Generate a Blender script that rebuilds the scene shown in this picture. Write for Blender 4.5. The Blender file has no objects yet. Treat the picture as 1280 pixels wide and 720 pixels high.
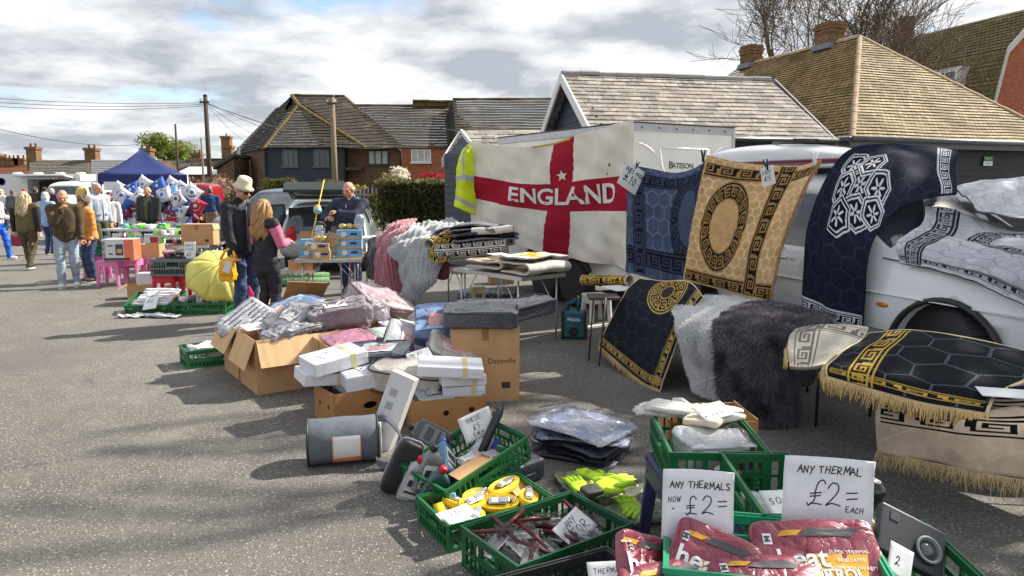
import bpy,bmesh,math,random
import numpy as np
from mathutils import Vector,Matrix,Euler,noise
PI = math.pi
random.seed(7); rng = np.random.default_rng(7)
SC = bpy.context.scene; COL = SC.collection
F,HC = 900.0,1.70                                   # focal length in photo pixels, eye height
PITCH = math.atan(126 / F)
cam_d = bpy.data.cameras.new('camera'); cam = bpy.data.objects.new('camera',cam_d); COL.objects.link(cam)
cam.location = (0,0,HC); cam.rotation_euler = (PI / 2 - PITCH,0,0)
cam_d.sensor_width = 36; cam_d.lens = F / 1280 * 36; cam_d.clip_start = .05; cam_d.clip_end = 3000
SC.camera = cam
SUN_EL,SUN_AZ = math.radians(40),math.atan2(.88,.47)      # azimuth from +Y towards +X
wd = bpy.data.worlds.new('World'); SC.world = wd; wd.use_nodes = True
nt = wd.node_tree; nt.nodes.clear()
def wn(t,**k):
    n = nt.nodes.new(t)
    for a,b in k.items(): setattr(n,a,b)
    return n
def wl(a,b): nt.links.new(a,b)
sky = wn('ShaderNodeTexSky',sky_type='NISHITA',sun_disc=False,sun_elevation=SUN_EL,sun_rotation=SUN_AZ)
sky.air_density = 1.0; sky.dust_density = .6; sky.ozone_density = 1.6
bg1 = wn('ShaderNodeBackground'); bg1.inputs[1].default_value = .12; wl(sky.outputs[0],bg1.inputs[0])
tc = wn('ShaderNodeTexCoord'); sx = wn('ShaderNodeSeparateXYZ'); wl(tc.outputs['Generated'],sx.inputs[0])
mz = wn('ShaderNodeMath',operation='MAXIMUM'); wl(sx.outputs[2],mz.inputs[0]); mz.inputs[1].default_value = 0
az = wn('ShaderNodeMath',operation='ADD'); wl(mz.outputs[0],az.inputs[0]); az.inputs[1].default_value = .17
dx = wn('ShaderNodeMath',operation='DIVIDE'); wl(sx.outputs[0],dx.inputs[0]); wl(az.outputs[0],dx.inputs[1])
dy = wn('ShaderNodeMath',operation='DIVIDE'); wl(sx.outputs[1],dy.inputs[0]); wl(az.outputs[0],dy.inputs[1])
cv = wn('ShaderNodeCombineXYZ'); wl(dx.outputs[0],cv.inputs[0]); wl(dy.outputs[0],cv.inputs[1])
def wnoise(scale,detail,rough,off):
    mp = wn('ShaderNodeMapping'); mp.inputs['Location'].default_value = off; wl(cv.outputs[0],mp.inputs[0])
    n = wn('ShaderNodeTexNoise'); n.inputs['Scale'].default_value = scale; n.inputs['Detail'].default_value = detail
    n.inputs['Roughness'].default_value = rough; wl(mp.outputs[0],n.inputs['Vector']); return n
def wramp(src,a,b,ca=(0,0,0,1),cb=(1,1,1,1)):
    r = wn('ShaderNodeValToRGB'); r.color_ramp.elements[0].position = a; r.color_ramp.elements[1].position = b
    r.color_ramp.elements[0].color = ca; r.color_ramp.elements[1].color = cb; wl(src,r.inputs[0]); return r
n1 = wnoise(1.0,10,.57,(3.1,1.7,0)); mask = wramp(n1.outputs[0],.375,.47)
n2 = wnoise(1.7,9,.58,(7.4,2.2,3)); shade = wramp(n2.outputs[0],.40,.66,(.40,.43,.48,1),(1.0,1.0,1.0,1))
bg2 = wn('ShaderNodeBackground'); bg2.inputs[1].default_value = .72; wl(shade.outputs[0],bg2.inputs[0])
mx = wn('ShaderNodeMixShader'); wl(mask.outputs[0],mx.inputs[0]); wl(bg1.outputs[0],mx.inputs[1]); wl(bg2.outputs[0],mx.inputs[2])
wo = wn('ShaderNodeOutputWorld'); wl(mx.outputs[0],wo.inputs[0])
sl = bpy.data.lights.new('sun','SUN'); sl.energy = 4.9; sl.angle = math.radians(.5); sl.color = (1,.93,.82)
so = bpy.data.objects.new('sun',sl); COL.objects.link(so)
SUNV = Vector((math.sin(SUN_AZ) * math.cos(SUN_EL),math.cos(SUN_AZ) * math.cos(SUN_EL),math.sin(SUN_EL)))
so.rotation_euler = SUNV.to_track_quat('Z','Y').to_euler(); so.location = (20,12,20)
vs_ = SC.view_settings; vs_.view_transform = 'Standard'; vs_.look = 'None'; vs_.gamma = 1; vs_.use_curve_mapping = False; vs_.exposure = .85

CP,SP = math.cos(PITCH),math.sin(PITCH)
def ray(px,py):
    u = (px - 640) / F; v = (360 - py) / F
    return Vector((u,CP + v * SP,-SP + v * CP))
def G(px,py,z=0.0):
    d = ray(px,py); t = (z - HC) / d.z
    return Vector((0,0,HC)) + d * t
def AT(px,py,Y):
    d = ray(px,py); return Vector((0,0,HC)) + d * (Y / d.y)

MATS = {}
def srgb(r,g,b):
    return tuple((c / 255 / 12.92 if c / 255 < .04045 else ((c / 255 + .055) / 1.055) ** 2.4) for c in (r,g,b))
def M(name,col=(.5,.5,.5),rough=.65,metal=0,crease=False,var=.12,vs=6,bump=0,bs=60,coat=0,spec=.5,attr=None,sheen=0,col2=None,trans=0,alpha=1,vs2=None,dist=.01,stretch=None,trn=0):
    if name in MATS: return MATS[name]
    m = bpy.data.materials.new(name); m.use_nodes = True; t = m.node_tree; b = t.nodes['Principled BSDF']; L = t.links.new
    N = lambda k: t.nodes.new(k)
    tcn = N('ShaderNodeTexCoord'); vec = tcn.outputs['Object']
    if stretch:
        mp = N('ShaderNodeMapping'); mp.inputs['Scale'].default_value = stretch; L(vec,mp.inputs[0]); vec = mp.outputs[0]
    no = N('ShaderNodeTexNoise'); no.inputs['Scale'].default_value = vs; no.inputs['Detail'].default_value = 5; no.inputs['Roughness'].default_value = .6; L(vec,no.inputs['Vector'])
    rp = N('ShaderNodeMapRange'); rp.inputs[1].default_value = .3; rp.inputs[2].default_value = .7; L(no.outputs[0],rp.inputs[0])
    mixn = N('ShaderNodeMix'); mixn.data_type = 'RGBA'; L(rp.outputs[0],mixn.inputs[0])
    if attr:
        at = N('ShaderNodeVertexColor'); at.layer_name = attr
        a = N('ShaderNodeMix'); a.data_type = 'RGBA'; a.blend_type = 'MULTIPLY'; a.inputs[0].default_value = 1
        mixn.inputs[6].default_value = (1 - var,) * 3 + (1,); mixn.inputs[7].default_value = (1 + var,) * 3 + (1,)
        L(at.outputs[0],a.inputs[6]); L(mixn.outputs[2],a.inputs[7]); L(a.outputs[2],b.inputs['Base Color'])
    else:
        c2 = col2 if col2 else tuple(min(1,c * (1 + var)) for c in col)
        c1 = col if col2 else tuple(c * (1 - var) for c in col)
        mixn.inputs[6].default_value = (*c1,1); mixn.inputs[7].default_value = (*c2,1); L(mixn.outputs[2],b.inputs['Base Color'])
    b.inputs['Roughness'].default_value = rough; b.inputs['Metallic'].default_value = metal
    b.inputs['Specular IOR Level'].default_value = spec; b.inputs['Coat Weight'].default_value = coat; b.inputs['Coat Roughness'].default_value = .05
    b.inputs['Sheen Weight'].default_value = sheen; b.inputs['Transmission Weight'].default_value = trans; b.inputs['Alpha'].default_value = alpha
    if bump:
        n2_ = N('ShaderNodeTexNoise'); n2_.inputs['Scale'].default_value = bs; n2_.inputs['Detail'].default_value = 4; L(vec,n2_.inputs['Vector'])
        bp = N('ShaderNodeBump'); bp.inputs['Strength'].default_value = bump; bp.inputs['Distance'].default_value = dist; hsrc = n2_.outputs[0]
        if crease:                                       # sharp film creases: ridged noise
            n2_.inputs['Distortion'].default_value = 1.2; s1 = N('ShaderNodeMath'); s1.operation = 'SUBTRACT'; L(hsrc,s1.inputs[0]); s1.inputs[1].default_value = .5; s2 = N('ShaderNodeMath'); s2.operation = 'ABSOLUTE'; L(s1.outputs[0],s2.inputs[0]); s3 = N('ShaderNodeMath'); s3.operation = 'POWER'; L(s2.outputs[0],s3.inputs[0]); s3.inputs[1].default_value = .6; hsrc = s3.outputs[0]
        L(hsrc,bp.inputs['Height'])
        L(bp.outputs[0],b.inputs['Normal']);
        if coat: L(bp.outputs[0],b.inputs['Coat Normal'])
    if trn:                                              # thin leaves and cloth let light through
        tr = N('ShaderNodeBsdfTranslucent'); L((a if attr else mixn).outputs[2],tr.inputs[0]); ms = N('ShaderNodeMixShader'); ms.inputs[0].default_value = trn
        L(b.outputs[0],ms.inputs[1]); L(tr.outputs[0],ms.inputs[2]); L(ms.outputs[0],t.nodes['Material Output'].inputs[0])
    MATS[name] = m; return m
def brickmat(name,c1,c2,mortar,bw,bh,moss=None,rough=.85,ms=.012,bump=.4,uv=False,mossamt=.5,mossscale=1.2,msize=None):
    m = bpy.data.materials.new(name); m.use_nodes = True; t = m.node_tree; b = t.nodes['Principled BSDF']; L = t.links.new; N = t.nodes.new
    tcn = N('ShaderNodeTexCoord')
    if uv: vec = tcn.outputs['UV']
    else:                                                # box mapping in object space: run along the wall, height up
        s = N('ShaderNodeSeparateXYZ'); L(tcn.outputs['Object'],s.inputs[0]); ad = N('ShaderNodeMath'); ad.operation = 'ADD'
        L(s.outputs[0],ad.inputs[0]); L(s.outputs[1],ad.inputs[1]); c = N('ShaderNodeCombineXYZ'); L(ad.outputs[0],c.inputs[0]); L(s.outputs[2],c.inputs[1]); vec = c.outputs[0]
    br = N('ShaderNodeTexBrick'); L(vec,br.inputs['Vector'])
    br.inputs['Color1'].default_value = (*c1,1); br.inputs['Color2'].default_value = (*c2,1); br.inputs['Mortar'].default_value = (*mortar,1)
    br.inputs['Scale'].default_value = 1; br.inputs['Brick Width'].default_value = bw; br.inputs['Row Height'].default_value = bh; br.inputs['Mortar Size'].default_value = ms; br.inputs['Bias'].default_value = 0
    no = N('ShaderNodeTexNoise'); no.inputs['Scale'].default_value = mossscale; no.inputs['Detail'].default_value = 8; no.inputs['Roughness'].default_value = .65; L(tcn.outputs['Object'],no.inputs['Vector'])
    out = br.outputs[0]
    if moss:
        rp = N('ShaderNodeMapRange'); rp.inputs[1].default_value = .62 - mossamt * .25; rp.inputs[2].default_value = .78 - mossamt * .25; L(no.outputs[0],rp.inputs[0])
        mi = N('ShaderNodeMix'); mi.data_type = 'RGBA'; L(rp.outputs[0],mi.inputs[0]); L(out,mi.inputs[6]); mi.inputs[7].default_value = (*moss,1); out = mi.outputs[2]
    n3 = N('ShaderNodeTexNoise'); n3.inputs['Scale'].default_value = 14; n3.inputs['Detail'].default_value = 4; L(tcn.outputs['Object'],n3.inputs['Vector'])
    mr = N('ShaderNodeMapRange'); mr.inputs[3].default_value = .65; mr.inputs[4].default_value = 1.35; L(n3.outputs[0],mr.inputs[0])
    mu = N('ShaderNodeMix'); mu.data_type = 'RGBA'; mu.blend_type = 'MULTIPLY'; mu.inputs[0].default_value = 1; L(out,mu.inputs[6]); L(mr.outputs[0],mu.inputs[7])
    L(mu.outputs[2],b.inputs['Base Color']); b.inputs['Roughness'].default_value = rough; b.inputs['Specular IOR Level'].default_value = .3
    bp = N('ShaderNodeBump'); bp.inputs['Strength'].default_value = bump; bp.inputs['Distance'].default_value = .02; bp.invert = True
    L(br.outputs['Fac'],bp.inputs['Height']); L(bp.outputs[0],b.inputs['Normal'])
    MATS[name] = m; return m

def rot3(r):
    if r is None: return None
    if isinstance(r,(int,float)): return Matrix.Rotation(r,3,'Z')
    if isinstance(r,tuple): return Euler(r).to_matrix()
    return r
class MB:
    def __init__(s): s.v = []; s.f = []; s.m = []
    def add(s,vs,fs,mi=0):
        o = len(s.v); s.v.extend([tuple(p) for p in vs]); s.f.extend([tuple(i + o for i in f) for f in fs]); s.m.extend([mi] * len(fs)); return s
    def box(s,c,d,r=None,mi=0,top=1.0,topy=None):
        R = rot3(r); x,y,z = d[0] / 2,d[1] / 2,d[2] / 2; ty = top if topy is None else topy
        P = [(-x,-y,-z),(x,-y,-z),(x,y,-z),(-x,y,-z),(-x * top,-y * ty,z),(x * top,-y * ty,z),(x * top,y * ty,z),(-x * top,y * ty,z)]
        P = [Vector(p) for p in P]
        if R: P = [R @ p for p in P]
        c = Vector(c)
        return s.add([p + c for p in P],[(3,2,1,0),(4,5,6,7),(0,1,5,4),(1,2,6,5),(2,3,7,6),(3,0,4,7)],mi)
    def bx(s,x0,x1,y0,y1,z0,z1,mi=0): return s.box(((x0 + x1) / 2,(y0 + y1) / 2,(z0 + z1) / 2),(x1 - x0,y1 - y0,z1 - z0),None,mi)
    def tube(s,pts,r,n=8,mi=0,cap=True,flat=None):
        pts = [Vector(p) for p in pts]; k = len(pts); rs = r if isinstance(r,(list,tuple)) else [r] * k
        V = []; prev = None
        for i,p in enumerate(pts):
            d = (pts[min(i + 1,k - 1)] - pts[max(i - 1,0)]); d = d.normalized() if d.length > 1e-9 else Vector((0,0,1))
            if prev is None:
                a = Vector((0,0,1)) if abs(d.z) < .9 else Vector((1,0,0)); u = d.cross(a).normalized()
            else:
                u = (prev - d * prev.dot(d)); u = u.normalized() if u.length > 1e-6 else d.orthogonal().normalized()
            prev = u; w = d.cross(u)
            for j in range(n):
                a = 2 * PI * j / n; V.append(p + (u * math.cos(a) + w * math.sin(a) * (flat or 1)) * rs[i])
        fs = [(i * n + j,i * n + (j + 1) % n,(i + 1) * n + (j + 1) % n,(i + 1) * n + j) for i in range(k - 1) for j in range(n)]
        if cap: fs += [tuple(range(n - 1,-1,-1)),tuple((k - 1) * n + j for j in range(n))]
        return s.add(V,fs,mi)
    def cyl(s,p0,p1,r0,r1=None,n=10,mi=0): return s.tube([p0,p1],[r0,r0 if r1 is None else r1],n,mi)
    def lathe(s,prof,n=16,c=(0,0,0),mi=0,R=None):
        V = []; c = Vector(c)
        for r,z in prof:
            for j in range(n):
                p = Vector((r * math.cos(2 * PI * j / n),r * math.sin(2 * PI * j / n),z)); V.append((R @ p if R else p) + c)
        k = len(prof)
        fs = [(i * n + j,i * n + (j + 1) % n,(i + 1) * n + (j + 1) % n,(i + 1) * n + j) for i in range(k - 1) for j in range(n)]
        fs += [tuple(range(n - 1,-1,-1)),tuple((k - 1) * n + j for j in range(n))]
        return s.add(V,fs,mi)
    def prism(s,poly,d,mi=0):                          # closed planar 3-D polygon pushed along d
        poly = [Vector(p) for p in poly]; d = Vector(d); n = len(poly)
        return s.add(poly + [p + d for p in poly],[tuple(range(n - 1,-1,-1)),tuple(range(n,2 * n))] + [(i,(i + 1) % n,n + (i + 1) % n,n + i) for i in range(n)],mi)
    def ball(s,c,r,R=None,n=10,k=7,mi=0):
        r = (r,) * 3 if isinstance(r,(int,float)) else r; c = Vector(c); R = rot3(R); V = []
        for i in range(1,k):
            a = PI * i / k
            for j in range(n):
                p = Vector((r[0] * math.sin(a) * math.cos(2 * PI * j / n),r[1] * math.sin(a) * math.sin(2 * PI * j / n),r[2] * math.cos(a))); V.append((R @ p if R else p) + c)
        for z in (r[2],-r[2]):
            p = Vector((0,0,z)); V.append((R @ p if R else p) + c)
        t = (k - 1) * n
        fs = [(i * n + j,(i + 1) * n + j,(i + 1) * n + (j + 1) % n,i * n + (j + 1) % n) for i in range(k - 2) for j in range(n)]
        fs += [(t,j,(j + 1) % n) for j in range(n)] + [(t + 1,(k - 2) * n + (j + 1) % n,(k - 2) * n + j) for j in range(n)]
        return s.add(V,fs,mi)
    def build(s,name,mat,parent=None,smooth=False,bevel=0,loc=None,rz=0,off=None,seg=2,rot=None):
        me = bpy.data.meshes.new(name); v = s.v
        if off is not None: v = [(p[0] - off[0],p[1] - off[1],p[2] - off[2]) for p in v]
        me.from_pydata(v,[],s.f)
        for m_ in (mat if isinstance(mat,(list,tuple)) else [mat]): me.materials.append(m_)
        if any(s.m): me.polygons.foreach_set('material_index',s.m)
        return link(name,me,parent,smooth,bevel,loc,rz,seg,rot)
def link(name,me,parent=None,smooth=False,bevel=0,loc=None,rz=0,seg=2,rot=None):
    if smooth: me.polygons.foreach_set('use_smooth',[True] * len(me.polygons))
    me.update()
    o = bpy.data.objects.new(name,me); COL.objects.link(o)
    if parent: o.parent = parent
    if loc is not None: o.location = loc
    o.rotation_euler = rot if rot is not None else (0,0,rz)
    if bevel:
        b = o.modifiers.new('bevel','BEVEL'); b.width = bevel; b.segments = seg; b.limit_method = 'ANGLE'; b.angle_limit = .6
    return o
def tag(o,label=None,cat=None,group=None,kind=None):
    if label: o['label'] = label
    if cat: o['category'] = cat
    if group: o['group'] = group
    if kind: o['kind'] = kind
    return o
def thing(name,label,cat,loc=(0,0,0),rz=0,group=None,rot=None):
    o = bpy.data.objects.new(name,None); COL.objects.link(o); o.empty_display_size = .1
    o.location = loc; o.rotation_euler = rot if rot is not None else (0,0,rz); return tag(o,label,cat,group)
def copy_tree(o,parent=None,loc=None,rz=None,label=None):
    c = o.copy(); COL.objects.link(c); c.parent = parent
    if loc is not None: c.location = loc
    if rz is not None: c.rotation_euler = (0,0,rz)
    if label: c['label'] = label
    for ch in list(o.children): copy_tree(ch,c)
    return c
def npmesh(name,V,Fq,mats,parent=None,smooth=True,colors=None,loc=None,uv=None,mi=None):
    me = bpy.data.meshes.new(name); V = np.asarray(V,dtype=np.float32).reshape(-1,3); Fq = np.asarray(Fq,dtype=np.int32); k = Fq.shape[1]
    me.vertices.add(len(V)); me.vertices.foreach_set('co',V.ravel()); me.loops.add(Fq.size); me.loops.foreach_set('vertex_index',Fq.ravel())
    me.polygons.add(len(Fq)); me.polygons.foreach_set('loop_start',np.arange(0,Fq.size,k,dtype=np.int32))
    for m_ in (mats if isinstance(mats,(list,tuple)) else [mats]): me.materials.append(m_)
    if mi is not None: me.polygons.foreach_set('material_index',np.asarray(mi,dtype=np.int32))
    me.update(calc_edges=True)
    if colors is not None:                               # per face colours (the printed or woven pattern)
        a = me.color_attributes.new('pattern','FLOAT_COLOR','CORNER'); c = np.ones((len(Fq),k,4),dtype=np.float32); c[:,:,:3] = np.asarray(colors)[:,None,:]; a.data.foreach_set('color',c.ravel())
    if uv is not None:
        l = me.uv_layers.new(name='UVMap'); l.data.foreach_set('uv',np.asarray(uv,dtype=np.float32)[Fq.ravel()].ravel())
    me.validate(); return link(name,me,parent,smooth,loc=loc)
def fnoise(P,scale,seed=0):                             # cheap vectorised lumpy noise
    P = np.asarray(P,float) * scale; r = np.random.default_rng(seed); o = np.zeros(P.shape[:-1])
    for i in range(7):
        k = r.normal(size=3); k /= np.linalg.norm(k); f = r.uniform(.7,2.6); o += np.sin(P @ k * f * 2.1 + r.uniform(0,6.28)) / f ** .7
    return o / 3.2
_txt = {}
def text_mesh(s,bold=False):
    if s in _txt: return _txt[s]
    c = bpy.data.curves.new('t','FONT'); c.body = s; c.size = 1; c.align_x = 'CENTER'; c.align_y = 'CENTER'; c.resolution_u = 3
    if bold: c.offset = .022
    o = bpy.data.objects.new('t',c); COL.objects.link(o); dg = bpy.context.evaluated_depsgraph_get(); me = bpy.data.meshes.new_from_object(o.evaluated_get(dg))
    v = [tuple(p.co) for p in me.vertices]; f = [tuple(p.vertices) for p in me.polygons]
    bpy.data.objects.remove(o); bpy.data.curves.remove(c); bpy.data.meshes.remove(me)
    _txt[s] = (v,f); return _txt[s]
def put_text(mb,s,fn,size,cx=0,cy=0,sx=1,ang=0,mi=0,bold=False):   # fn maps (u, v) in metres to a 3-D point just above a surface
    v,f = text_mesh(s,bold); ca,sa = math.cos(ang),math.sin(ang); P = []
    for p in v:
        x,y = p[0] * size * sx,p[1] * size
        P.append(fn(cx + x * ca - y * sa,cy + x * sa + y * ca))
    mb.add(P,f,mi)
STROKE = {  # handwritten capitals, unit box
 'A': [[(0,0),(.45,1),(.85,0)],[(.15,.4),(.75,.42)]],'N': [[(0,0),(.05,1),(.7,.05),(.75,1)]],'Y': [[(0,1),(.35,.5)],[(.75,1),(.2,-.15)]],
 'T': [[(0,1),(.8,1)],[(.4,1),(.38,0)]],'H': [[(.05,1),(0,0)],[(.7,1),(.68,0)],[(.02,.5),(.7,.52)]],'E': [[(.65,1),(.05,.98),(0,0),(.65,.02)],[(.02,.5),(.5,.52)]],
 'R': [[(0,0),(.03,1),(.5,.98),(.62,.75),(.45,.52),(.05,.48),(.68,0)]],'M': [[(0,0),(.08,1),(.42,.3),(.78,1),(.85,0)]],'L': [[(.05,1),(0,.02),(.6,0)]],
 'S': [[(.6,.92),(.3,1),(.05,.8),(.3,.52),(.58,.3),(.35,0),(0,.1)]],'O': [[(.35,1),(.05,.75),(.05,.25),(.35,0),(.65,.25),(.65,.75),(.35,1)]],'W': [[(0,1),(.2,0),(.42,.8),(.62,0),(.85,1)]],
 'C': [[(.6,.85),(.3,1),(.03,.6),(.08,.15),(.35,0),(.62,.12)]],'D': [[(0,0),(.03,1),(.5,.85),(.62,.5),(.45,.1),(0,0)]],'B': [[(0,0),(0,1),(.5,.9),(.45,.6),(.05,.53),(.55,.4),(.5,.05),(0,0)]],
 'F': [[(.6,1),(.03,1),(0,0)],[(.02,.52),(.45,.52)]],'G': [[(.6,.85),(.3,1),(.03,.5),(.3,0),(.62,.15),(.62,.45),(.35,.45)]],'I': [[(.1,1),(.1,0)]],'K': [[(0,1),(0,0)],[(.6,1),(.03,.45),(.65,0)]],'P': [[(0,0),(.02,1),(.55,.92),(.5,.55),(.03,.48)]],
 'U': [[(0,1),(.05,.15),(.35,0),(.6,.2),(.62,1)]],'X': [[(0,1),(.6,0)],[(.6,1),(0,0)]],' ': [],'=': [[(0,.62),(.5,.65)],[(.02,.38),(.5,.42)]],'-': [[(0,.5),(.45,.5)]],'.': [[(.1,.05),(.16,0)]],
 '£': [[(.75,.85),(.6,1),(.38,.9),(.32,.55),(.35,.2),(.1,0),(.3,.08),(.75,.02)],[(.08,.48),(.62,.5)],[(.1,.36),(.6,.38)],[(.1,0),(.0,.1)]],
 '0': [[(.3,1),(.05,.5),(.3,0),(.55,.5),(.3,1)]],'1': [[(.1,.8),(.25,1),(.22,0)]],'2': [[(0,.75),(.2,.98),(.5,.9),(.55,.62),(.3,.3),(0,.02),(.3,.1),(.75,0)]],'5': [[(.6,1),(.1,.98),(.05,.6),(.45,.58),(.5,.2),(0,.02)]],'3': [[(.05,.95),(.5,.9),(.2,.55),(.52,.3),(.3,0),(0,.1)]],'4': [[(.5,0),(.45,1),(0,.35),(.65,.35)]],'8': [[(.3,.5),(.05,.75),(.3,1),(.52,.75),(.05,.25),(.3,0),(.55,.25),(.3,.5)]],'6': [[(.5,.95),(.1,.5),(.1,.1),(.45,.05),(.5,.4),(.1,.42)]],'7': [[(0,1),(.6,1),(.2,0)]],'9': [[(.5,.6),(.1,.6),(.15,1),(.5,.95),(.45,0)]]}
def hand(mb,s,fn,x,y,h,w=.002,gap=.22,sx=.8,mi=0,seed=1):   # a felt-pen line; fn maps (u, v) metres to 3-D
    r = random.Random(seed)
    for ch in s:
        wd_ = .75 if ch not in ' I.1' else .4
        dy_ = r.uniform(-.09,.09) * h; k = r.uniform(.86,1.1); sl_ = r.uniform(-.06,.2)
        for st in STROKE.get(ch,[]):
            P = [(x + (a * sx + b * sl_) * h * k,y + dy_ + (b + .06 * a) * h * k) for a,b in st]
            if len(P) > 3:
                Q = []
                for i in range(len(P) - 1):
                    p0,p1,p2,p3 = P[max(i - 1,0)],P[i],P[i + 1],P[min(i + 2,len(P) - 1)]
                    for t in (0,.33,.66): Q.append(tuple(.5 * (2 * p1[c] + (p2[c] - p0[c]) * t + (2 * p0[c] - 5 * p1[c] + 4 * p2[c] - p3[c]) * t * t + (3 * p1[c] - p0[c] - 3 * p2[c] + p3[c]) * t ** 3) for c in (0,1)))
                P = Q + [P[-1]] if ch not in 'ANMWTHE' else P
            for i in range(len(P) - 1):
                a,b = P[i],P[i + 1]; d = math.hypot(b[0] - a[0],b[1] - a[1]) or 1; ex,ey = (b[0] - a[0]) / d * w / 2,(b[1] - a[1]) / d * w / 2
                a = (a[0] - ex,a[1] - ey); b = (b[0] + ex,b[1] + ey)
                mb.add([fn(a[0] - ey,a[1] + ex),fn(a[0] + ey,a[1] - ex),fn(b[0] + ey,b[1] - ex),fn(b[0] - ey,b[1] + ex)],[(0,1,2,3)],mi)
        x += (wd_ * sx + gap) * h
    return x
INK = M('black_ink',(.02,.02,.03),.6,var=0); PAPER = M('white_paper',(.78,.78,.80),.75,var=.04,vs=12,bump=.15,bs=14)
# ================================================================ SETTING
def asphalt():
    m = bpy.data.materials.new('worn_asphalt'); m.use_nodes = True; t = m.node_tree; b = t.nodes['Principled BSDF']; L = t.links.new; N = t.nodes.new
    tcn = N('ShaderNodeTexCoord'); P = tcn.outputs['Object']
    def no(s,d=4,r=.6):
        n = N('ShaderNodeTexNoise'); n.inputs['Scale'].default_value = s; n.inputs['Detail'].default_value = d; n.inputs['Roughness'].default_value = r; L(P,n.inputs['Vector']); return n.outputs[0]
    def rng_(src,a,b_,c=0,d=1):
        n = N('ShaderNodeMapRange'); n.inputs[1].default_value = a; n.inputs[2].default_value = b_; n.inputs[3].default_value = c; n.inputs[4].default_value = d; L(src,n.inputs[0]); return n.outputs[0]
    def mix(f,a,b_,k='MIX'):
        n = N('ShaderNodeMix'); n.data_type = 'RGBA'; n.blend_type = k
        if isinstance(f,float): n.inputs[0].default_value = f
        else: L(f,n.inputs[0])
        for i,q in ((6,a),(7,b_)):
            if isinstance(q,tuple): n.inputs[i].default_value = (*q,1)
            else: L(q,n.inputs[i])
        return n.outputs[2]
    wob = N('ShaderNodeTexNoise'); wob.inputs['Scale'].default_value = 60; L(P,wob.inputs['Vector'])
    va = N('ShaderNodeVectorMath'); va.operation = 'MULTIPLY_ADD'; L(wob.outputs['Color'],va.inputs[0]); va.inputs[1].default_value = (.012,.012,.012); L(P,va.inputs[2])
    base = mix(rng_(no(.35,3),.35,.65),(.182,.172,.157),(.24,.226,.205))
    base = mix(rng_(no(2.2,6,.7),.3,.7),mix(1.0,base,(.8,.8,.8),'MULTIPLY'),mix(1.0,base,(1.18,1.17,1.15),'MULTIPLY'))
    base = mix(rng_(no(240,2),.35,.65,0,1),mix(1.0,base,(.62,.62,.62),'MULTIPLY'),base)
    vo = N('ShaderNodeTexVoronoi'); vo.inputs['Scale'].default_value = 56; L(va.outputs[0],vo.inputs['Vector'])
    sp = N('ShaderNodeSeparateColor'); L(vo.outputs['Color'],sp.inputs[0])
    pick = N('ShaderNodeMath'); pick.operation = 'GREATER_THAN'; L(sp.outputs[0],pick.inputs[0]); pick.inputs[1].default_value = .52
    chip = rng_(vo.outputs['Distance'],.30,.44,1,0); mu = N('ShaderNodeMath'); mu.operation = 'MULTIPLY'; L(chip,mu.inputs[0]); L(pick.outputs[0],mu.inputs[1])
    chipc = mix(sp.outputs[1],(.29,.265,.23),(.42,.39,.35))
    col = mix(mu.outputs[0],base,chipc)
    v2 = N('ShaderNodeTexVoronoi'); v2.inputs['Scale'].default_value = 120; L(va.outputs[0],v2.inputs['Vector'])
    s2 = N('ShaderNodeSeparateColor'); L(v2.outputs['Color'],s2.inputs[0]); dk = rng_(s2.outputs[2],.72,.75,0,.45)
    col = mix(dk,col,(.05,.046,.042))
    st = rng_(no(.9,8,.72),.60,.70,0,.35); col = mix(st,col,(.062,.058,.054))
    v3 = N('ShaderNodeTexVoronoi'); v3.feature = 'DISTANCE_TO_EDGE'; v3.inputs['Scale'].default_value = .32; wv = N('ShaderNodeVectorMath'); wv.operation = 'MULTIPLY_ADD'; wn2 = N('ShaderNodeTexNoise'); wn2.inputs['Scale'].default_value = 1.7; wn2.inputs['Detail'].default_value = 6; L(P,wn2.inputs['Vector']); L(wn2.outputs['Color'],wv.inputs[0]); wv.inputs[1].default_value = (1.3,1.3,0); L(P,wv.inputs[2]); L(wv.outputs[0],v3.inputs['Vector'])
    crk = rng_(v3.outputs['Distance'],.0,.0035,.55,0); gate = rng_(no(.22,2),.48,.56); cm = N('ShaderNodeMath'); cm.operation = 'MULTIPLY'; L(crk,cm.inputs[0]); L(gate,cm.inputs[1]); col = mix(cm.outputs[0],col,(.045,.04,.036))
    v4 = N('ShaderNodeTexVoronoi'); v4.inputs['Scale'].default_value = 1.1; v4.inputs['Randomness'].default_value = 1; L(wv.outputs[0],v4.inputs['Vector']); col = mix(rng_(v4.outputs['Distance'],.03,.10,.5,0),col,(.055,.05,.046))
    pt = rng_(no(.14,2),.53,.56,0,.45); col = mix(pt,col,(.105,.10,.094)); lt = rng_(no(.55,5,.7),.55,.72,0,.4); col = mix(lt,col,(.30,.28,.25))
    L(col,b.inputs['Base Color']); b.inputs['Roughness'].default_value = .85; b.inputs['Specular IOR Level'].default_value = .35
    bp = N('ShaderNodeBump'); bp.inputs['Strength'].default_value = .8; bp.inputs['Distance'].default_value = .006
    hh = N('ShaderNodeMath'); hh.operation = 'ADD'; L(mu.outputs[0],hh.inputs[0]); L(no(300,2),hh.inputs[1]); L(hh.outputs[0],bp.inputs['Height']); L(bp.outputs[0],b.inputs['Normal'])
    return m
mb = MB(); mb.add([(-400,-60,0),(400,-60,0),(400,900,0),(-400,900,0)],[(0,1,2,3)])
tag(mb.build('ground',asphalt()),kind='structure')
PAINT = M('worn_road_paint',(.52,.50,.46),.8,var=.25,vs=9,bump=.3,bs=90)
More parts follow.
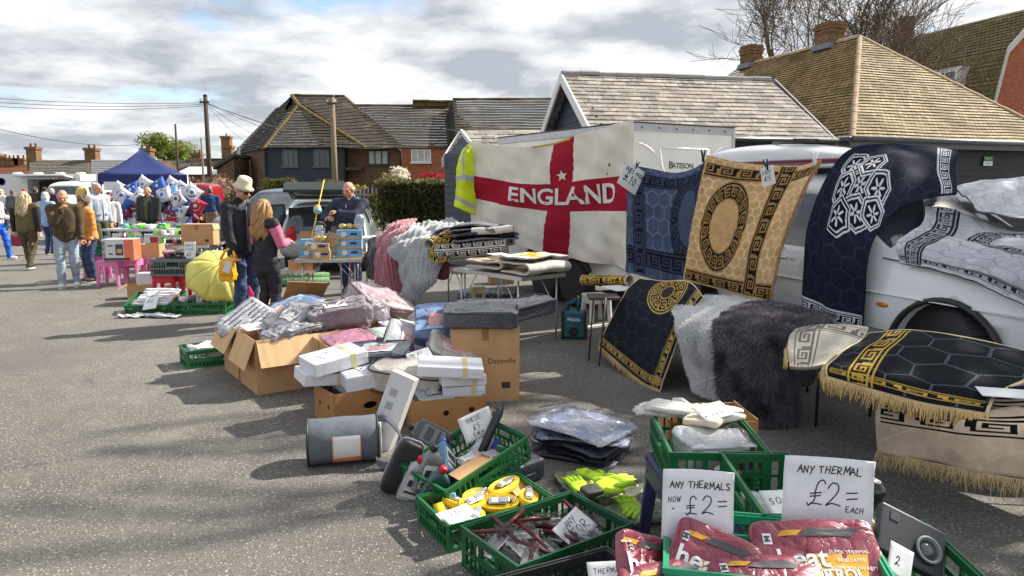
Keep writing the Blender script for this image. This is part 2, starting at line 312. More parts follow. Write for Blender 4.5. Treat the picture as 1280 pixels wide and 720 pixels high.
def pline(a,b,w,name='bay_line'):
    a,b = Vector(a),Vector(b); d = (b - a).normalized(); n = Vector((-d.y,d.x,0)) * w / 2; mb = MB()
    mb.add([a - n + Vector((0,0,.004)),b - n + Vector((0,0,.004)),b + n + Vector((0,0,.004)),a + n + Vector((0,0,.004))],[(0,1,2,3)])
    return tag(mb.build(name,PAINT),kind='structure')
pline(G(712,412),G(800,398),.09); pline(G(560,404),G(480,405),.09);
pline(G(452,322),G(560,322),.1); pline(G(0,302),G(150,296),.12)

def courses(name,e0,e1,r1,r0,n,mat,parent,step=.028,sag=0,off=None,seed=1,across=None):
    e0,e1,r1,r0 = [Vector(p) for p in (e0,e1,r1,r0)]; nrm = (e1 - e0).cross(r0 - e0).normalized()
    if nrm.z < 0: nrm = -nrm
    L = (e1 - e0).length; S = ((r0 + r1) / 2 - (e0 + e1) / 2).length; rr = random.Random(seed); V = []; Fs = []; UV = []
    m_ = across or max(4,int(L / .8)); ax = (e1 - e0).normalized()
    for i in range(n):
        for t,lift in ((i / n,step),(min(1,(i + 1.15) / n),.002)):
            a = e0.lerp(r0,t); b = e1.lerp(r1,t)
            for j in range(m_ + 1):
                p = a.lerp(b,j / m_) + nrm * (lift + sag * noise.noise(((a.lerp(b,j / m_)) * .55)) + rr.uniform(-.003,.003)); V.append(p); UV.append(((p - e0).dot(ax),t * S))
        o = i * 2 * (m_ + 1)
        Fs += [(o + j,o + j + 1,o + m_ + 2 + j,o + m_ + 1 + j) for j in range(m_)]
    V = np.array([tuple(p) for p in V]);
    if off is not None: V = V - np.array(off)
    mi_ = np.array(Fs)
    if ((e1 - e0).cross(r0 - e0)).z < 0: mi_ = mi_[:,::-1]
    return npmesh(name,V,mi_,mat,parent,False,uv=UV)
TILE = brickmat('clay_plain_tiles',srgb(144,124,92),srgb(188,170,134),(.06,.05,.04),.17,.164,moss=srgb(118,106,70),uv=True,ms=.010,mossamt=.45,mossscale=.9,bump=.7)
TILE_L = brickmat('clay_tiles_with_moss',srgb(142,116,76),srgb(178,150,104),(.05,.04,.025),.17,.164,moss=srgb(104,88,44),uv=True,ms=.010,mossamt=.6,mossscale=.8,bump=.7)
SLATE = brickmat('grey_slates',srgb(116,110,102),srgb(166,158,148),(.10,.095,.09),.34,.26,moss=srgb(196,190,178),uv=True,ms=.008,mossamt=.3,mossscale=5)
OLDTILE = brickmat('dark_weathered_tiles',srgb(46,40,34),srgb(68,59,47),(.03,.028,.025),.3,.3,moss=srgb(100,90,72),uv=True,ms=.02,mossamt=.30,mossscale=.5)
OLDMOSS = brickmat('ridge_tiles_with_ochre_moss',srgb(100,84,42),srgb(140,112,44),(.06,.05,.03),.3,.3,moss=srgb(90,80,50),uv=False,ms=.02,mossamt=.5,mossscale=1.5)
MOSSROOF = brickmat('mossy_far_tiles',srgb(100,88,56),srgb(134,116,74),(.05,.05,.03),.25,.2,moss=srgb(96,96,40),uv=True,ms=.02,mossamt=.25,mossscale=.5)
GREYROOF = brickmat('far_grey_roof',srgb(96,92,84),srgb(124,118,106),(.06,.06,.06),.3,.25,moss=srgb(140,118,60),uv=True,ms=.02,mossamt=.3,mossscale=.4)
BRICK_D = brickmat('dark_brown_brick',srgb(84,62,50),srgb(120,84,64),srgb(110,98,86),.225,.075,ms=.008)
BRICK_R = brickmat('red_brick',srgb(142,66,42),srgb(176,88,56),srgb(150,130,110),.225,.075,ms=.008)
BRICK_C = brickmat('chimney_brick',srgb(124,84,58),srgb(156,112,76),srgb(96,84,66),.225,.075,moss=srgb(96,92,60),ms=.012,mossamt=.5)
NAVYB = M('navy_painted_boards',srgb(34,42,58),.6,var=.25,vs=3,bump=.1,bs=30)
BLACKB = M('black_stained_boards',srgb(44,46,50),.65,var=.3,vs=3,bump=.15,bs=30)
WHITEP = M('white_gloss_paint',(.74,.74,.72),.45,var=.08,vs=3)
BLACKP = M('black_metal',(.022,.024,.028),.45,var=.2,vs=4)
GLASSW = M('dark_window_glass',(.05,.06,.075),.06,var=.4,vs=2,spec=.9)
CURT = M('net_curtain',(.42,.44,.46),.3,var=.3,vs=5)
LEAD = M('lead_flashing',(.16,.165,.175),.5,var=.2,vs=8)
GUT = M('grey_gutter',(.1,.11,.125),.5,var=.15)
TREEB = M('tree_bark',srgb(98,86,72),.9,var=.3,vs=9,bump=.4,bs=30)
CREAMP = M('cream_boards',(.55,.53,.47),.6)

def window(parent,c,w,h,ux,nrm,fm,bars=1,hb=0,off=(0,0,0),curtain=False,sill=True):   # c centre in parent's space
    c = Vector(c); ux = Vector(ux).normalized(); nrm = Vector(nrm).normalized(); up = Vector((0,0,1)); R = Matrix((ux,-nrm,up)).transposed()
    mb = MB(); k = .07
    for s in (-1,1):
        mb.box(c + ux * s * (w / 2 - k / 2) + nrm * .03,(k,.1,h),R); mb.box(c + up * s * (h / 2 - k / 2) + nrm * .031,(w - 2 * k,.1,k),R)
    for i in range(bars): mb.box(c + ux * (w * ((i + 1) / (bars + 1) - .5)) + nrm * .032,(k,.09,h - 2 * k),R)
    for i in range(hb): mb.box(c + up * (h * ((i + 1) / (hb + 1) - .5)) + nrm * .028,(w - 2 * k,.08,.03),R)
    o = mb.build('window',fm,parent)
    for i in range(bars + 1):
        g = MB(); x = w * ((i + .5) / (bars + 1) - .5); g.box(c + ux * x + nrm * .004,(w / (bars + 1) - k,.02,h - 2 * k),R); g.build('pane',CURT if curtain else GLASSW,o)
    if sill:
        g = MB(); g.box(c - up * (h / 2 + .05) + nrm * .06,(w + .16,.2,.07),R); g.build('sill',fm,o)
    return o
def boards(parent,a,b,z0,z1,mat,pitch=.16,name='cladding_board',out=None,top=None):   # weatherboards as separate pieces on the wall a-b; top(t)->z limits a gable
    a,b = Vector(a),Vector(b); d = (b - a); L = d.length; d.normalize(); n = Vector((d.y,-d.x,0)) if out is None else Vector(out)
    z = z0; i = 0; R = Matrix((d,n,Vector((0,0,1)))).transposed()
    while z < z1 - .02:
        l0,l1 = (0,L) if top is None else top(z + pitch / 2)
        if l1 - l0 > .1:
            mb = MB(); w = l1 - l0; P = [(0,0,0),(0,.034,0),(0,.016,pitch),(0,0,pitch)]
            mb.prism([a + d * l0 + n * p[1] + Vector((0,0,z + p[2] - a.z)) for p in P],d * w); mb.build(name,mat,parent,off=parent.location)
        z += pitch; i += 1

k3 = 1.38; e_z = 3.0
E0 = Vector((9.0,19.4,e_z)); ld = Vector((-.34,.94,0)).normalized(); rd = Vector((.94,.34,0)).normalized(); tt = 4.35
apex = E0 + (ld + rd) * tt; apex.z = 6.68
E2 = E0 + rd * tt * 2; EL = E0 + ld * (tt + 8.6); rl = apex + ld * 6.3
hall = thing('village_hall','timber clad hall under a big hipped roof of pale clay tiles','building',(E0.x,E0.y,0)); ho = hall.location
courses('roof',E0,E2,apex,apex,38,TILE,hall,.03,.03,ho)
courses('roof',EL,E0,apex,rl,38,TILE_L,hall,.03,.03,ho)
courses('roof',E2 + ld * (tt + 8.6),E2,apex,rl,12,TILE_L,hall,.03,0,ho)
def ridge(parent,a,b,r,mat,seg=.32,name='ridge_tile',off=(0,0,0),lift=.02):
    a,b = Vector(a),Vector(b); n = max(1,int((b - a).length / seg)); d = (b - a) / n; u = d.normalized(); side = u.cross(Vector((0,0,1))).normalized(); up = side.cross(u)
    mb = MB(); prof = [(-1,-.55),(-.75,.05),(-.3,.32),(.3,.32),(.75,.05),(1,-.55)]
    mb.prism([(side * p[0] + up * p[1]) * r for p in prof],d * 1.04); first = None
    for i in range(n):
        if first is None: o = mb.build(name,mat,parent); first = o
        else: o = first.copy(); COL.objects.link(o); o.parent = parent
        o.location = a + d * i + Vector((0,0,lift + random.uniform(-.012,.012))) - Vector(off)
HIPT = M('clay_hip_tile',srgb(166,142,112),.85,var=.25,vs=4,bump=.3,bs=20)
ridge(hall,E0,apex,.085,HIPT,.2,off=ho,lift=.035); ridge(hall,apex,E2,.11,HIPT,.22,off=ho,lift=.03); ridge(hall,apex,rl,.14,HIPT,.32,off=ho)
wi = .35
C0 = E0 + (ld + rd) * wi; C2 = E2 + ld * wi - rd * wi; CL = EL + rd * wi
mb = MB(); mb.prism([Vector((p.x,p.y,0)) for p in (C0,C2,C2 + ld * 11,C0 + ld * 11)],(0,0,e_z - .05)); mb.build('wall',BLACKB,hall,off=ho)
boards(hall,C0 + rd * 1.2,C2,.1,e_z - .3,BLACKB,.19,out=-ld)
nb = -ld
for nm,a_,b_,n_ in (('gutter',E0 - rd * .05,E2,-ld),('gutter',E0 - ld * .0,E0 + ld * 12,-rd)):
    mb = MB(); mb.tube([a_ + n_ * .06 + Vector((0,0,-.03)),b_ + n_ * .06 + Vector((0,0,-.03))],.07,8); mb.build(nm,GUT,hall,True,off=ho)
    mb = MB(); d_ = (b_ - a_).normalized(); R = Matrix((d_,-n_,Vector((0,0,1)))).transposed(); mb.box((a_ + b_) / 2 - n_ * .02 + Vector((0,0,-.14)),((b_ - a_).length,.03,.2),R); mb.build('fascia_board',GUT,hall,off=ho)
mb = MB(); q = C0 + rd * .45; R = Matrix((rd,ld,Vector((0,0,1)))).transposed(); mb.box((q.x,q.y,1.4),(1.3,.3,2.75),R); mb.build('brick_pier',BRICK_R,hall,off=ho,rz=0)
for dist,sz,hh in ((1.35,(.75,.62),1.05),(5.6,(.62,.6),1.05)):
    p = apex + ld * dist; R = Matrix((ld,-rd,Vector((0,0,1)))).transposed(); mb = MB()
    mb.box((p.x,p.y,p.z + hh / 2 - .35),(*sz,hh),R)
    for j,e in enumerate((.06,.11,.05)): mb.box((p.x,p.y,p.z + hh - .35 - .12 * (3 - j) + .05 + .002 * j),(sz[0] + e,sz[1] + e,.1),R)
    o = mb.build('chimney',BRICK_C,hall,off=ho); mb = MB(); mb.box((p.x,p.y,p.z - .12),(sz[0] + .16,sz[1] + .25,.2),R,top=.85); mb.build('flashing',LEAD,o,off=ho)
p = AT(1221,193,C0.y + 2.4);
sg = thing('exit_sign','small green and white notice on the dark hall wall','sign',(0,0,0));
tq = (AT(1221,195,22).x - C0.x) / rd.x; sp_ = C0 + rd * tq - ld * .08; sg.location = (sp_.x,sp_.y,2.45); R = Matrix((rd,ld,Vector((0,0,1)))).transposed()
mb = MB(); mb.box((0,0,.08),(.36,.02,.13),R); mb.build('green_panel',M('sign_green',srgb(40,130,70),.4),sg); mb = MB(); mb.box((0,0,-.06),(.36,.02,.13),R); mb.build('white_panel',WHITEP,sg)
mb = MB(); Rm = Matrix((rd,Vector((0,0,1)),-ld)).transposed(); put_text(mb,'FIRE EXIT',lambda u,v: Rm @ Vector((u,v,.014)) + Vector((0,0,.08)),.06,bold=True); put_text(mb,'KEEP CLEAR',lambda u,v: Rm @ Vector((u,v,.014)) + Vector((0,0,-.06)),.045,mi=1); mb.build('lettering',[WHITEP,INK],sg)
sh = thing('slate_roofed_hut','navy boarded hut with grey slate roof and white bargeboards','building',(4,18.5,0)); so_ = sh.location
rx = Vector((.98,.2,0)).normalized(); rn = Vector((.2,-.98,0)).normalized()
R0 = Vector((1.23,18.4,4.5)); R1 = R0 + rx * 5.65; fe = rn * 2.75
eL = R0 + fe; eL.z = 2.75; eR = R1 + fe + rx * .15; eR.z = 2.75; bL = R0 - fe; bL.z = 2.75; bR = R1 - fe; bR.z = 2.75
R1b = R1.copy(); R1b -= rx * .15
courses('roof',eL,eR,R1,R0,16,SLATE,sh,.02,.015,so_); courses('roof',bR,bL,R0,R1,8,SLATE,sh,.02,0,so_)
ridge(sh,R0,R1,.13,M('grey_ridge',(.2,.2,.2),.8),.45,off=so_)
mb = MB(); gl = R0 + rx * .3;
poly = [gl + fe * .93,gl - fe * .93]; poly = [Vector((p.x,p.y,0)) for p in poly]
pent = [poly[0],Vector((poly[0].x,poly[0].y,2.85)),Vector((gl.x,gl.y,4.42)),Vector((poly[1].x,poly[1].y,2.85)),poly[1]]
mb.prism(pent,rx * 5.1); mb.build('wall',NAVYB,sh,off=so_)
for e_ in (eL,bL):
    mb = MB(); a_ = R0 - rx * .04; dn = Vector((0,0,-.24)); mb.prism([a_ + Vector((0,0,.02)),e_ - rx * .04 + Vector((0,0,.02)),e_ - rx * .04 + dn,a_ + dn],rx * .05); mb.build('bargeboard',WHITEP,sh,off=so_)
mb = MB(); mb.tube([eL + rn * .05,eR + rn * .05],.06,8); mb.build('gutter',BLACKP,sh,True,off=so_)
mb = MB(); mb.prism([eR + Vector((0,0,.02)),R1 + rx * .15 + Vector((0,0,.02)),R1 + rx * .15 + Vector((0,0,-.2)),eR + Vector((0,0,-.2))],rx * .05); mb.build('bargeboard',LEAD,sh,off=so_)
def gtop(z):
    if z < 2.85: return (0,5.1)
    k = (4.42 - z) / (4.42 - 2.85) * 2.55; return (2.55 - k,2.55 + k)
boards(sh,poly[1],poly[0],.1,4.4,NAVYB,.2,out=-rx,top=gtop)
lg = thing('small_boarded_shed','small grey boarded shed with slate roof and white bargeboard','building',(-.5,21,0)); lo = lg.location
A0 = AT(578,163,21); A1 = AT(690,163,21.6); wl_ = 1.0; up_ = A0.z
fl = AT(556,197,20.2); fr = AT(604,200,19.6); fr.z = fl.z
courses('roof',fr,fr + (A1 - A0),A1,A0,6,SLATE,lg,.02,0,lo); courses('roof',fl + (A1 - A0),fl,A0,A1,6,SLATE,lg,.02,0,lo)
mb = MB(); d_ = A1 - A0; mb.prism([Vector((fl.x,fl.y,0)),Vector((fl.x,fl.y,fl.z)),A0 - Vector((0,0,.05)),fr,Vector((fr.x,fr.y,0))],d_); o = mb.build('wall',M('grey_boards',srgb(74,78,84),.7,var=.2,vs=4,stretch=(1,1,9)),lg,off=lo)
for e_ in (fl,fr):
    mb = MB(); n_ = Vector((-.05,-.06,0)); mb.prism([A0 + Vector((0,0,.03)),e_ + Vector((0,0,.03)) + (e_ - A0) * .08,e_ + Vector((0,0,-.2)) + (e_ - A0) * .08,A0 + Vector((0,0,-.22))],n_); mb.build('bargeboard',WHITEP,lg,off=lo)
fd = (fr - fl); fd.z = 0
boards(lg,Vector((fl.x,fl.y,0)),Vector((fr.x,fr.y,0)),.1,fl.z,MATS['grey_boards'],.18,out=Vector((fd.y,-fd.x,0)).normalized())

rw = thing('terraced_houses','row of brick and navy boarded houses under dark mossy tiled roofs','building',(-10,50,0)); ro = rw.location
YH = 50.0
def W(px,py,Y=YH): return AT(px,py,Y)
def wallbox(name,x0,x1,Y,z1,mat,depth=6):
    a = W(x0,234,Y).x; b = W(x1,234,Y).x; mb = MB(); mb.bx(a,b,Y,Y + depth,0,z1); return mb.build(name,mat,rw,off=ro)
ez = W(0,184).z
wallbox('wall',333,432,YH,ez + .1,NAVYB,7); wallbox('wall',432,501,YH + .8,ez + .1,BRICK_D,7); wallbox('wall',501,600,YH + .4,ez + .1,BRICK_R,7)
wallbox('wall',600,760,YH + .6,ez + .1,BRICK_R,7)
bL_ = W(333,234).x; bR_ = W(432,234).x
boards(rw,(bL_,YH,0),(bR_,YH,0),.3,ez,NAVYB,.3,out=(0,-1,0))
fl0 = W(333,234); fl1 = AT(292,234,62)
mb = MB(); mb.prism([(fl0.x,YH + .2,0),(fl1.x,62,0),(fl1.x + 4,62,0),(fl0.x + 2,YH + .2,0)],(0,0,ez)); mb.build('wall',BRICK_D,rw,off=ro)
def rp(name,pts,n,mat=OLDTILE):
    return courses(name,*pts,n,mat,rw,.05,.06,ro)
ov = .45
hipA = W(373,131,YH + 4); ea = W(330,185,YH - ov); eb = W(459,185,YH - ov)
backL = AT(288,194,62); backL.z = ea.z
rp('roof',(ea,eb,hipA,hipA),16);
mainL = W(365,119,YH + 7); mainR = W(430,122,YH + 7.5); mainR.z = mainL.z
rp('roof',(backL,ea,hipA,W(347,134,YH + 9)),16)
rp('roof',(backL + Vector((0,1,0)),ea + Vector((0,.6,0)),mainL,AT(349,134,61)),10)
rp('roof',(eb,W(505,186,YH + .5),mainR,W(376,128,YH + 5)),16)
rp('roof',(W(400,184,YH + 2),W(505,186,YH + .5),mainR,mainL),16)
e2 = W(505,186,YH + .3); e3 = W(620,187,YH + .1); e3.z = e2.z
rp('roof',(W(440,185,YH + .3),e3,W(560,132,YH + 6),W(420,132,YH + 6)),16)
mb = MB(); mb.prism([W(347,134,YH + 9),hipA,mainL,AT(349,134,61)],(0,.3,-.3)); mb.build('roof_valley',OLDTILE,rw,off=ro)
gR = W(566,124,YH + 5); gR2 = W(700,126,YH + 5); gR2.z = gR.z
rp('roof',(W(570,170,YH - .6),W(760,172,YH - .6),gR2 + Vector((4,0,0)),gR),14)
mb = MB(); g0 = W(584,172,YH - .5); g0.z = W(570,172,YH - .5).z; mb.prism([gR,W(570,172,YH - .6),W(560,186,YH + 5.5),W(556,150,YH + 6)],(.25,0,0)); mb.build('gable_slope',OLDTILE,rw,off=ro)
mb = MB(); mb.prism([W(515,134,YH + 5.8),W(516,126,YH + 5.8),W(566,127,YH + 5.8),W(566,134,YH + 5.8)],(0,.4,0)); mb.build('roof_step',OLDMOSS,rw,off=ro)
for a_,b_ in ((mainL,mainR),(hipA,ea),(hipA,eb),(mainR,W(505,186,YH + .5)),(W(443,132,YH + 6),W(517,132,YH + 6)),(W(516,126,YH + 5.7),W(566,127,YH + 5.7)),(gR,gR2),(mainL,hipA)): ridge(rw,a_,b_,.15,OLDMOSS,.6,off=ro,lift=.05)
for (x0,x1,y0,y1,Y,fm,b_,cu) in ((353,373,187,208,YH,M('dark_frame',(.12,.12,.13),.6),2,False),(392,412,187,208,YH,MATS['dark_frame'],2,False),(460,486,188,206,YH + .8,BLACKP,2,True),(514,539,187,203,YH + .4,WHITEP,2,True),(628,652,189,204,YH + .6,WHITEP,2,True),(462,484,229,243,YH + .8,BLACKP,2,False),(515,540,232,246,YH + .4,WHITEP,1,False)):
    a_,b2 = W(x0,y0,Y),W(x1,y1,Y); c = (a_ + b2) / 2 - ro; window(rw,c + Vector((0,-.02,0)),b2.x - a_.x,a_.z - b2.z,(1,0,0),(0,-1,0),fm,b_,0,curtain=cu)
for yy in (189,199):
    for xx in (299,312):
        c = AT(xx,yy + 4,57) - ro; window(rw,c,.8,1.2,(fl1.x - fl0.x,12,0),(-12,fl1.x - fl0.x,0),WHITEP,0,0,sill=False)
        break
mb = MB(); a_ = W(432,211,YH + .8); b2 = W(455,213,YH + .8); mb.bx(a_.x,b2.x,YH - .1,YH + .8,b2.z,a_.z + .1); mb.build('porch_canopy',GREYROOF,rw,off=ro)
for xx in (331,430,501): mb = MB(); p = W(xx,185,YH - .1); mb.tube([(p.x,YH - .15,0),(p.x,YH - .15,p.z - .2),(p.x - .2,YH - .3,p.z)],.06,6); mb.build('drainpipe',BLACKP,rw,True,off=ro)

bh = thing('brick_gable_house','tall red brick house with gambrel gable and mossy roof behind trees','building',(27,39,0)); bo = bh.location
pk = Vector((27.4,38.6,11)); rdir = Vector((-.28,.96,0)).normalized(); gd = Vector((-.96,-.28,0)).normalized()
kn = pk + gd * 2.3; kn.z = 8.7; ft = pk + gd * 2.75; ft.z = 6.6; lw = pk + gd * 3.2; lw.z = 4.6
LN = rdir * 9.5
courses('roof',kn + LN,kn,pk,pk + LN,12,MOSSROOF,bh,.04,.04,bo); courses('roof',lw + LN,lw,kn,kn + LN,16,MOSSROOF,bh,.04,.04,bo)
mir = lambda p: Vector((pk.x * 2 - p.x,pk.y * 2 - p.y,p.z))
courses('roof',mir(kn),mir(kn) + LN,pk + LN,pk,8,MOSSROOF,bh,.04,0,bo)
mb = MB(); g_ = gd * 3.0; b0,b1 = pk + g_,pk - g_; mb.prism([Vector((b0.x,b0.y,0)),Vector((b0.x,b0.y,4.6)),ft * 1.0,kn - Vector((0,0,.1)),pk - Vector((0,0,.1)),mir(kn) - Vector((0,0,.1)),mir(ft),Vector((b1.x,b1.y,4.6)),Vector((b1.x,b1.y,0))],LN * .98); mb.build('wall',BRICK_R,bh,off=bo)
for a_,b_ in ((pk,kn),(kn,lw),(pk,mir(kn)),(mir(kn),mir(lw))):
    mb = MB(); dn = Vector((0,0,-.28)); s_ = gd * .12 if a_ is not pk else Vector((0,0,0)); mb.prism([a_ + Vector((0,0,.06)),b_ + Vector((0,0,.06)),b_ + dn - s_ * 0,a_ + dn],-rdir * .14); mb.build('bargeboard',CREAMP,bh,off=bo)
pw = kn.lerp(lw,.35) + LN * .38 + gd * .25
mb = MB(); R = Matrix((rdir,gd,Vector((0,0,1)))).transposed(); mb.box(pw - gd * .3,(3.3,.9,1.7),R); mb.build('dormer',CREAMP,bh,off=bo)
window(bh,pw + gd * .17 - bo,2.9,1.35,rdir,gd,WHITEP,3,1)
mb = MB(); cpos = pk + LN * .97; mb.box((cpos.x,cpos.y,pk.z + .3),(.8,1,2)); mb.build('chimney',BRICK_C,bh,off=bo)

def far_house(label,x0,x1,yr,ye,Y,roofm,chs,wallm=BRICK_D,grp='low terraces on the far side of the car park'):
    a = AT(x0,ye,Y); b = AT(x1,ye,Y); b.z = a.z; r0 = AT(x0,yr,Y + 4); r1 = AT(x1,yr,Y + 4); r1.z = r0.z
    t = thing('far_cottage',label,'building',((a.x + b.x) / 2,Y,0),group=grp); o = t.location
    mb = MB(); mb.bx(a.x,b.x,Y + .3,Y + 8,0,a.z); mb.build('wall',wallm,t,off=o)
    mb = MB(); mb.prism([(a.x + .1,Y + .3,a.z),(a.x + .1,Y + 4,r0.z - .05),(a.x + .1,Y + 7.7,a.z)],(b.x - a.x - .2,0,0)); mb.build('gable',wallm,t,off=o)
    courses('roof',a,b,r1,r0,10,roofm,t,.05,.05,o)
    bk = Vector((0,8,0)); courses('roof',b + bk,a + bk,r0,r1,4,roofm,t,.05,0,o)
    for (xc,w,h_,pots) in chs:
        p = AT(xc,yr,Y + 4); mb = MB(); mb.box((p.x,p.y,r0.z + h_ / 2 - .6),(w,.9,h_ + 1)); mb.box((p.x,p.y,r0.z + h_ - .25),(w + .2,1.1,.25)); c = mb.build('chimney',BRICK_C,t,off=o)
        for q in range(pots):
            mb = MB(); mb.lathe([(.11,0),(.09,.32),(.11,.34),(.11,.4)],8,(p.x - w / 2 + (q + .5) * w / pots,p.y,r0.z + h_ - .13)); mb.build('chimney_pot',BRICK_R,c,True,off=o)
    return t
far_house('far cottage with grey weathered roof behind the food trailer',37,112,200,219,70,GREYROOF,((43,1.0,1.4,2),(116,1.1,1.3,2)))
far_house('far cottages with rust brown roofs and a cluster of chimney pots',-60,38,205,222,85,brickmat('rust_roof',srgb(110,70,50),srgb(130,84,58),(.1,.06,.05),.3,.25,uv=True),((-5,1.6,1.3,3),(3,1.5,.9,3),(18,1.5,.8,3),(27,1.2,.8,2)))
far_house('far slate grey roofed cottage with a single brick chimney beside the gazebo',114,188,200,222,66,M('plain_slate',srgb(120,122,126),.6,var=.15),((185,.9,1.2,1),))
far_house('far dark grey roofed cottage beside the tall wooden pole',195,242,201,212,75,GREYROOF,((247,1.0,.9,2),))
far_house('far cottage with brown tiled roof and white wall below',238,296,198,209,72,OLDTILE,((287,.8,1.4,1),),M('white_render',(.7,.7,.68),.8))
far_house('far brown roofed cottage with red chimney next to the brick flank wall',282,322,190,200,95,brickmat('rust_roof2',srgb(120,84,62),srgb(150,104,76),(.1,.06,.05),.3,.25,uv=True),((284,1.2,2.2,1),))
a_,b_ = AT(222,218,60),AT(292,212,60)
t = thing('white_roofed_shed','long low shed with pale sheet roof on brick walls','building',((a_.x + b_.x) / 2,60,0))
mb = MB(); mb.bx(a_.x,b_.x,60,66,0,a_.z); mb.build('wall',BRICK_D,t,off=t.location)
mb = MB(); z1 = AT(0,208,62).z; mb.prism([(a_.x - .3,59.7,a_.z),(a_.x - .3,63,z1),(a_.x - .3,66,a_.z)],(b_.x - a_.x + .6,0,0)); mb.build('roof',M('pale_sheet_roof',(.66,.66,.64),.6),t,off=t.location)
t2 = AT(290,228,52); t = thing('brick_outbuilding','small brown brick outbuilding with sloping roof by the pole','building',(t2.x,52,0))
mb = MB(); a_ = AT(271,212,52); b_ = AT(292,198,52); mb.prism([(a_.x,52,0),(b_.x,52,0),(b_.x,52,b_.z),(a_.x,52,a_.z)],(0,3,0)); mb.build('wall',BRICK_D,t,off=t.location)
mb = MB(); mb.prism([(a_.x - .2,51.8,a_.z),(b_.x + .1,51.8,b_.z + .1),(b_.x + .1,51.8,b_.z + .3),(a_.x - .2,51.8,a_.z + .2)],(0,3.4,0)); mb.build('roof',GREYROOF,t,off=t.location)

def leaves(name,blobs,n,size,mat,parent,off,seed=0,aspect=1.6,hollow=.45,droop=0):
    r = np.random.default_rng(seed); vol = np.array([b[3] * b[4] * b[5] for b in blobs]) ** .75; pick = r.choice(len(blobs),n,p=vol / vol.sum()); B = np.array(blobs)[pick]
    d = r.normal(size=(n,3)); d /= np.linalg.norm(d,axis=1)[:,None]; rad = r.uniform(hollow,1,n) ** .6
    C = B[:,:3] + d * rad[:,None] * B[:,3:6]; C += fnoise(C,1.3,seed)[:,None] * d * size * 3
    nn = d + r.normal(size=(n,3)) * .75 + np.array([0,0,.35]); nn /= np.linalg.norm(nn,axis=1)[:,None]
    u = np.cross(nn,r.normal(size=(n,3))); u /= np.linalg.norm(u,axis=1)[:,None]; w = np.cross(nn,u)
    s = size * r.uniform(.55,1.4,n)[:,None]; u = u * s * aspect; u[:,2] -= droop * s[:,0]; w = w * s
    V = np.stack([C - u,C - w * .5 + u * .1,C + u,C + w * .5 + u * .1],1).reshape(-1,3) - np.array(off)
    Fq = np.arange(n * 4).reshape(n,4)
    return npmesh(name,V,Fq,mat,parent,False)
def leafmat(name,c1,c2,trn=.35): return M(name,c1,.7,var=.3,vs=1.2,col2=c2,trn=trn,spec=.25)
def skeleton(base,height,spread,seed,levels=5,r0=.2,lean=(0,0,0),first=.25,nb=(3,4),up=.55,gnarl=.25,tw=.006):
    rr = random.Random(seed); segs = []
    def grow(p,d,L,r,lv):
        n = 4 if lv < 2 else 3; pts = [p]; rs = [r]; q = p.copy(); dd = d.copy()
        for i in range(n):
            dd = (dd + Vector((rr.gauss(0,gnarl),rr.gauss(0,gnarl),rr.gauss(0,gnarl) + (.05 if lv < 3 else .02))) * .55).normalized(); q = q + dd * L / n; pts.append(q.copy()); rs.append(max(tw,r * (1 - .45 * (i + 1) / n)))
        segs.append((pts,rs,lv))
        if lv >= levels: return
        k = rr.randint(*nb) + (1 if lv > 1 else 0)
        for i in range(k):
            t = first + (1 - first) * (i + rr.random()) / k if lv else .45 + .55 * (i + .6 * rr.random()) / k
            j = min(n - 1,int(t * n)); f_ = t * n - j; b = pts[j].lerp(pts[j + 1],min(1,f_)); rb = rs[j] * .62
            ax = Vector((rr.gauss(0,1),rr.gauss(0,1),rr.gauss(0,.4) + up * (1 if lv < 2 else .5))).normalized()
            nd = (dd * (.75 if lv else .6) + ax * spread).normalized(); grow(b,nd,L * rr.uniform(.55,.8),max(tw,rb),lv + 1)
        grow(pts[-1],(dd + Vector((rr.gauss(0,.2),rr.gauss(0,.2),.1))).normalized(),L * .72,rs[-1],lv + 1)
    grow(Vector(base),(Vector((0,0,1)) + Vector(lean)).normalized(),height * .33,r0,0); return segs
def bare_tree(name,label,base,height,seed,levels=5,r0=.2,spread=.85,lean=(0,0,0),buds=None,group=None,tw=.007,nb=(3,4)):
    t = thing(name,label,'tree',base,group=group); segs = skeleton(base,height,spread,seed,levels,r0,lean,tw=tw,nb=nb)
    a,b = MB(),MB()
    for pts,rs,lv in segs: (a if lv < 2 else b).tube(pts,rs,7 if lv < 2 else (4 if lv < 4 else 3),cap=False)
    a.build('trunk',TREEB,t,True,off=base); b.build('crown',TREEB,t,True,off=base)
    if buds:
        pts = np.array([tuple(p) for s in segs if s[2] >= levels - 1 for p in s[0][1:]]); r = np.random.default_rng(seed); P = np.repeat(pts,buds[1],0) + r.normal(size=(len(pts) * buds[1],3)) * buds[2]
        n = len(P); u = r.normal(size=(n,3)); u /= np.linalg.norm(u,axis=1)[:,None]; w = np.cross(u,r.normal(size=(n,3))); w /= np.linalg.norm(w,axis=1)[:,None]; s = buds[3] * r.uniform(.6,1.3,(n,1))
        npmesh('leaves',np.stack([P - u * s,P - w * s * .5,P + u * s,P + w * s * .5],1).reshape(-1,3) - np.array(base),np.arange(n * 4).reshape(n,4),buds[0],t,False)
    return t
bare_tree('bare_tree','leafless spreading tree behind the chimneys of the tiled hall',(14.2,33.5,0),15,11,5,.2,.8,(-.03,0,0),tw=.010,nb=(3,3))
bare_tree('bare_tree','leafless tree with fine upright twigs behind the hall roof apex',(18.6,33,0),16,5,5,.2,.7,(0,0,0),tw=.010,nb=(3,3))
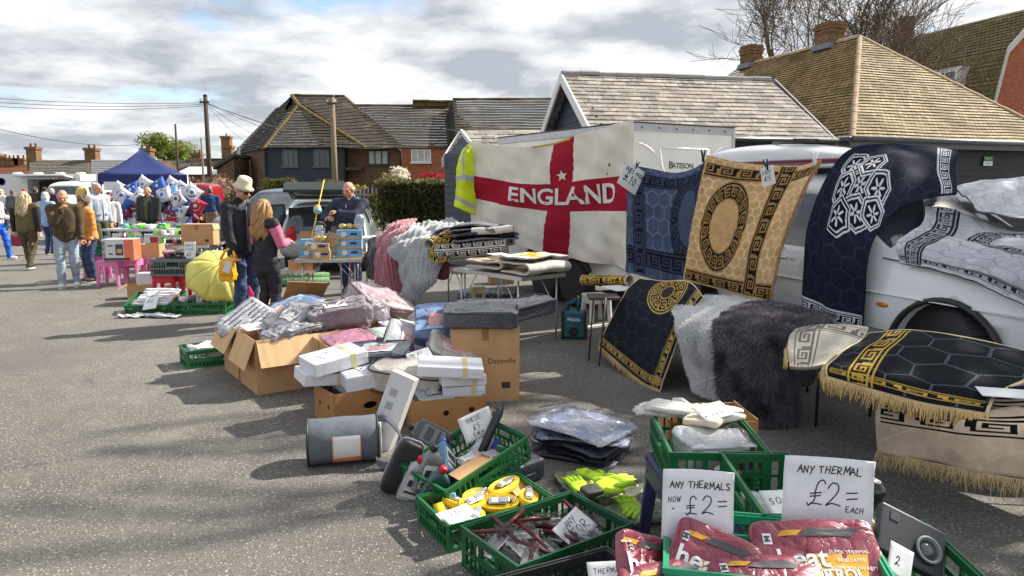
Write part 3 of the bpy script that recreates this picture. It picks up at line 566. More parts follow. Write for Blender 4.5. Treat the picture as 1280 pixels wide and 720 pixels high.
bare_tree('budding_tree','twiggy tree with yellowish green buds in front of the mossy gable house roof',(20.4,28.5,0),8.6,23,5,.13,.9,(.05,0,0),(leafmat('bud_leaves',srgb(120,110,50),srgb(150,140,70)),2,.14,.035),tw=.007,nb=(2,3))
bare_tree('bare_tree','tall leafless tree standing beyond the edge of the car park to the right',(11.6,12.3,0),20,42,4,.48,.85,(-.06,-.04,0),tw=.058,nb=(3,3))
def leafy(name,label,base,h,blobs,n,size,mat,seed,group=None,cat='tree'):
    t = thing(name,label,cat,base,group=group); a = MB()
    segs = skeleton(base,h,.8,seed,3,h * .028,tw=h * .004)
    for pts,rs,lv in segs: a.tube(pts,rs,5,cap=False)
    a.build('trunk',TREEB,t,True,off=base); leaves('crown',blobs,n,size,mat,t,base,seed,hollow=.2); return t
def blobset(c,r,k,seed,sq=.8):
    q = np.random.default_rng(seed); o = []
    for i in range(k):
        d = q.normal(size=3); d /= np.linalg.norm(d); f = q.uniform(.35,.85); s = q.uniform(.28,.5)
        o.append((c[0] + d[0] * r[0] * f,c[1] + d[1] * r[1] * f,c[2] + d[2] * r[2] * f,r[0] * s,r[1] * s,r[2] * s * sq))
    return o
tcn_ = AT(212,190,88); leafy('leafy_tree','broad spring green tree behind the blue gazebo',(tcn_.x,88,0),7.8,blobset((tcn_.x + .2,88,5.6),(4.0,3.6,2.9),26,3),5200,.17,leafmat('spring_leaves',srgb(92,104,42),srgb(140,148,72)),8)
tcn_ = AT(232,195,92); leafy('leafy_tree','paler half leafed tree beside the spring green tree',(tcn_.x + .6,92,0),7.0,blobset((tcn_.x + .8,92,5.0),(2.6,2.6,2.6),14,9),1300,.15,leafmat('pale_spring_leaves',srgb(130,136,84),srgb(160,160,110)),18)
HY = 24.8
hg = thing('ivy_hedge','dense dark green hedge spilling over the metal palisade fence','hedge',(-3.2,HY,0))
xs = np.linspace(AT(484,250,HY).x,AT(590,250,HY).x,13); bl = []
for i,x in enumerate(xs):
    zt = AT(0,226 + 3 * math.sin(i * 1.7),HY).z
    for z in (zt - .35,zt - .75,zt - 1.12 + .2 * math.sin(i * 2.3)): bl.append((x,HY + .1 * math.sin(i),z,.42,.45,.42))
leaves('foliage',bl,15000,.045,leafmat('hedge_leaves',srgb(46,52,26),srgb(78,82,44),.2),hg,hg.location,4,2.2,.3,.5)
leaves('dry_top',[(x,HY,AT(0,228,HY).z,.4,.4,.12) for x in xs],2600,.04,leafmat('hedge_top_leaves',srgb(104,100,58),srgb(130,124,76),.2),hg,hg.location,5,2.2,.3)
mb = MB()
for x in xs[::3]: mb.tube([(x,HY,0),(x + .1,HY,.6),(x,HY,1.3)],[.05,.04,.02],5)
mb.build('stem',TREEB,hg,True,off=hg.location)
GALV = M('galvanised_steel',(.34,.35,.36),.6,metal=0,var=.2,vs=5)
def palisade(x0,x1,Y0,Y1,ztop,label):
    a = AT(x0,234,Y0); b = AT(x1,234,Y1); t = thing('palisade_fence',label,'fence',(a.x,Y0,0)); o = t.location; d = Vector((b.x - a.x,Y1 - Y0,0)); L = d.length; d.normalize(); n = int(L / .155); st = MB()
    R = Matrix((d,Vector((-d.y,d.x,0)),Vector((0,0,1)))).transposed(); first = None
    for i in range(n):
        p = Vector((a.x,Y0,0)) + d * (i + .5) * L / n
        if i < 300:
            if first is None:
                mb = MB(); mb.add([R @ Vector(q) for q in [(-.033,0,.06),(0,.02,.06),(.033,0,.06),(-.033,0,ztop - .08),(0,.02,ztop),(.033,0,ztop - .08)]],[(0,1,4,3),(1,2,5,4),(1,0,3,4),(2,1,4,5)]); first = mb.build('pale',GALV,t); first.location = p - o
            else:
                c = first.copy(); COL.objects.link(c); c.parent = t; c.location = p - o
    for z in (.35,ztop - .3):
        mb = MB(); p = Vector((a.x,Y0,z)) + d * L / 2 + R @ Vector((0,.045,0)); mb.box(p,(L,.04,.05),R); mb.build('rail',GALV,t,off=o)
    k = max(1,int(L / 2.7))
    for i in range(k + 1):
        p = Vector((a.x,Y0,ztop / 2)) + d * (i * L / k) + R @ Vector((0,.1,0)); mb = MB(); mb.box(p,(.1,.06,ztop),R); mb.build('post',BLACKP,t,off=o)
palisade(372,478,27.5,27,1.72,'grey steel palisade fence behind the seller at the table'); palisade(478,610,25.4,25.2,1.55,'grey steel palisade fence half covered by hedge beside the flag')
mb = MB(); p0 = AT(360,290,28); mb.add([(p0.x - 3,28.5,.02),(2,28.5,.02),(2,47,.3),(p0.x - 6,47,.3)],[(0,1,2,3)]); tag(mb.build('lawn',M('lawn_grass',srgb(84,96,40),.9,var=.3,vs=2,bump=.5,bs=40)),kind='structure')
def bush(label,px,py,Y,rx_,rz_,n,size,mat,seed,name='garden_bush'):
    c = AT(px,py,Y); t = thing(name,label,'bush',(c.x,Y,0)); z = c.z
    bl = blobset((c.x,Y,z),(rx_,rx_ * .8,rz_),14,seed,1); leaves('foliage',bl,n,size,mat,t,t.location,seed,hollow=.15); mb = MB(); r_ = random.Random(seed)
    for i in range(6): mb.tube([(c.x + r_.uniform(-.1,.1),Y,0),(c.x + r_.uniform(-.3,.3) * rx_,Y,z * .5),(c.x + r_.uniform(-.6,.6) * rx_,Y + r_.uniform(-.3,.3),z + r_.uniform(0,.5) * rz_)],[.04,.03,.012],5)
    mb.build('stem',TREEB,t,True,off=t.location); return t
WHITEF = leafmat('cream_blossom',srgb(214,206,180),srgb(238,234,222)); HEDGE2 = leafmat('garden_hedge_leaves',srgb(74,78,34),srgb(112,110,52))
b_ = bush('bush covered in cream white blossom behind the hedge',492,221,31,.75,.42,900,.06,WHITEF,2,'blossom_bush')
leaves('leaf_shoots',blobset((AT(492,221,31).x,31,AT(0,218,31).z),(.7,.5,.4),8,5),260,.05,leafmat('lime_shoots',srgb(150,150,60),srgb(180,176,90)),b_,b_.location,3)
bush('bush with crimson red blossom behind the hedge',540,224,32,.75,.3,800,.05,leafmat('crimson_blossom',srgb(160,26,50),srgb(206,60,84)),6,'blossom_bush')
bush('rounded olive hedge bush beside the hatchback',352,231,32,1.0,.35,1500,.05,HEDGE2,8)
bush('clipped olive bush in front of the navy boarded wall',412,234,36,1.4,.4,1500,.06,HEDGE2,9)
bush('bright yellow green shrub behind the fence',445,235,33,.5,.25,700,.045,leafmat('gold_leaves',srgb(170,160,30),srgb(200,190,60)),10)
bush('green shrub by the fence post behind the seller',467,268,26.4,.42,.75,700,.05,HEDGE2,12)
bush('pinkish brown leafless shrub behind the red van',250,236,40,2.2,1.0,2200,.05,leafmat('dry_twigs',srgb(140,110,90),srgb(172,146,122),.1),13)
POLEW = M('weathered_pole_timber',srgb(128,112,92),.9,var=.2,vs=8,stretch=(6,6,.6),bump=.2,bs=40); POLED = M('dark_pole_timber',srgb(70,56,48),.9,var=.2,vs=8)
def pole(label,px,ybot,ytop,Y,r,mat,arms=True):
    b = AT(px,234,Y); top = AT(px,ytop,Y).z; t = thing('utility_pole',label,'utility pole',(b.x,Y,0)); mb = MB(); mb.tube([(0,0,0),(0,0,top)],[r,r * .7],10); mb.build('shaft',mat,t,True)
    if arms:
        mb = MB(); mb.box((0,-r,top - .35),(.5,.08,.1)); mb.build('bracket',BLACKP,t)
        for s in (-1,1):
            mb = MB(); mb.lathe([(.02,0),(.05,.03),(.03,.07),(.05,.1),(.02,.14)],8,(s * .2,-r,top - .3)); mb.build('insulator',WHITEP,t,True)
        mb = MB(); mb.lathe([(r * .8,0),(r * .8,.05),(.02,.1)],10,(0,0,top)); mb.build('cap',BLACKP,t,True)
    return Vector((b.x,Y,top))
pA = pole('tall wooden pole with several cables in front of the far cottages',263,250,120,40,.15,POLED)
pB = pole('pale wooden pole standing before the navy boarded house',419,230,121,38,.17,POLEW)
pC = pole('thin dark pole rising behind the blue gazebo',224,250,155,48,.09,POLED,False)
pole('slim grey post beside the tall wooden pole',255,250,172,50,.08,POLEW,False)
WIRE = M('black_cable',(.03,.03,.035),.6,var=0)
def wire(a,b,sag,label,r=.011):
    a,b = Vector(a),Vector(b); pts = []
    for i in range(25):
        t = i / 24; p = a.lerp(b,t); p.z -= sag * 4 * t * (1 - t); pts.append(p)
    mb = MB(); mb.tube(pts,r,4); o = mb.build('overhead_cable',WIRE,None,off=a); o.location = a; tag(o,label,'cable')
dz = Vector((0,0,-.35))
for i,(yy,sg_) in enumerate(((113,.25),(118,.3),(123,.35))): wire(pA + dz + Vector((0,0,-.08 * i)),AT(-120,yy,34 + i),sg_,('top','middle','lowest')[i] + ' of the three cables from the tall pole to the left',.012)
wire(AT(-60,147,30),AT(178,180,60),.5,'long single cable sagging above the food trailer',.016)
for i,(px,py,Y) in enumerate(((500,183,49),(482,185,49.4),(556,180,49.6))): wire(pA + dz,AT(px,py,Y),.6 + .15 * i,'cable from the tall pole to the eaves of the ' + ('brick house','brick house beside the dark window','red brick house')[i],.013)
wire(pB + dz,AT(640,170,49),.3,'cable from the pale pole across the tiled roof',.012)
for i,(px,py) in enumerate(((330,186),(372,184))): wire(pA + dz,AT(px,py,49.4),.5,'cable from the tall pole to the ' + ('corner','front') + ' of the navy house' if False else 'cable from the tall pole to the navy house ' + ('corner','front')[i],.011)
# ================================================================ DRAPED CLOTH
class Patch:                                             # smooth surface through a grid of 3-D points
    def __init__(s,rows): s.P = np.array([[tuple(p) for p in r] for r in rows],float)
    @staticmethod
    def _cr(n,t):
        x = np.clip(t,0,1) * (n - 1); i = np.minimum(x.astype(int),n - 2); f = (x - i)[...,None]
        I = [np.clip(i + k,0,n - 1) for k in (-1,0,1,2)]
        W = [-.5 * f + f * f - .5 * f ** 3,1 - 2.5 * f * f + 1.5 * f ** 3,.5 * f + 2 * f * f - 1.5 * f ** 3,-.5 * f * f + .5 * f ** 3]
        return I,W
    def S(s,u,v):                                      # u along a row, v down the rows
        u,v = np.broadcast_arrays(np.asarray(u,float),np.asarray(v,float)); Iu,Wu = s._cr(s.P.shape[1],u); Iv,Wv = s._cr(s.P.shape[0],v); o = 0
        for a,wa in zip(Iv,Wv):
            for b,wb in zip(Iu,Wu): o = o + wa * wb * s.P[a,b]
        return o
    def N(s,u,v,e=.01):
        a = s.S(np.minimum(u + e,1),v) - s.S(np.maximum(u - e,0),v); b = s.S(u,np.minimum(v + e,1)) - s.S(u,np.maximum(v - e,0)); n = np.cross(b,a); return n / (np.linalg.norm(n,axis=-1)[...,None] + 1e-9)
    def size(s):
        u = np.linspace(0,1,40); a = s.S(u,np.full(40,.5)); b = s.S(np.full(40,.5),u); return np.linalg.norm(np.diff(a,axis=0),axis=1).sum(),np.linalg.norm(np.diff(b,axis=0),axis=1).sum()
def sheet(name,patch,nu,nv,thick,colfn,mat,parent=None,back=(.3,.28,.25),disp=None,loc=None,off=None,flip=False):
    U,V = np.meshgrid(np.linspace(0,1,nu + 1),np.linspace(0,1,nv + 1)); P = patch.S(U,V); Nn = patch.N(U,V) * (-1 if flip else 1)
    if disp is not None: P = P + Nn * disp(U,V,P)[...,None]
    B = P - Nn * thick
    if off is not None: P = P - np.array(off); B = B - np.array(off)
    n = (nu + 1) * (nv + 1); idx = np.arange(n).reshape(nv + 1,nu + 1)
    q = np.stack([idx[:-1,:-1],idx[:-1,1:],idx[1:,1:],idx[1:,:-1]],-1).reshape(-1,4); q2 = q[:,::-1] + n
    ring = np.concatenate([idx[0,:],idx[1:,-1],idx[-1,-2::-1],idx[-2:0:-1,0]]); r2 = np.roll(ring,-1); side = np.stack([r2,ring,ring + n,r2 + n],-1)
    if flip: q = q[:,::-1]; q2 = q2[:,::-1]; side = side[:,::-1]
    uc = (np.arange(nu) + .5) / nu; vc = (np.arange(nv) + .5) / nv; UC,VC = np.meshgrid(uc,vc); C = colfn(UC,VC).reshape(-1,3)
    bk = np.broadcast_to(np.array(back),(len(q2) + len(side),3))
    return npmesh(name,np.concatenate([P.reshape(-1,3),B.reshape(-1,3)]),np.concatenate([q,q2,side]),mat,parent,True,np.concatenate([C,bk]),loc)
KEY = np.array([[int(c == '#') for c in r] for r in ("##########","..........","#######...","#.....#...","#.###.#..#","#.#...#..#","#.#####..#","#........#","##########","..........","##########")])
def key(s,t,L):
    i = np.clip((t * KEY.shape[0]).astype(int),0,KEY.shape[0] - 1); j = (np.floor(s / L * KEY.shape[1]).astype(int)) % KEY.shape[1]; return KEY[i,j]
def hexline(x,y,s,w):
    x = x / s; y = y / s; r = np.array([1,3 ** .5]); best = None
    for ox,oy in ((0,0),(.5,3 ** .5 / 2)):
        a = (x - ox + .5) % 1 - .5; b = (y - oy + r[1] / 2) % r[1] - r[1] / 2; d = a * a + b * b
        e = np.maximum(np.abs(a),np.abs(a) * .5 + np.abs(b) * 3 ** .5 / 2)
        best = e if best is None else np.where(d < bd,e,best); bd = d if best is e else np.minimum(bd,d)
    return best > .5 - w
def pattern(W,L,base,line,dark,light,inset=.14,bw=.14,kl=.14,hexs=.12,border=None,medal=None,edges='tblr',hexcluster=None,solid=True,seed=0,hw=.06,ins={}):
    base,line,dark,light = [np.array(c) for c in (base,line,dark,light)]
    def fn(u,v):
        x = u * W; y = v * L; C = np.broadcast_to(base,u.shape + (3,)).copy()
        C *= (1 + .16 * fnoise(np.stack([x,y,0 * x],-1),9,seed))[...,None]
        C[hexline(x,y,hexs,hw)] = line
        if medal:
            cx,cy,ra,rb,wd = medal; dx_,dy_ = (x - cx) / ra,(y - cy) / rb; r = np.hypot(dx_,dy_); a = np.arctan2(dy_,dx_); m = (r < 1) & (r > 1 - wd); kk = key((a + PI) * .5 * (ra + rb),(r - 1 + wd) / wd,kl * .8)
            C[m] = dark; C[m & (kk == 1)] = light; C[(r <= 1 - wd)] = base * .95 + light * .05
        for e in edges:
            inset_ = ins.get(e,inset); d = {'t': y,'b': L - y,'l': x,'r': W - x}[e]; s = x if e in 'tb' else y; o = {'t': x,'b': x,'l': y,'r': y}[e]; lim = W if e in 'tb' else L
            m = (d > inset_) & (d < inset_ + bw) & (o > inset * .3) & (o < lim - inset * .3); k_ = key(s,(d - inset_) / bw,kl)
            if solid: C[m] = dark
            C[m & (k_ == 1)] = light
        if hexcluster:
            for hx,hy,hr in hexcluster:
                a,b = np.abs(x - hx),np.abs(y - hy); e = np.maximum(b,b * .5 + a * 3 ** .5 / 2) / hr; C[e < 1] = dark
                for lo,hi in ((.86,.96),(.66,.76)): C[(e > lo) & (e < hi)] = light
                r = np.hypot(x - hx,y - hy) / hr; an = np.arctan2(y - hy,x - hx); C[(e < .58) & (r < .3 + .25 * np.cos(6 * an))] = light; C[(r < .1)] = dark
        if border is not None:
            bc,bwid = border; m = (x < bwid) | (x > W - bwid) | (y < bwid) | (y > L - bwid); C[m] = np.array(bc)
        return np.clip(C,0,1)
    return fn
PILE = M('woven_rug_pile',attr='pattern',rough=.9,var=.16,vs=14,bump=.25,bs=260,sheen=0,spec=.12,dist=.004)
CLOTH = M('printed_cloth',attr='pattern',rough=.85,var=.10,vs=5,bump=.1,bs=200,spec=.2)
def fringe(patch,path,length,mat,parent,off,n=260,seed=1,rad=.0022,sway=.35,outn=None):   # knotted threads hanging from an edge: path gives (u, v) of t in 0..1
    r = np.random.default_rng(seed); V = []; Fs = []
    for i in range(n):
        t = (i + r.uniform(-.3,.3)) / n; t = min(max(t,0),1); u,v = path(t); p = patch.S(np.array(u),np.array(v)); c = patch.S(np.array(.5 * u + .25),np.array(.5 * v + .25)); o_ = (p - c); o_[2] *= .5; o_ /= np.linalg.norm(o_) + 1e-9
        if outn is not None: o_ = np.array(outn,float)
        L = length * r.uniform(.75,1.15); q0 = p; q1 = p + o_ * L * .3 + np.array([0,0,-L * .3]) + r.normal(size=3) * L * .06; q2 = q1 + o_ * L * .05 + np.array([0,0,-L * .62]) + r.normal(size=3) * L * sway * .35
        sd = np.cross(o_,[0,0,1.]); sd /= np.linalg.norm(sd) + 1e-9; b = len(V)
        for q,w in ((q0,1.6),(q1,1.5),(q2,.5)):
            V += [q - sd * rad * w,q + sd * rad * w,q + o_ * rad * w * 1.4]
        for k in (0,3): Fs += [(b + k,b + k + 1,b + k + 4,b + k + 3),(b + k + 1,b + k + 2,b + k + 5,b + k + 4),(b + k + 2,b + k,b + k + 3,b + k + 5)]
    return npmesh('fringe',np.array(V) - np.array(off),Fs,mat,parent,False)
def hairs(name,patch,n,length,mat,parent,off,seed,rad=.0028,g=.5,jit=.55,lift=0.0):
    r = np.random.default_rng(seed); u,v = r.random(n),r.random(n); p = patch.S(u,v); nn = patch.N(u,v); cl = np.stack([fnoise(p,9,seed + k) for k in range(3)],-1) * .8
    d = nn + cl * .8 + r.normal(size=(n,3)) * jit * .5; d[:,2] -= g * .4; d /= np.linalg.norm(d,axis=1)[:,None]; L = length * r.uniform(.6,1.2,n)[:,None]
    sd = np.cross(d,r.normal(size=(n,3))); sd /= np.linalg.norm(sd,axis=1)[:,None]; m = p + d * L * .55; e = m + (d * .6 + np.array([0,0,-g * .7]) + cl * .5) * L * .5
    V = np.stack([p - sd * rad,p + sd * rad,m + sd * rad * .8,m - sd * rad * .8,e],1).reshape(-1,3) - np.array(off); b = np.arange(n)[:,None] * 5
    return npmesh(name,V,np.concatenate([b + np.array([0,1,2]),b + np.array([0,2,3]),b + np.array([3,2,4])],0),mat,parent,False)

# ================================================================ HORSE TRAILER AND FLAG
TW = M('trailer_white',(.80,.79,.76),.45,var=.06,vs=2.5,bump=.03,bs=8); ALU = M('dull_aluminium',(.52,.53,.54),.42,metal=.6,var=.12,vs=9); TYRE = M('tyre_rubber',(.028,.028,.03),.85,var=.2,vs=20,bump=.3,bs=70); RIM = M('grey_wheel_rim',(.30,.31,.32),.45,metal=.5)
C1 = AT(790,153,9.2); HT = C1.z; tu = Vector((-.50,.866,0)); tr_ = Vector((.866,.50,0)); TL_,TWD = 3.45,1.78
trl = thing('horse_trailer','white panelled horse trailer with twin axle wheels behind the flag','trailer',(C1.x,C1.y,0)); trl.rotation_euler = (0,0,math.atan2(tr_.y,tr_.x))   # local x to the right face, y to the far end
mb = MB(); mb.bx(0,TWD,0,TL_,.42,HT - .06); mb.build('body',TW,trl,bevel=.03)
mb = MB()
for x in (0,TWD): mb.bx(x - .015,x + .015,-.014,TL_ + .014,HT - .1,HT + .0)
for y in (0,TL_): mb.bx(.016,TWD - .016,y - .013,y + .013,HT - .1,HT - .001)
mb.build('roof_rim',ALU,trl,bevel=.006)
mb = MB(); mb.bx(-.02,TWD + .02,-.02,TL_ + .02,HT,HT + .018); mb.build('roof',BLACKP,trl,bevel=.006)
for k in range(6):
    mb = MB(); mb.lathe([(.012,0),(.012,.008),(.006,.01)],8,(0,0,0)); o = mb.build('rivet',BLACKP,trl,True); o.location = (.15 + k * .29,-.015,HT - .05); o.rotation_euler = (PI / 2,0,0)
for x in (0,TWD): mb = MB(); mb.bx(x - .02,x + .02,-.02,.02,.42,HT - .101); mb.build('corner_post',ALU,trl,bevel=.006)
mb = MB(); z0,z1 = HT - .98,HT - .3; pl = [(.46,z1),(1.32,z1),(1.18,z0),(.6,z0)]
for i in range(4):
    a_,b_ = pl[i],pl[(i + 1) % 4]; mb.tube([(a_[0],-.002,a_[1]),(b_[0],-.002,b_[1])],.014,6)
mb.build('panel_rib',TW,trl,True)
for s in (1,-1):
    mb = MB(); cx = .0 if s == 1 else TWD; mb.tube([(cx + s * (.08 + .62 * math.sin(a_)),-.002,HT - 1.3 + 1.05 * math.cos(a_)) for a_ in np.linspace(0,1.5,14)],.014,6); mb.build('panel_rib',TW,trl,True)
mb = MB(); put_text(mb,'B',lambda u,v: (.66 + u,-.004,HT - .52 + v),.13,bold=True); put_text(mb,'ATESON',lambda u,v: (.87 + u,-.004,HT - .527 + v),.098,bold=True); mb.build('lettering',M('brown_letters',(.10,.085,.07),.6),trl)
mb = MB(); mb.bx(.1,TWD - .1,.1,TL_ - .1,.34,.42); mb.box((TWD / 2,-.6,.4),(.09,1.2,.09)); mb.build('chassis',BLACKP,trl)
def wheel(parent,c,r,w,axis,rim=RIM,spokes=0):
    R = Vector((0,0,1)).rotation_difference(Vector(axis).normalized()).to_matrix(); mb = MB()
    mb.lathe([(r * .62,-w / 2),(r * .9,-w / 2),(r * .985,-w * .38),(r,-w * .2),(r,w * .2),(r * .985,w * .38),(r * .9,w / 2),(r * .62,w / 2)],32,(0,0,0),R=R); o = mb.build('wheel',TYRE,parent,True,loc=c)
    mb = MB()
    for k in range(40):
        a = 2 * PI * k / 40; p = R @ Vector((r * math.cos(a),r * math.sin(a),0)); Rt = R @ Matrix.Rotation(a,3,'Z'); mb.box(p,(.012,r * .09,w * .72),Rt)
    mb.build('tread',TYRE,o)
    mb = MB(); mb.lathe([(r * .64,-w * .42),(r * .6,w * .1),(r * .3,w * .2),(r * .28,w * .32),(.01,w * .34)],24,(0,0,0),R=R)
    for k in range(spokes):
        a = 2 * PI * k / spokes; Rt = R @ Matrix.Rotation(a,3,'Z'); mb.box(Rt @ Vector((r * .42,0,w * .3)),(r * .42,r * .14,w * .16),Rt)
    mb.lathe([(r * .66,w * .28),(r * .66,w * .40),(r * .60,w * .40),(r * .58,w * .28)],24,(0,0,0),R=R); mb.build('rim',rim,o,True); return o
for y in (TL_ * .50,TL_ * .50 + .78): wheel(trl,(.02,y - .55,.35),.34,.2,(-1,0,0)); wheel(trl,(TWD - .02,y - .55,.35),.34,.2,(1,0,0))
mb = MB(); mb.tube([(-.1,TL_ * .5 - 1.0,.55),(-.1,TL_ * .5 - .8,.78),(-.1,TL_ * .5 + .5,.78),(-.1,TL_ * .5 + .7,.55)],.05,6); mb.build('mudguard',BLACKP,trl,True)

fy0,fy1 = 11.5,9.08
def fp(px,py,k): return AT(px,py,fy0 + (fy1 - fy0) * k)
fl_rows = []
top = [(587,176),(618,181),(655,184),(692,178),(735,165),(768,155),(791,149)]; bot = [(586,292),(618,300),(655,309),(692,319),(735,327),(768,333),(790,338)]
for v in (0,.2,.4,.6,.8,1):
    row = []
    for i,(a_,b_) in enumerate(zip(top,bot)):
        k = (a_[0] - 587) / 204; bul = -.07 * math.sin(PI * v) * (1 if i % 2 else .3); row.append(fp(a_[0] + (b_[0] - a_[0]) * v,a_[1] + (b_[1] - a_[1]) * v,k) + Vector((.4,-.6,0)) * (bul * -1))
    fl_rows.append(row)
FP = Patch(fl_rows); RED = srgb(166,34,54)
def flagcol(u,v):
    C = np.broadcast_to(np.array(srgb(236,230,218)),u.shape + (3,)).copy(); P_ = np.stack([u * 3.3,v * 1.8,0 * u],-1)
    C *= (1 - .12 * np.clip(fnoise(P_,2.2,5),0,1) - .08 * np.clip(fnoise(P_,6,9),0,1))[...,None]
    r = (np.abs(u - .525 - .045 * (.5 - v)) < .054) | (np.abs(v - .49) < .122); C[r] = RED; C[(v < .03) & (u > .38) & (u < .58)] = srgb(200,160,50)
    C[(np.hypot((u - .78) * 1.8,(v - .28)) < .012) | (np.hypot((u - .76) * 1.8,v - .34) < .009)] = (.2,.18,.15); return C
fdisp = lambda U,V,P: .042 * fnoise(P,2.6,3) + .030 * np.sin((U * 3.2 + V * 1.6) * 7 + 2 * np.sin(V * 3)) * (.25 + V) + .012 * np.sin((U * 2 - V * 2.4) * 16) * np.clip(U - .45,0,1) * 1.6 + .012 * fnoise(P,8,4)
fdn = Vector(FP.P[0,-1]); fl = thing('england_flag','large white flag with red cross reading ENGLAND hung on the trailer side','flag',(AT(690,240,10.3).x,10.3,1.2)); fo = fl.location
FLAGM = M('flag_cloth',attr='pattern',rough=.85,var=.06,vs=7,spec=.15,trn=.1)
sheet('flag_cloth',FP,320,180,.004,flagcol,FLAGM,fl,srgb(190,184,172),fdisp,off=fo)
def on_flag(u,v,h=.008):
    U,V = np.array(u),np.array(v); P = FP.S(U,V); n = FP.N(U,V); return tuple(P + n * (fdisp(U,V,P) + h) - np.array(fo))
mb = MB()
v_,f_ = text_mesh('ENGLAND',True); xs_ = [p[0] for p in v_]; w_ = max(xs_) - min(xs_)
mb.add([on_flag(.535 + p[0] / w_ * .56,.49 - p[1] / .72 * .145) for p in v_],f_)
st_ = []
for k in range(10): a = PI / 2 + k * PI / 5; rr_ = .050 if k % 2 == 0 else .021; st_.append(on_flag(.537 + math.cos(a) * rr_ * .55,.305 - math.sin(a) * rr_))
mb.add(st_ + [on_flag(.537,.305)],[(i,(i + 1) % 10,10) for i in range(10)]); mb.build('white_lettering',M('white_print',(.72,.71,.68),.8),fl)

HV = M('fluorescent_yellow',srgb(205,225,30),.6,var=.10,vs=6,bump=.3,bs=9,dist=.03); REFL = M('reflective_tape',(.5,.5,.5),.4,metal=.2)
jk = thing('high_visibility_jacket','fluorescent yellow jacket with grey reflective bands hanging beside the flag','jacket',(AT(578,265,11.3).x,11.3,AT(0,265,11.3).z)); jo = jk.location
jr = [[(580,183),(585,182),(590,184)],[(573,200),(581,196),(592,200)],[(570,222),(579,220),(593,222)],[(569,245),(578,246),(594,250)],[(568,258),(578,262),(594,268)]]
JP = Patch([[AT(x,y,11.35 - .12 * math.sin(PI * j / 2) + .03 * (i % 2)) for j,(x,y) in enumerate(r)] for i,r in enumerate(jr)])
def jcol(u,v):
    C = np.broadcast_to(np.array(srgb(205,225,30)),u.shape + (3,)).copy(); C[(np.abs(v - .52) < .035) | (np.abs(v - .82 - .1 * (u - .5)) < .035) | ((np.abs(u - .35 - .3 * v) < .06) & (v < .5))] = (.42,.43,.42); return C
sheet('jacket_body',JP,24,60,.05,jcol,M('hivis_cloth',attr='pattern',rough=.6,var=.08,vs=8),jk,srgb(190,210,30),lambda U,V,P: .02 * fnoise(P,9,2),off=jo)

# ================================================================ CARS (lofted bodies with cut wheel arches)
def car_mesh(st,arches,arch_r,name):
    V,Fs,MI = [],[],[]
    def ringpts(s_):
        x,zb,zl,zt,wl,wb,wt = s_[:7]; g = zt - zl
        h = [(0,zb),(wl * .9,zb),(wl,zb + .12),(wl * 1.015,zb + (zl - zb) * .55),(wb,zl),(wt + (wb - wt) * .12,zl + g * .85 if g > .1 else zl + g * .6),(wt * .86,zt),(0,zt + .015)]
        return [(x,-a,z) for a,z in h] + [(x,a,z) for a,z in h[-2:0:-1]]
    n = 14
    for s_ in st: V += ringpts(s_)
    for i in range(len(st) - 1):
        for j in range(n):
            j2 = (j + 1) % n; Fs.append((i * n + j,i * n + j2,(i + 1) * n + j2,(i + 1) * n + j)); gl = st[i][7] if len(st[i]) > 7 else ''
            MI.append(1 if (('s' in gl and j in (4,9)) or ('w' in gl and j in (5,6,7,8))) else 0)
    Fs += [tuple(range(n)),tuple((len(st) - 1) * n + j for j in range(n - 1,-1,-1))]; MI += [0,0]
    me = bpy.data.meshes.new(name); me.from_pydata(V,[],Fs); me.polygons.foreach_set('material_index',MI); me.materials.append(INK); me.materials.append(GLASSW)
    o = bpy.data.objects.new(name,me); COL.objects.link(o); cut = []
    bm = bmesh.new(); bm.from_mesh(me); bmesh.ops.recalc_face_normals(bm,faces=bm.faces); bm.to_mesh(me); bm.free()
    m = o.modifiers.new('s','SUBSURF'); m.levels = 2; m.render_levels = 2
    for ax,az_ in arches:
        c = MB(); c.cyl((ax,-2,az_),(ax,2,az_),arch_r,n=28); co = c.build('cut',INK); cut.append(co); b = o.modifiers.new('b','BOOLEAN'); b.operation = 'DIFFERENCE'; b.object = co; b.solver = 'EXACT'
    dg = bpy.context.evaluated_depsgraph_get(); dg.update(); res = bpy.data.meshes.new_from_object(o.evaluated_get(dg)); bpy.data.objects.remove(o)
    for c in cut: bpy.data.objects.remove(c)
    return res
def split_glass(me,body_mat,parent,scl=1):
    bm = bmesh.new(); bm.from_mesh(me); bmesh.ops.scale(bm,vec=(scl,) * 3,verts=bm.verts)
    gf = [f for f in bm.faces if f.material_index == 1]; seen = set(); isl = []
    for f in gf:
        if f in seen: continue
        st = [f]; seen.add(f); g = []
        while st:
            q = st.pop(); g.append(q)
            for e in q.edges:
                for h in e.link_faces:
                    if h not in seen and h.material_index == 1 and h.normal.dot(q.normal) > .3: seen.add(h); st.append(h)
        isl.append(g)
    for g in isl:
        b2 = bmesh.new(); mp = {}
        for f in g:
            for v in f.verts:
                if v not in mp: mp[v] = b2.verts.new(v.co - v.normal * .006)
            b2.faces.new([mp[v] for v in f.verts])
        m2 = bpy.data.meshes.new('window'); b2.to_mesh(m2); b2.free(); m2.materials.append(GLASSW); link('window',m2,parent,True)
    bmesh.ops.delete(bm,geom=gf,context='FACES'); m3 = bpy.data.meshes.new('body'); bm.to_mesh(m3); bm.free(); m3.materials.clear(); m3.materials.append(body_mat)
    m3.polygons.foreach_set('material_index',[0] * len(m3.polygons))
    o = link('body',m3,parent,True); sm = o.modifiers.new('solid','SOLIDIFY'); sm.thickness = .012; sm.offset = -1; return o
CARW = M('white_car_paint',(.80,.82,.85),.22,var=.03,vs=2,coat=.8);
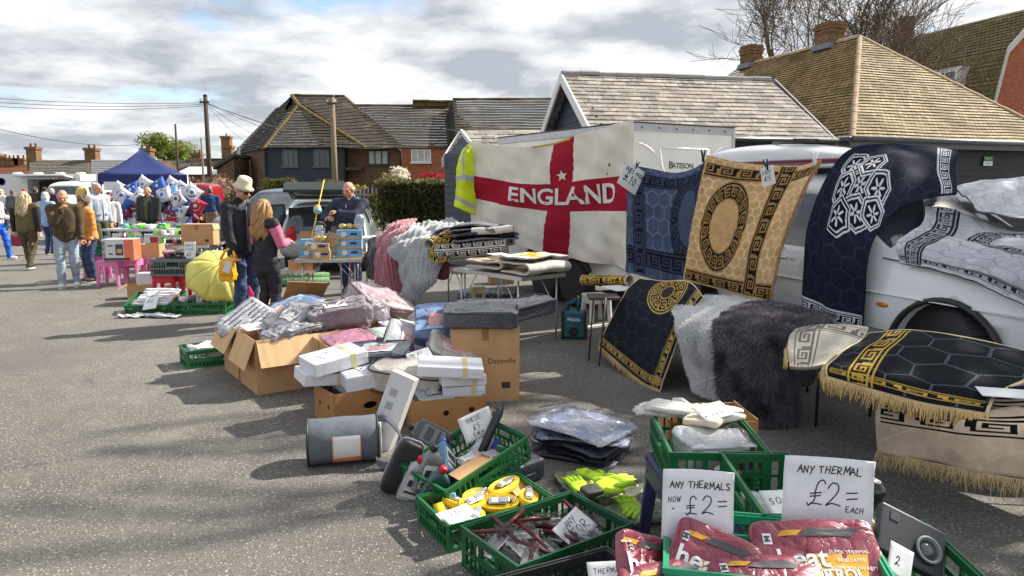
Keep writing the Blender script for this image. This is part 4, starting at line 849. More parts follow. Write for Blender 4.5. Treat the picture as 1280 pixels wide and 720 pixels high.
def jeep():
    s = 1.06; d = Vector((-.36,.93,0)).normalized(); wc = G(1209,395,.0); W0 = Vector((3.34,5.28,0))
    t = thing('white_suv','white off road car with rugs spread over bonnet and side','car',(0,0,0)); ang = math.atan2(d.y,d.x); t.rotation_euler = (0,0,ang)
    R = Matrix.Rotation(ang,3,'Z'); t.location = W0 - R @ Vector((.93 * s,.80 * s,0))   # with x to the tail, the near side is +y
    st = [(0,.42,.78,.92,.70,.72,.55),(.06,.32,.86,1.0,.82,.84,.72),(.30,.28,.93,1.06,.92,.92,.80),(.9,.28,.97,1.10,.955,.95,.84),(1.35,.28,1.0,1.13,.96,.95,.86),
          (1.52,.28,1.02,1.18,.96,.95,.84,'w'),(1.62,.28,1.03,1.26,.96,.95,.80,'w'),(2.12,.28,1.05,1.66,.96,.95,.70,''),(2.2,.28,1.05,1.70,.96,.95,.69,'s'),(2.62,.28,1.06,1.74,.96,.95,.685,'s'),(2.70,.28,1.06,1.745,.96,.95,.685,''),(2.78,.28,1.06,1.75,.96,.95,.685,'s'),(3.55,.28,1.08,1.75,.96,.95,.68,'s'),(3.65,.28,1.09,1.745,.96,.95,.675,''),(3.75,.29,1.09,1.74,.96,.95,.67,'s'),(4.3,.32,1.10,1.71,.95,.94,.66,''),(4.45,.34,1.10,1.68,.94,.93,.64,'w'),(4.72,.4,1.08,1.20,.9,.9,.74,''),(4.82,.46,.98,1.06,.84,.84,.7)]
    me = car_mesh(st,[(.93,.38),(3.86,.38)],.44,'jeep'); split_glass(me,CARW,t,s)
    for x in (.93,3.86):
        for y in (-.80,.80): wheel(t,(x * s,y * s,.385 * s),.385 * s,.26 * s,(.42 if x < 1 and y > 0 else -.42 if x < 1 else 0,1 if y > 0 else -1,0),spokes=5)
        mb = MB()
        for sy in (-1,1):
            mb = MB(); rr_ = .445 * s; mb.tube([(x * s + rr_ * math.cos(a),sy * .955 * s,.38 * s + rr_ * math.sin(a)) for a in np.linspace(-.25,PI + .25,26)],.032,8,flat=.7); mb.build('arch_trim',M('black_plastic',(.035,.036,.038),.6,var=.15),t,True)
            mb = MB(); mb.lathe([(.435 * s,-.16),(.435 * s,.16)],24,(0,0,0),R=Vector((0,0,1)).rotation_difference(Vector((0,1,0))).to_matrix()); o = mb.build('arch_liner',MATS['black_plastic'],t,True,loc=(x * s,sy * .70 * s,.38 * s))
    mb = MB(); mb.bx(.6 * s,4.3 * s,-.75 * s,.75 * s,.25 * s,.4 * s); mb.build('underbody',BLACKP,t)
    ySide = .966 * s
    for x in (1.62,2.73,3.6): mb = MB(); mb.tube([(x * s,ySide - .004,.42 * s),(x * s,ySide + .006,.75 * s),(x * s,.953 * s + .002,1.04 * s)],.005,4); mb.build('door_seam',BLACKP,t)
    mb = MB(); mb.tube([(1.6 * s,ySide - .004,.41 * s),(3.5 * s,ySide - .004,.41 * s)],.03,8); mb.build('sill_strip',MATS['black_plastic'],t,True)
    for x in (2.56,3.5):
        mb = MB(); mb.tube([(x * s - .11,.985 * s,.985 * s),(x * s - .09,1.0 * s,.985 * s),(x * s + .09,1.0 * s,.985 * s),(x * s + .11,.985 * s,.985 * s)],.016,8,flat=.7); mb.build('door_handle',M('chrome',(.75,.76,.78),.15,metal=1,var=.02),t,True)
    for sy in (-1,1): mb = MB(); mb.tube([(2.2 * s,sy * .62 * s,1.72 * s),(2.35 * s,sy * .62 * s,1.79 * s),(4.1 * s,sy * .62 * s,1.79 * s),(4.25 * s,sy * .62 * s,1.72 * s)],.02,8); mb.build('roof_rail',ALU,t,True)
    mb = MB(); mb.ball((1.80 * s,-1.08 * s,1.12 * s),(.09,.12,.085)); mb.build('mirror',CARW,t,True)
    for sy in (-1,1):
        MB().tube([(x * s,sy * y_ * s,z * s) for x,y_,z in ((.25,.925,.78),(.9,.968,.80),(1.6,.976,.81),(3.0,.978,.82),(4.5,.955,.84))],.013,8,flat=.5).build('body_crease',CARW,t,True)
        MB().tube([(x * s,sy * y_ * s,z * s) for x,y_,z in ((.12,.80,.93),(.5,.90,1.0),(1.0,.925,1.03),(1.5,.925,1.07))],.006,5).build('bonnet_gap',BLACKP,t); MB().ball((1.44 * s,sy * .968 * s,.72 * s),(.06,.012,.02)).build('side_repeater',M('amber_lens',srgb(210,120,30),.2),t,True)
    mb = MB(); mb.bx(-.03,.0,-.5,.5,.55,.85); mb.build('grille',BLACKP,t)
    for sy in (-1,1): mb = MB(); mb.ball((.1 * s,sy * .68 * s,.86 * s),(.1,.2,.09)); mb.build('headlight',M('headlight_glass',(.6,.62,.65),.1),t,True)
    return t,R,s
JEEP,JR,JS = jeep()
def JL(x,y,z): return JR @ (Vector((x,y,z)) * JS) + JEEP.location     # jeep space to world
rbx = thing('roof_box','white and grey roof box with black straps on the car roof','roof box',JL(3.35,0.30,1.80)); rbx.rotation_euler = JEEP.rotation_euler
prof = []; n_ = 20
rb_pts = [(-1.18,.10,.03),(-1.08,.24,.07),(-.8,.36,.15),(-.3,.42,.20),(.3,.42,.22),(.8,.38,.20),(1.08,.28,.14),(1.2,.10,.05)]
def rbmesh(zlo,zhi,k):
    V,Fs = [],[]
    for x,w,h in rb_pts:
        for j in range(n_):
            a = PI * j / (n_ - 1); V.append((x,w * math.cos(a) * k,.04 + (h * math.sin(a) ** .6) * (1 if zhi else -.35)))
    for i in range(len(rb_pts) - 1):
        for j in range(n_ - 1): Fs.append((i * n_ + j,i * n_ + j + 1,(i + 1) * n_ + j + 1,(i + 1) * n_ + j))
    m_ = MB(); m_.add(V,Fs); return m_
rbmesh(0,1,1).build('lid',M('roof_box_white',(.62,.63,.65),.25,coat=.5,var=.04),rbx,True).modifiers.new('s','SUBSURF').levels = 2
rbmesh(0,0,1.01).build('base_shell',M('roof_box_grey',(.25,.26,.28),.4),rbx,True)
mb = MB(); mb.tube([(x,.0 + .432 * w / .42 * .99,.045) for x,w,h in rb_pts],.016,6); mb.tube([(x,-.432 * w / .42,.045) for x,w,h in rb_pts],.016,6); mb.build('red_edge_trim',M('dark_red_trim',srgb(130,40,60),.4),rbx,True)
for x in (-.2,): mb = MB(); mb.tube([(x - .28,.05,.25),(x,.18,.262),(x + .3,.05,.262),(x + .05,-.08,.275),(x - .3,.0,.262),(x - .1,.14,.275)],.014,6); mb.build('strap',BLACKP,rbx,True)
mb = MB()
for x in (-.7,.7): mb.bx(x - .04,x + .04,-.65,.35,-.07,.01)
mb.build('roof_bar',BLACKP,rbx)

# ================================================================ RUGS ON SHOW
def rug(name,label,rows,pat,nu=150,nv=190,thick=.012,back=(.35,.31,.25),disp=None,group=None,flip=False,mat=None,cat='rug',auto=None):
    P = Patch(rows); c = P.P.reshape(-1,3); loc = (c[:,0].mean(),c[:,1].mean(),c[:,2].min()); t = thing(name,label,cat,loc,group=group)
    if auto is not None:
        u_,v_,d_ = auto; flip = float(np.dot(P.N(np.array(u_),np.array(v_)),np.array(d_))) < 0
    W_,L_ = P.size(); sheet('pile',P,nu,nv,thick,pat(W_,L_) if callable(pat) else pat,mat or PILE,t,back,disp or (lambda U,V,Q: .008 * fnoise(Q,6,1)),off=loc,flip=flip); return t,P
def PX(row): return [AT(*q) for q in row]
dr_ = PX
rug('hanging_rug','slate blue rug with darker key border hanging between trailer and car',[PX(r) for r in (
    [(781,204,8.95),(810,210,8.55),(845,216,8.1),(872,208,7.6),(884,197,7.4)],[(784,240,8.9),(812,246,8.5),(846,248,8.05),(868,240,7.65),(878,235,7.45)],
    [(784,290,8.9),(812,296,8.5),(843,300,8.1),(864,302,7.7),(876,302,7.5)],[(783,340,8.9),(811,348,8.5),(838,356,8.15),(860,362,7.8),(874,366,7.6)])],
    lambda W,L: pattern(W,L,srgb(76,88,116),srgb(104,116,142),srgb(62,70,94),srgb(24,27,38),inset=.14,bw=.17,kl=.2,medal=(W * .66,L * .50,.32,.46,.42),hexs=.17,hw=.05),disp=lambda U,V,Q: .03 * np.sin(U * 14 + V * 2) * (.3 + V) * .5 + .01 * fnoise(Q,5,2))
t,TP = rug('hanging_rug','tan and black rug with oval key medallion hung from the roof box',[PX(r) for r in (
    [(884,194,7.15),(920,202,6.95),(960,206,6.8),(1000,207,6.6),(1024,199,6.5)],[(872,245,7.1),(905,250,6.9),(942,252,6.7),(978,250,6.5),(1001,242,6.4)],
    [(862,300,7.05),(892,306,6.85),(925,310,6.65),(955,310,6.45),(977,305,6.35)],[(855,349,7.05),(884,358,6.85),(915,366,6.65),(943,373,6.45),(961,378,6.35)])],
    lambda W,L: pattern(W,L,srgb(196,160,112),srgb(218,192,152),srgb(30,24,20),srgb(150,118,76),inset=.09,ins={'r': .26,'b': .02},bw=.14,kl=.15,medal=(W * .30,L * .52,.19,.42,.42),hexs=.085,edges='tbr',hw=.07),disp=lambda U,V,Q: .035 * np.sin(U * 10 + V) * (.25 + .6 * V) * .6 + .008 * fnoise(Q,7,2))
fringe(TP,lambda q: (1,q),.05,M('tan_thread',srgb(170,130,96),.9),t,t.location,220,3,.003,outn=(.6,-.6,0))
def jrow(zs): return zs
NR = [[JL(*q) for q in r] for r in (
    [(1.64,.02,1.54),(1.86,-.24,1.76),(2.05,-.5,1.92)],[(1.64,.35,1.52),(1.92,.1,1.81),(2.12,-.1,1.97)],[(1.60,.72,1.42),(1.95,.45,1.79),(2.18,.25,1.97)],[(1.54,.97,1.22),(1.93,.87,1.56),(2.17,.72,1.86)],
    [(1.52,1.06,1.0),(1.9,1.09,1.17),(2.13,1.04,1.36)],[(1.52,1.07,.75),(1.88,1.10,.8),(2.14,1.08,.9)],[(1.52,1.07,.48),(1.88,1.11,.5),(2.14,1.09,.53)])]
rug('draped_rug','navy black rug with white hexagon motifs draped over the car windscreen and door',NR,
    lambda W,L: pattern(W,L,srgb(30,34,50),srgb(48,54,72),srgb(20,23,36),srgb(200,202,208),inset=.10,bw=.13,kl=.15,hexs=.2,edges='tb',hw=.03,hexcluster=[(W * .46 + x * .27,L * .45 + y * .155,.145) for x,y in ((0,0),(1,0),(.5,1),(.5,-1),(-.5,-1),(-.5,1),(0,2),(-1,0))]),190,240,.014,srgb(30,32,42),lambda U,V,Q: .028 * np.sin(U * 12 + V * 4) * (.15 + V) + .016 * fnoise(Q,5,3),auto=(.5,.85,tuple(JR @ Vector((0,1,0)))))
def roll(name,label,pts,r,pat,spiral=True,group=None,thick=.02,back=(.35,.31,.25),turns=1.0,flat=.75,fr=None,cat='rug',nu=90,nv=110):
    pts = [Vector(p) for p in pts]; a_,b_ = pts[0],pts[-1]; d = (b_ - a_).normalized(); s_ = d.cross(Vector((0,0,1))).normalized(); up = s_.cross(d); rows = []
    K = 16 + int(8 * max(0,turns - 1))
    for i in range(K + 1):
        t_ = i / K; a = -PI * .6 + 2 * PI * turns * t_; rad = r * (1 - .22 * max(0,turns - 1) * t_)
        rows.append([p + s_ * math.cos(a) * rad + up * (math.sin(a) * rad * flat) for p in pts])
    return rug(name,label,rows,pat,nu,nv,thick,back,lambda U,V,Q: .006 * fnoise(Q,12,5),group,cat=cat,auto=(.5,.3,tuple(s_ * math.cos(-PI * .6 + 2 * PI * turns * .3) + up * math.sin(-PI * .6 + 2 * PI * turns * .3))))
GR = [[JL(1.72,.25,1.46),JL(1.5,.55,1.32),JL(1.38,.92,1.20),JL(1.30,1.0,1.06)],[JL(1.55,-.1,1.38),JL(1.25,.35,1.24),JL(1.1,.86,1.17),JL(1.05,.99,1.05)],
      [JL(1.3,-.4,1.26),JL(.95,.2,1.2),JL(.72,.80,1.14),JL(.66,1.0,.97)],[JL(1.0,-.6,1.2),JL(.6,.05,1.15),JL(.36,.80,1.08),JL(.28,1.0,.84)],[JL(.6,-.75,1.16),JL(.25,-.1,1.10),JL(.02,.66,1.02),JL(-.04,.96,.68)],[JL(.2,-.9,1.0),JL(-.1,-.2,.86),JL(-.16,.55,.78),JL(-.16,.8,.62)]]
rug('draped_rug','pale grey rug with dark key border spread over the car bonnet',GR,lambda W,L: pattern(W,L,srgb(176,178,184),srgb(150,152,160),srgb(146,148,156),srgb(34,35,42),inset=.12,bw=.16,kl=.16,hexs=.2,edges='rt',hw=.04,medal=(W * .35,L * .42,.28,.42,.4)),170,210,.014,srgb(60,60,64),lambda U,V,Q: .03 * fnoise(Q,4.5,8) + .012 * fnoise(Q,11,9),flip=True)
WG = [[JL(*q) for q in r] for r in ([(1.78,-.15,1.62),(1.72,-.5,1.70),(1.75,-.95,1.66)],[(1.6,-.05,1.52),(1.5,-.5,1.60),(1.55,-.95,1.5)],[(1.42,.05,1.42),(1.25,-.45,1.42),(1.25,-.95,1.36)],[(1.25,.1,1.36),(1.0,-.4,1.30),(1.0,-.95,1.22)])]
rug('draped_rug','white grey quilted rug heaped over the far half of the car windscreen',WG,lambda W,L: pattern(W,L,srgb(206,207,212),srgb(182,184,190),srgb(190,190,196),srgb(170,172,178),hexs=.16,edges='',hw=.05),90,90,.014,srgb(120,120,124),lambda U,V,Q: .045 * fnoise(Q,4,3) + .015 * fnoise(Q,10,4))

# ================================================================ FOLDING TABLES AND THEIR RUGS
STEEL = M('brushed_steel_tube',(.55,.56,.58),.35,metal=.7,var=.1); TTOP = M('grey_table_top',(.45,.46,.47),.5,var=.08); BLKT = M('black_tube',(.02,.02,.022),.5)
def table(label,loc,rz,L=1.8,Wd=.62,h=.74,mat=STEEL,top=TTOP,group='folding trestle tables of the market stalls',bar=True,name='folding_table'):   # local x along the length from the origin corner region centre
    t = thing(name,label,'table',(loc[0],loc[1],0),rz,group); mb = MB(); mb.bx(-L / 2,L / 2,-Wd / 2,Wd / 2,h - .03,h); o = mb.build('table_top',top,t,bevel=.006)
    mb = MB(); [mb.bx(-L / 2 - .004,L / 2 + .004,y - .006,y + .006,h - .042,h + .003) for y in (-Wd / 2,Wd / 2)]; [mb.bx(x - .006,x + .006,-Wd / 2 + .007,Wd / 2 - .007,h - .041,h + .003) for x in (-L / 2,L / 2)]; mb.build('edge_trim',mat,o)
    for sx_ in (-1,1):
        x = sx_ * (L / 2 - .10)
        for sy in (-1,1):
            y = sy * (Wd / 2 - .04); mb = MB(); mb.tube([(x,y,h - .03),(x,y,0)],.011,8); mb.build('leg',mat,t,True)
            mb = MB(); mb.tube([(x,y,h * .45),(x - sx_ * .28,y * .9,h - .03)],.006,6); mb.build('brace',mat,t,True)
        if bar: mb = MB(); mb.tube([(x,-Wd / 2 + .04,.06),(x,Wd / 2 - .04,.06)],.011,8); mb.build('stretcher',mat,t,True)
    return t
ax1 = Vector((-.64,.77,0)).normalized(); pr1 = Vector((.77,.64,0)).normalized()
tc1 = Vector((.1,7.54,0)) + ax1 * .62 + pr1 * .32; ang1 = math.atan2(ax1.y,ax1.x)
table('folding table holding the yellow patterned rug and beige rug',tc1,ang1,1.24,.64,.755)
tc2 = tc1 + ax1 * 1.45 + pr1 * .3; table('folding table buried under throws and rolled rugs',tc2,ang1,1.4,.66,.74)
def T1(a,b,z): p = Vector((.1,7.54,0)) + ax1 * a + pr1 * b; return Vector((p.x,p.y,z))      # a along the row away from us, b across, both metres from the near corner
def folded(name,label,c,rz,L,W_,H_,pat,n=3,group=None,seed=0,back=(.5,.48,.44),slump=.0,nu=150,nv=150,tilt=0):
    rows = []; ux = Vector((math.cos(rz),math.sin(rz),0)); uy = Vector((-ux.y,ux.x,0)); c = Vector(c); step = H_ / n; r_ = random.Random(seed); prof = []
    for k in range(n):
        xs_ = [-1,-.5,0,.5,1]; xs_ = xs_ if k % 2 == 0 else xs_[::-1]
        for x in xs_: prof.append((x * W_ / 2,step * (k + .5) + r_.uniform(-.004,.004)))
        if k < n - 1: s_ = 1 if k % 2 == 0 else -1; prof.append((s_ * (W_ / 2 + step * .55),step * (k + 1)))
    prof = prof[::-1]
    for y,z in prof: rows.append([c + ux * (x * L / 2) + uy * (y + .01 * math.sin(x * 3 + y)) + Vector((0,0,z - slump * abs(x) ** 2 * (z / H_) + .008 * math.sin(x * 4 + seed) + tilt * x)) for x in (-1,-.6,-.2,.2,.6,1)])
    return rug(name,label,rows,pat,nu,nv,min(.02,step * .5),back,lambda U,V,Q: .006 * fnoise(Q,10,seed),group,auto=(.5,.04,(0,0,1)))
def splat(W,L,base,ink,seed,sc=7,th=.25):
    base,ink = np.array(base),np.array(ink)
    def fn(u,v):
        P = np.stack([u * W,v * L,0 * u],-1); C = np.broadcast_to(base,u.shape + (3,)).copy(); a = fnoise(P,sc,seed) + .6 * fnoise(P,sc * 2.7,seed + 1); m = (a > th) & (np.abs(u - .5) < .36); C[m] = ink; m2 = m & (fnoise(P,sc * 5,seed + 2) > .1); C[m2] = ink * .75; return C
    return fn
folded('folded_rug','folded cream rug with yellow damask print on the folding table',T1(.18,.34,.757),ang1 + PI / 2,.62,.42,.25,lambda W,L: splat(W,L,srgb(214,210,204),srgb(200,164,44),4,11,.05),3,seed=2)
folded('folded_rug','folded beige rug with brown stripes on the folding table',T1(.72,.28,.757),ang1 + PI / 2 + .25,.66,.46,.17,lambda W,L: pattern(W,L,srgb(206,180,150),srgb(214,196,170),srgb(190,160,128),srgb(110,84,62),hexs=.3,inset=.05,bw=.08,kl=.11,edges='lr',hw=.01),2,seed=5)
mb = MB(); mb.box((0,0,.003),(.20,.14,.004),(.06,0,0)); o = tag(mb.build('price_card',PAPER,None,loc=T1(.60,.16,.95),rz=.6),'blank looking white card lying on the beige folded rug','price card')
BW = lambda W,L: pattern(W,L,srgb(28,30,36),srgb(60,62,68),srgb(26,27,33),srgb(196,192,186),inset=.04,bw=.2,kl=.16,hexs=.22,edges='lrtb',hw=.03)
BGOLD = lambda W,L: pattern(W,L,srgb(16,18,22),srgb(40,44,50),srgb(14,15,18),srgb(186,152,70),inset=.08,bw=.13,kl=.17,hexs=.19,edges='tblr',hw=.03,solid=False,border=(srgb(204,180,138),.03))
GREYR = lambda W,L: pattern(W,L,srgb(120,120,128),srgb(92,94,104),srgb(110,110,118),srgb(58,60,72),hexs=.16,inset=.05,bw=.12,kl=.16,edges='lr',hw=.06)
SLATEB = lambda W,L: pattern(W,L,srgb(64,70,86),srgb(84,90,106),srgb(56,60,76),srgb(30,32,40),hexs=.2,inset=.06,bw=.12,kl=.16,edges='lr',hw=.05)
def allover(W,L,base,ink,kl=.12,bw=.13):
    base,ink = np.array(base),np.array(ink)
    def fn(u,v):
        x,y = u * W,v * L; k_ = key(x + .06 * np.floor(y / bw),(y / bw) % 1,kl); C = np.broadcast_to(base,u.shape + (3,)).copy(); C[k_ == 1] = ink; return C
    return fn
BWA = lambda W,L: allover(W,L,srgb(28,29,35),srgb(190,184,176))
roll('rolled_rug','rolled black and cream rug at the bottom of the rug pile',[AT(546,316,8.8),AT(590,313,8.75),AT(634,309,8.7)],.13,BWA,turns=1.25,nu=130,nv=150)
roll('rolled_rug','second rolled black and cream rug behind in the rug pile',[AT(566,302,9.25),AT(604,300,9.2),AT(642,297,9.15)],.13,BWA,turns=1.25,nu=130,nv=150)
roll('rolled_rug','rolled black rug with gold key pattern end on the pile',[AT(536,305,8.85),AT(552,300,9.0),AT(574,295,9.3)],.09,BGOLD,turns=1.2)
t,P_ = rug('draped_rug','black rug corner with gold key pattern slipping off the pile',[dr_(r) for r in ([(556,288,9.2),(566,286,9.25),(580,287,9.3)],[(545,296,8.95),(556,297,8.9),(572,299,8.9)],[(538,308,8.8),(550,313,8.72),(566,314,8.7)],[(536,322,8.75),(546,328,8.66),(560,326,8.65)])],lambda W,L: allover(W,L,srgb(20,20,22),srgb(170,140,70),.16,.2),60,70,auto=(.5,.7,(0,-1,0)))
folded('folded_rug','folded slate grey rug on top of the rolled rugs',AT(606,300,8.95) + Vector((0,0,.02)),.12,.80,.44,.13,SLATEB,3,seed=8,slump=.05,back=srgb(120,120,126),tilt=.01)
folded('folded_rug','topmost folded light grey rug of the rug pile',AT(600,287,8.98),-.05,.78,.40,.10,GREYR,3,seed=9,slump=.06,back=srgb(150,148,146))
folded('folded_rug','folded dark rug wedged between throws and rolled rugs',AT(572,297,9.45),.1,.6,.36,.16,SLATEB,3,seed=10,slump=.05,back=srgb(90,90,96))
roll('rolled_rug','rolled pale fleece rug along the top edge of the rug pile',[AT(590,289,8.75),AT(616,288,8.72),AT(642,285,8.7)],.06,lambda W,L: splat(W,L,srgb(196,192,186),srgb(120,118,116),7,14,.3),turns=1.2)
def throw(label,rows,col,ribs,amp,seed,nu=130,nv=170,along=True):
    P = Patch(rows); c = P.P.reshape(-1,3); loc = (c[:,0].mean(),c[:,1].mean(),c[:,2].min()); t = thing('chunky_throw',label,'throw',loc); col = np.array(col)
    fn = lambda u,v: np.clip(np.broadcast_to(col,u.shape + (3,)) * (1 + .12 * fnoise(np.stack([u * 2,v * 2,0 * u],-1),5,seed))[...,None],0,1)
    def disp(U,V,Q):
        w = U if along else V; b = .05 * fnoise(Q,4.6,seed) + .02 * fnoise(Q,9,seed + 1); return b + amp * np.abs(np.sin(PI * ribs * (w + .02 * np.sin(V * 9)))) ** .7 + amp * .10 * np.sin(V * 150 if along else U * 150)
    sheet('knit',P,nu,nv,.02,fn,M('soft_fleece',attr='pattern',rough=1,var=.12,vs=25,sheen=.5,bump=.2,bs=150),t,col,disp,off=loc); return t
def dr(pts): return [AT(*p) for p in pts]
throw('dusty pink ribbed throw hanging off the pile towards the fence',[dr([(522,276,10.4),(505,277,10.5),(488,283,10.7)]),dr([(512,279,10.0),(490,284,10.1),(474,296,10.4)]),dr([(505,300,9.75),(486,304,9.8),(470,314,10.1)]),dr([(502,330,9.65),(486,336,9.7),(469,342,10.0)]),dr([(503,352,9.6),(488,362,9.65),(472,358,9.95)]),dr([(505,362,9.6),(492,372,9.65),(477,362,9.9)])],srgb(158,92,106),9,.016,3)
throw('big silver grey ribbed throw heaped over the table edge',[dr([(596,280,9.9),(565,277,10.2),(535,279,10.4),(510,282,10.3)]),dr([(590,281,9.3),(560,284,9.5),(522,285,9.75),(495,292,9.9)]),dr([(568,297,9.0),(545,304,9.05),(512,306,9.2),(487,312,9.55)]),dr([(555,322,8.8),(540,328,8.85),(513,330,9.0),(498,330,9.3)]),dr([(548,342,8.7),(533,350,8.7),(515,352,8.85),(503,350,9.15)]),dr([(545,352,8.7),(528,368,8.7),(512,376,8.8),(506,365,9.0)])],srgb(146,148,150),15,.02,6,200,200)
throw('charcoal throw hanging behind the pink throw',[dr([(480,297,10.9),(470,298,11),(461,300,11.1)]),dr([(478,310,10.8),(467,312,10.8),(458,316,11)]),dr([(476,332,10.75),(466,336,10.75),(456,334,10.95)]),dr([(474,344,10.7),(467,350,10.7),(461,346,10.9)])],srgb(70,70,76),5,.015,9,60,80)
throw('wine red throw edge below the grey throw',[dr([(560,318,8.95),(553,322,9),(546,330,9.1)]),dr([(562,330,8.9),(556,336,8.9),(548,338,9)]),dr([(562,346,8.9),(556,350,8.9),(549,346,9)])],srgb(120,56,72),4,.012,12,40,40)
p_ = AT(462,297,11.3); mb = MB(); mb.box((0,0,0),(.55,.5,.03)); o = tag(mb.build('white_board',WHITEP,None,bevel=.005,loc=(p_.x - .22,11.3,p_.z)),'thin white board end sticking out past the pink throw','board')
for a,b in ((-.2,-.2),(.2,-.2),(-.2,.2),(.2,.2)): mb = MB(); mb.tube([(p_.x - .22 + a,11.3 + b,p_.z - .016),(p_.x - .22 + a,11.3 + b,0)],.012,8); mb.build('leg',STEEL,o,True,off=o.location)

rxd = Vector((.40,-.915,0)).normalized(); rxp = Vector((.915,.40,0)).normalized(); RZ0 = Vector((1.05,7.0,0));
def RW(a,b,z): p = RZ0 + rxd * a + rxp * b; return Vector((p.x,p.y,z))     # a towards us, b towards the car
angR = math.atan2(rxd.y,rxd.x)
def trestle(label,a,b,L,Wd,h): p = RW(a,b,0); return table(label,p,angR,L,Wd,h,BLKT,M('dark_table_top',(.06,.055,.05),.6),group='black framed tables beside the white car',bar=False,name='trestle_table')
trestle('black framed table under the gold bordered rug and sheepskin',.95,.50,1.5,.6,.585)
trestle('black framed table under the fringed rugs next to the front wheel',3.05,.50,1.7,.62,.66)
def hangrug(label,A,pat,nu=150,nv=200,**k): return rug('draped_rug',label,A,pat,nu,nv,**k)
CREAMT = M('cream_thread',srgb(204,176,122),.9,var=.2);
t,BP = hangrug('black rug with gold key border and fringe hanging from the trestle',[dr([(800,348,7.35),(828,350,6.95),(862,352,6.5),(880,372,6.1)]),dr([(786,358,7.2),(815,366,6.8),(846,374,6.35),(868,386,6.0)]),dr([(776,376,7.02),(801,388,6.62),(832,404,6.2),(852,412,5.95)]),dr([(764,400,6.96),(790,418,6.56),(818,438,6.12),(840,445,5.9)]),dr([(754,422,6.93),(778,443,6.52),(808,466,6.1),(829,474,5.87)]),dr([(749,431,6.92),(773,454,6.5),(803,478,6.08),(825,488,5.86)])],
    lambda W,L: pattern(W,L,srgb(30,34,44),srgb(50,56,66),srgb(16,18,24),srgb(176,150,84),inset=.10,bw=.12,kl=.17,hexs=.16,edges='br',hw=.03,solid=False,medal=(W * .5,L * .16,.24,.22,.7),border=(srgb(206,180,130),.022)),disp=lambda U,V,Q: .018 * np.sin(U * 9 + 1) * V + .006 * fnoise(Q,7,4))
fringe(BP,lambda q: (q,1),.055,CREAMT,t,t.location,300,4,.003,outn=(-.3,-.5,0))
roll('rolled_rug','small rolled black and gold rug behind the hanging rug',[AT(730,350,7.9),AT(755,351,7.7),AT(787,350,7.5)],.075,BGOLD,turns=1.1)
mb = MB(); mb.box((0,0,0),(.34,.22,.006),(.12,.05,.7)); tag(mb.build('price_card',PAPER,None,loc=AT(775,360,7.35)),'white leaflet lying beside the small rolled rug','price card')
def skin_rows(lst): return [dr(r) for r in lst]
WS = Patch(skin_rows([[(846,380,6.55),(878,372,6.5),(915,372,6.45),(955,380,6.4)],[(842,390,6.1),(872,386,5.95),(905,386,5.85),(940,392,5.8)],[(848,412,5.75),(868,418,5.6),(890,424,5.5),(915,430,5.45)],[(858,450,5.72),(876,458,5.56),(898,462,5.45),(922,466,5.4)],[(868,488,5.7),(884,494,5.54),(905,497,5.43),(928,500,5.38)]]))
DS = Patch(skin_rows([[(915,392,5.75),(950,380,5.95),(1000,388,5.9),(1042,398,5.85)],[(903,398,5.5),(940,392,5.5),(985,398,5.42),(1030,408,5.35)],[(894,414,5.3),(930,420,5.12),(965,424,5.05),(992,424,5.1)],[(896,450,5.25),(930,460,5.05),(962,464,4.98),(990,462,5.04)],[(902,500,5.22),(932,510,5.02),(964,512,4.95),(994,508,5.0)],[(910,545,5.2),(938,556,5.0),(966,560,4.93),(992,552,4.98)]]))
for nm,P_,lab,col,n_,L_,sd,c2 in (('sheepskin_rug',WS,'fluffy white sheepskin hanging over the trestle beside the grey one',srgb(226,226,226),26000,.04,3,srgb(240,240,240)),('sheepskin_rug',DS,'shaggy charcoal grey sheepskin hanging over the trestle to the ground',srgb(84,82,90),42000,.065,5,srgb(136,130,136))):
    c = P_.P.reshape(-1,3); loc = (c[:,0].mean(),c[:,1].mean(),c[:,2].min()); t = thing(nm,lab,'sheepskin',loc)
    sheet('hide',P_,60,80,.012,lambda u,v,col=col: np.broadcast_to(np.array(col) * .8,u.shape + (3,)),PILE,t,srgb(150,146,140),lambda U,V,Q: .012 * fnoise(Q,6,2),off=loc)
    hairs('pile',P_,n_,L_,M('fur_' + str(sd),col,.75,var=.2,vs=9,col2=c2,trn=.25),t,loc,sd)
t,P_ = hangrug('cream rug with grey key pattern and its end turned up on the table',[dr([(1000,412,4.9),(1040,410,4.8),(1085,416,4.7)]),dr([(990,424,4.72),(1032,420,4.6),(1078,424,4.5)]),dr([(984,438,4.55),(1024,434,4.45),(1066,434,4.35)]),dr([(985,451,4.45),(1018,455,4.33),(1052,456,4.22)])],
    lambda W,L: pattern(W,L,srgb(196,190,176),srgb(206,200,188),srgb(186,180,166),srgb(112,108,104),inset=.05,bw=.13,kl=.17,hexs=.3,edges='lt',hw=.01,solid=False),90,70,thick=.03,disp=lambda U,V,Q: .04 * np.sin(V * 5 + U * 2) + .01 * fnoise(Q,7,4))
fringe(P_,lambda q: (0,q),.06,CREAMT,t,t.location,130,6,.003,outn=(-.8,-.4,0))
KA = [[(1085,416,4.72),(1140,412,4.55),(1200,420,4.35),(1290,440,4.2)],[(1068,428,4.4),(1125,424,4.22),(1190,434,4.05),(1290,455,3.9)],[(1050,440,4.12),(1108,440,3.95),(1178,452,3.78),(1290,472,3.66)],[(1036,452,3.93),(1095,460,3.74),(1165,474,3.56),(1250,492,3.42)],[(1031,460,3.88),(1090,474,3.68),(1158,492,3.50),(1240,506,3.36)],[(1032,470,3.86),(1090,487,3.66),(1156,504,3.48),(1236,517,3.34)]]
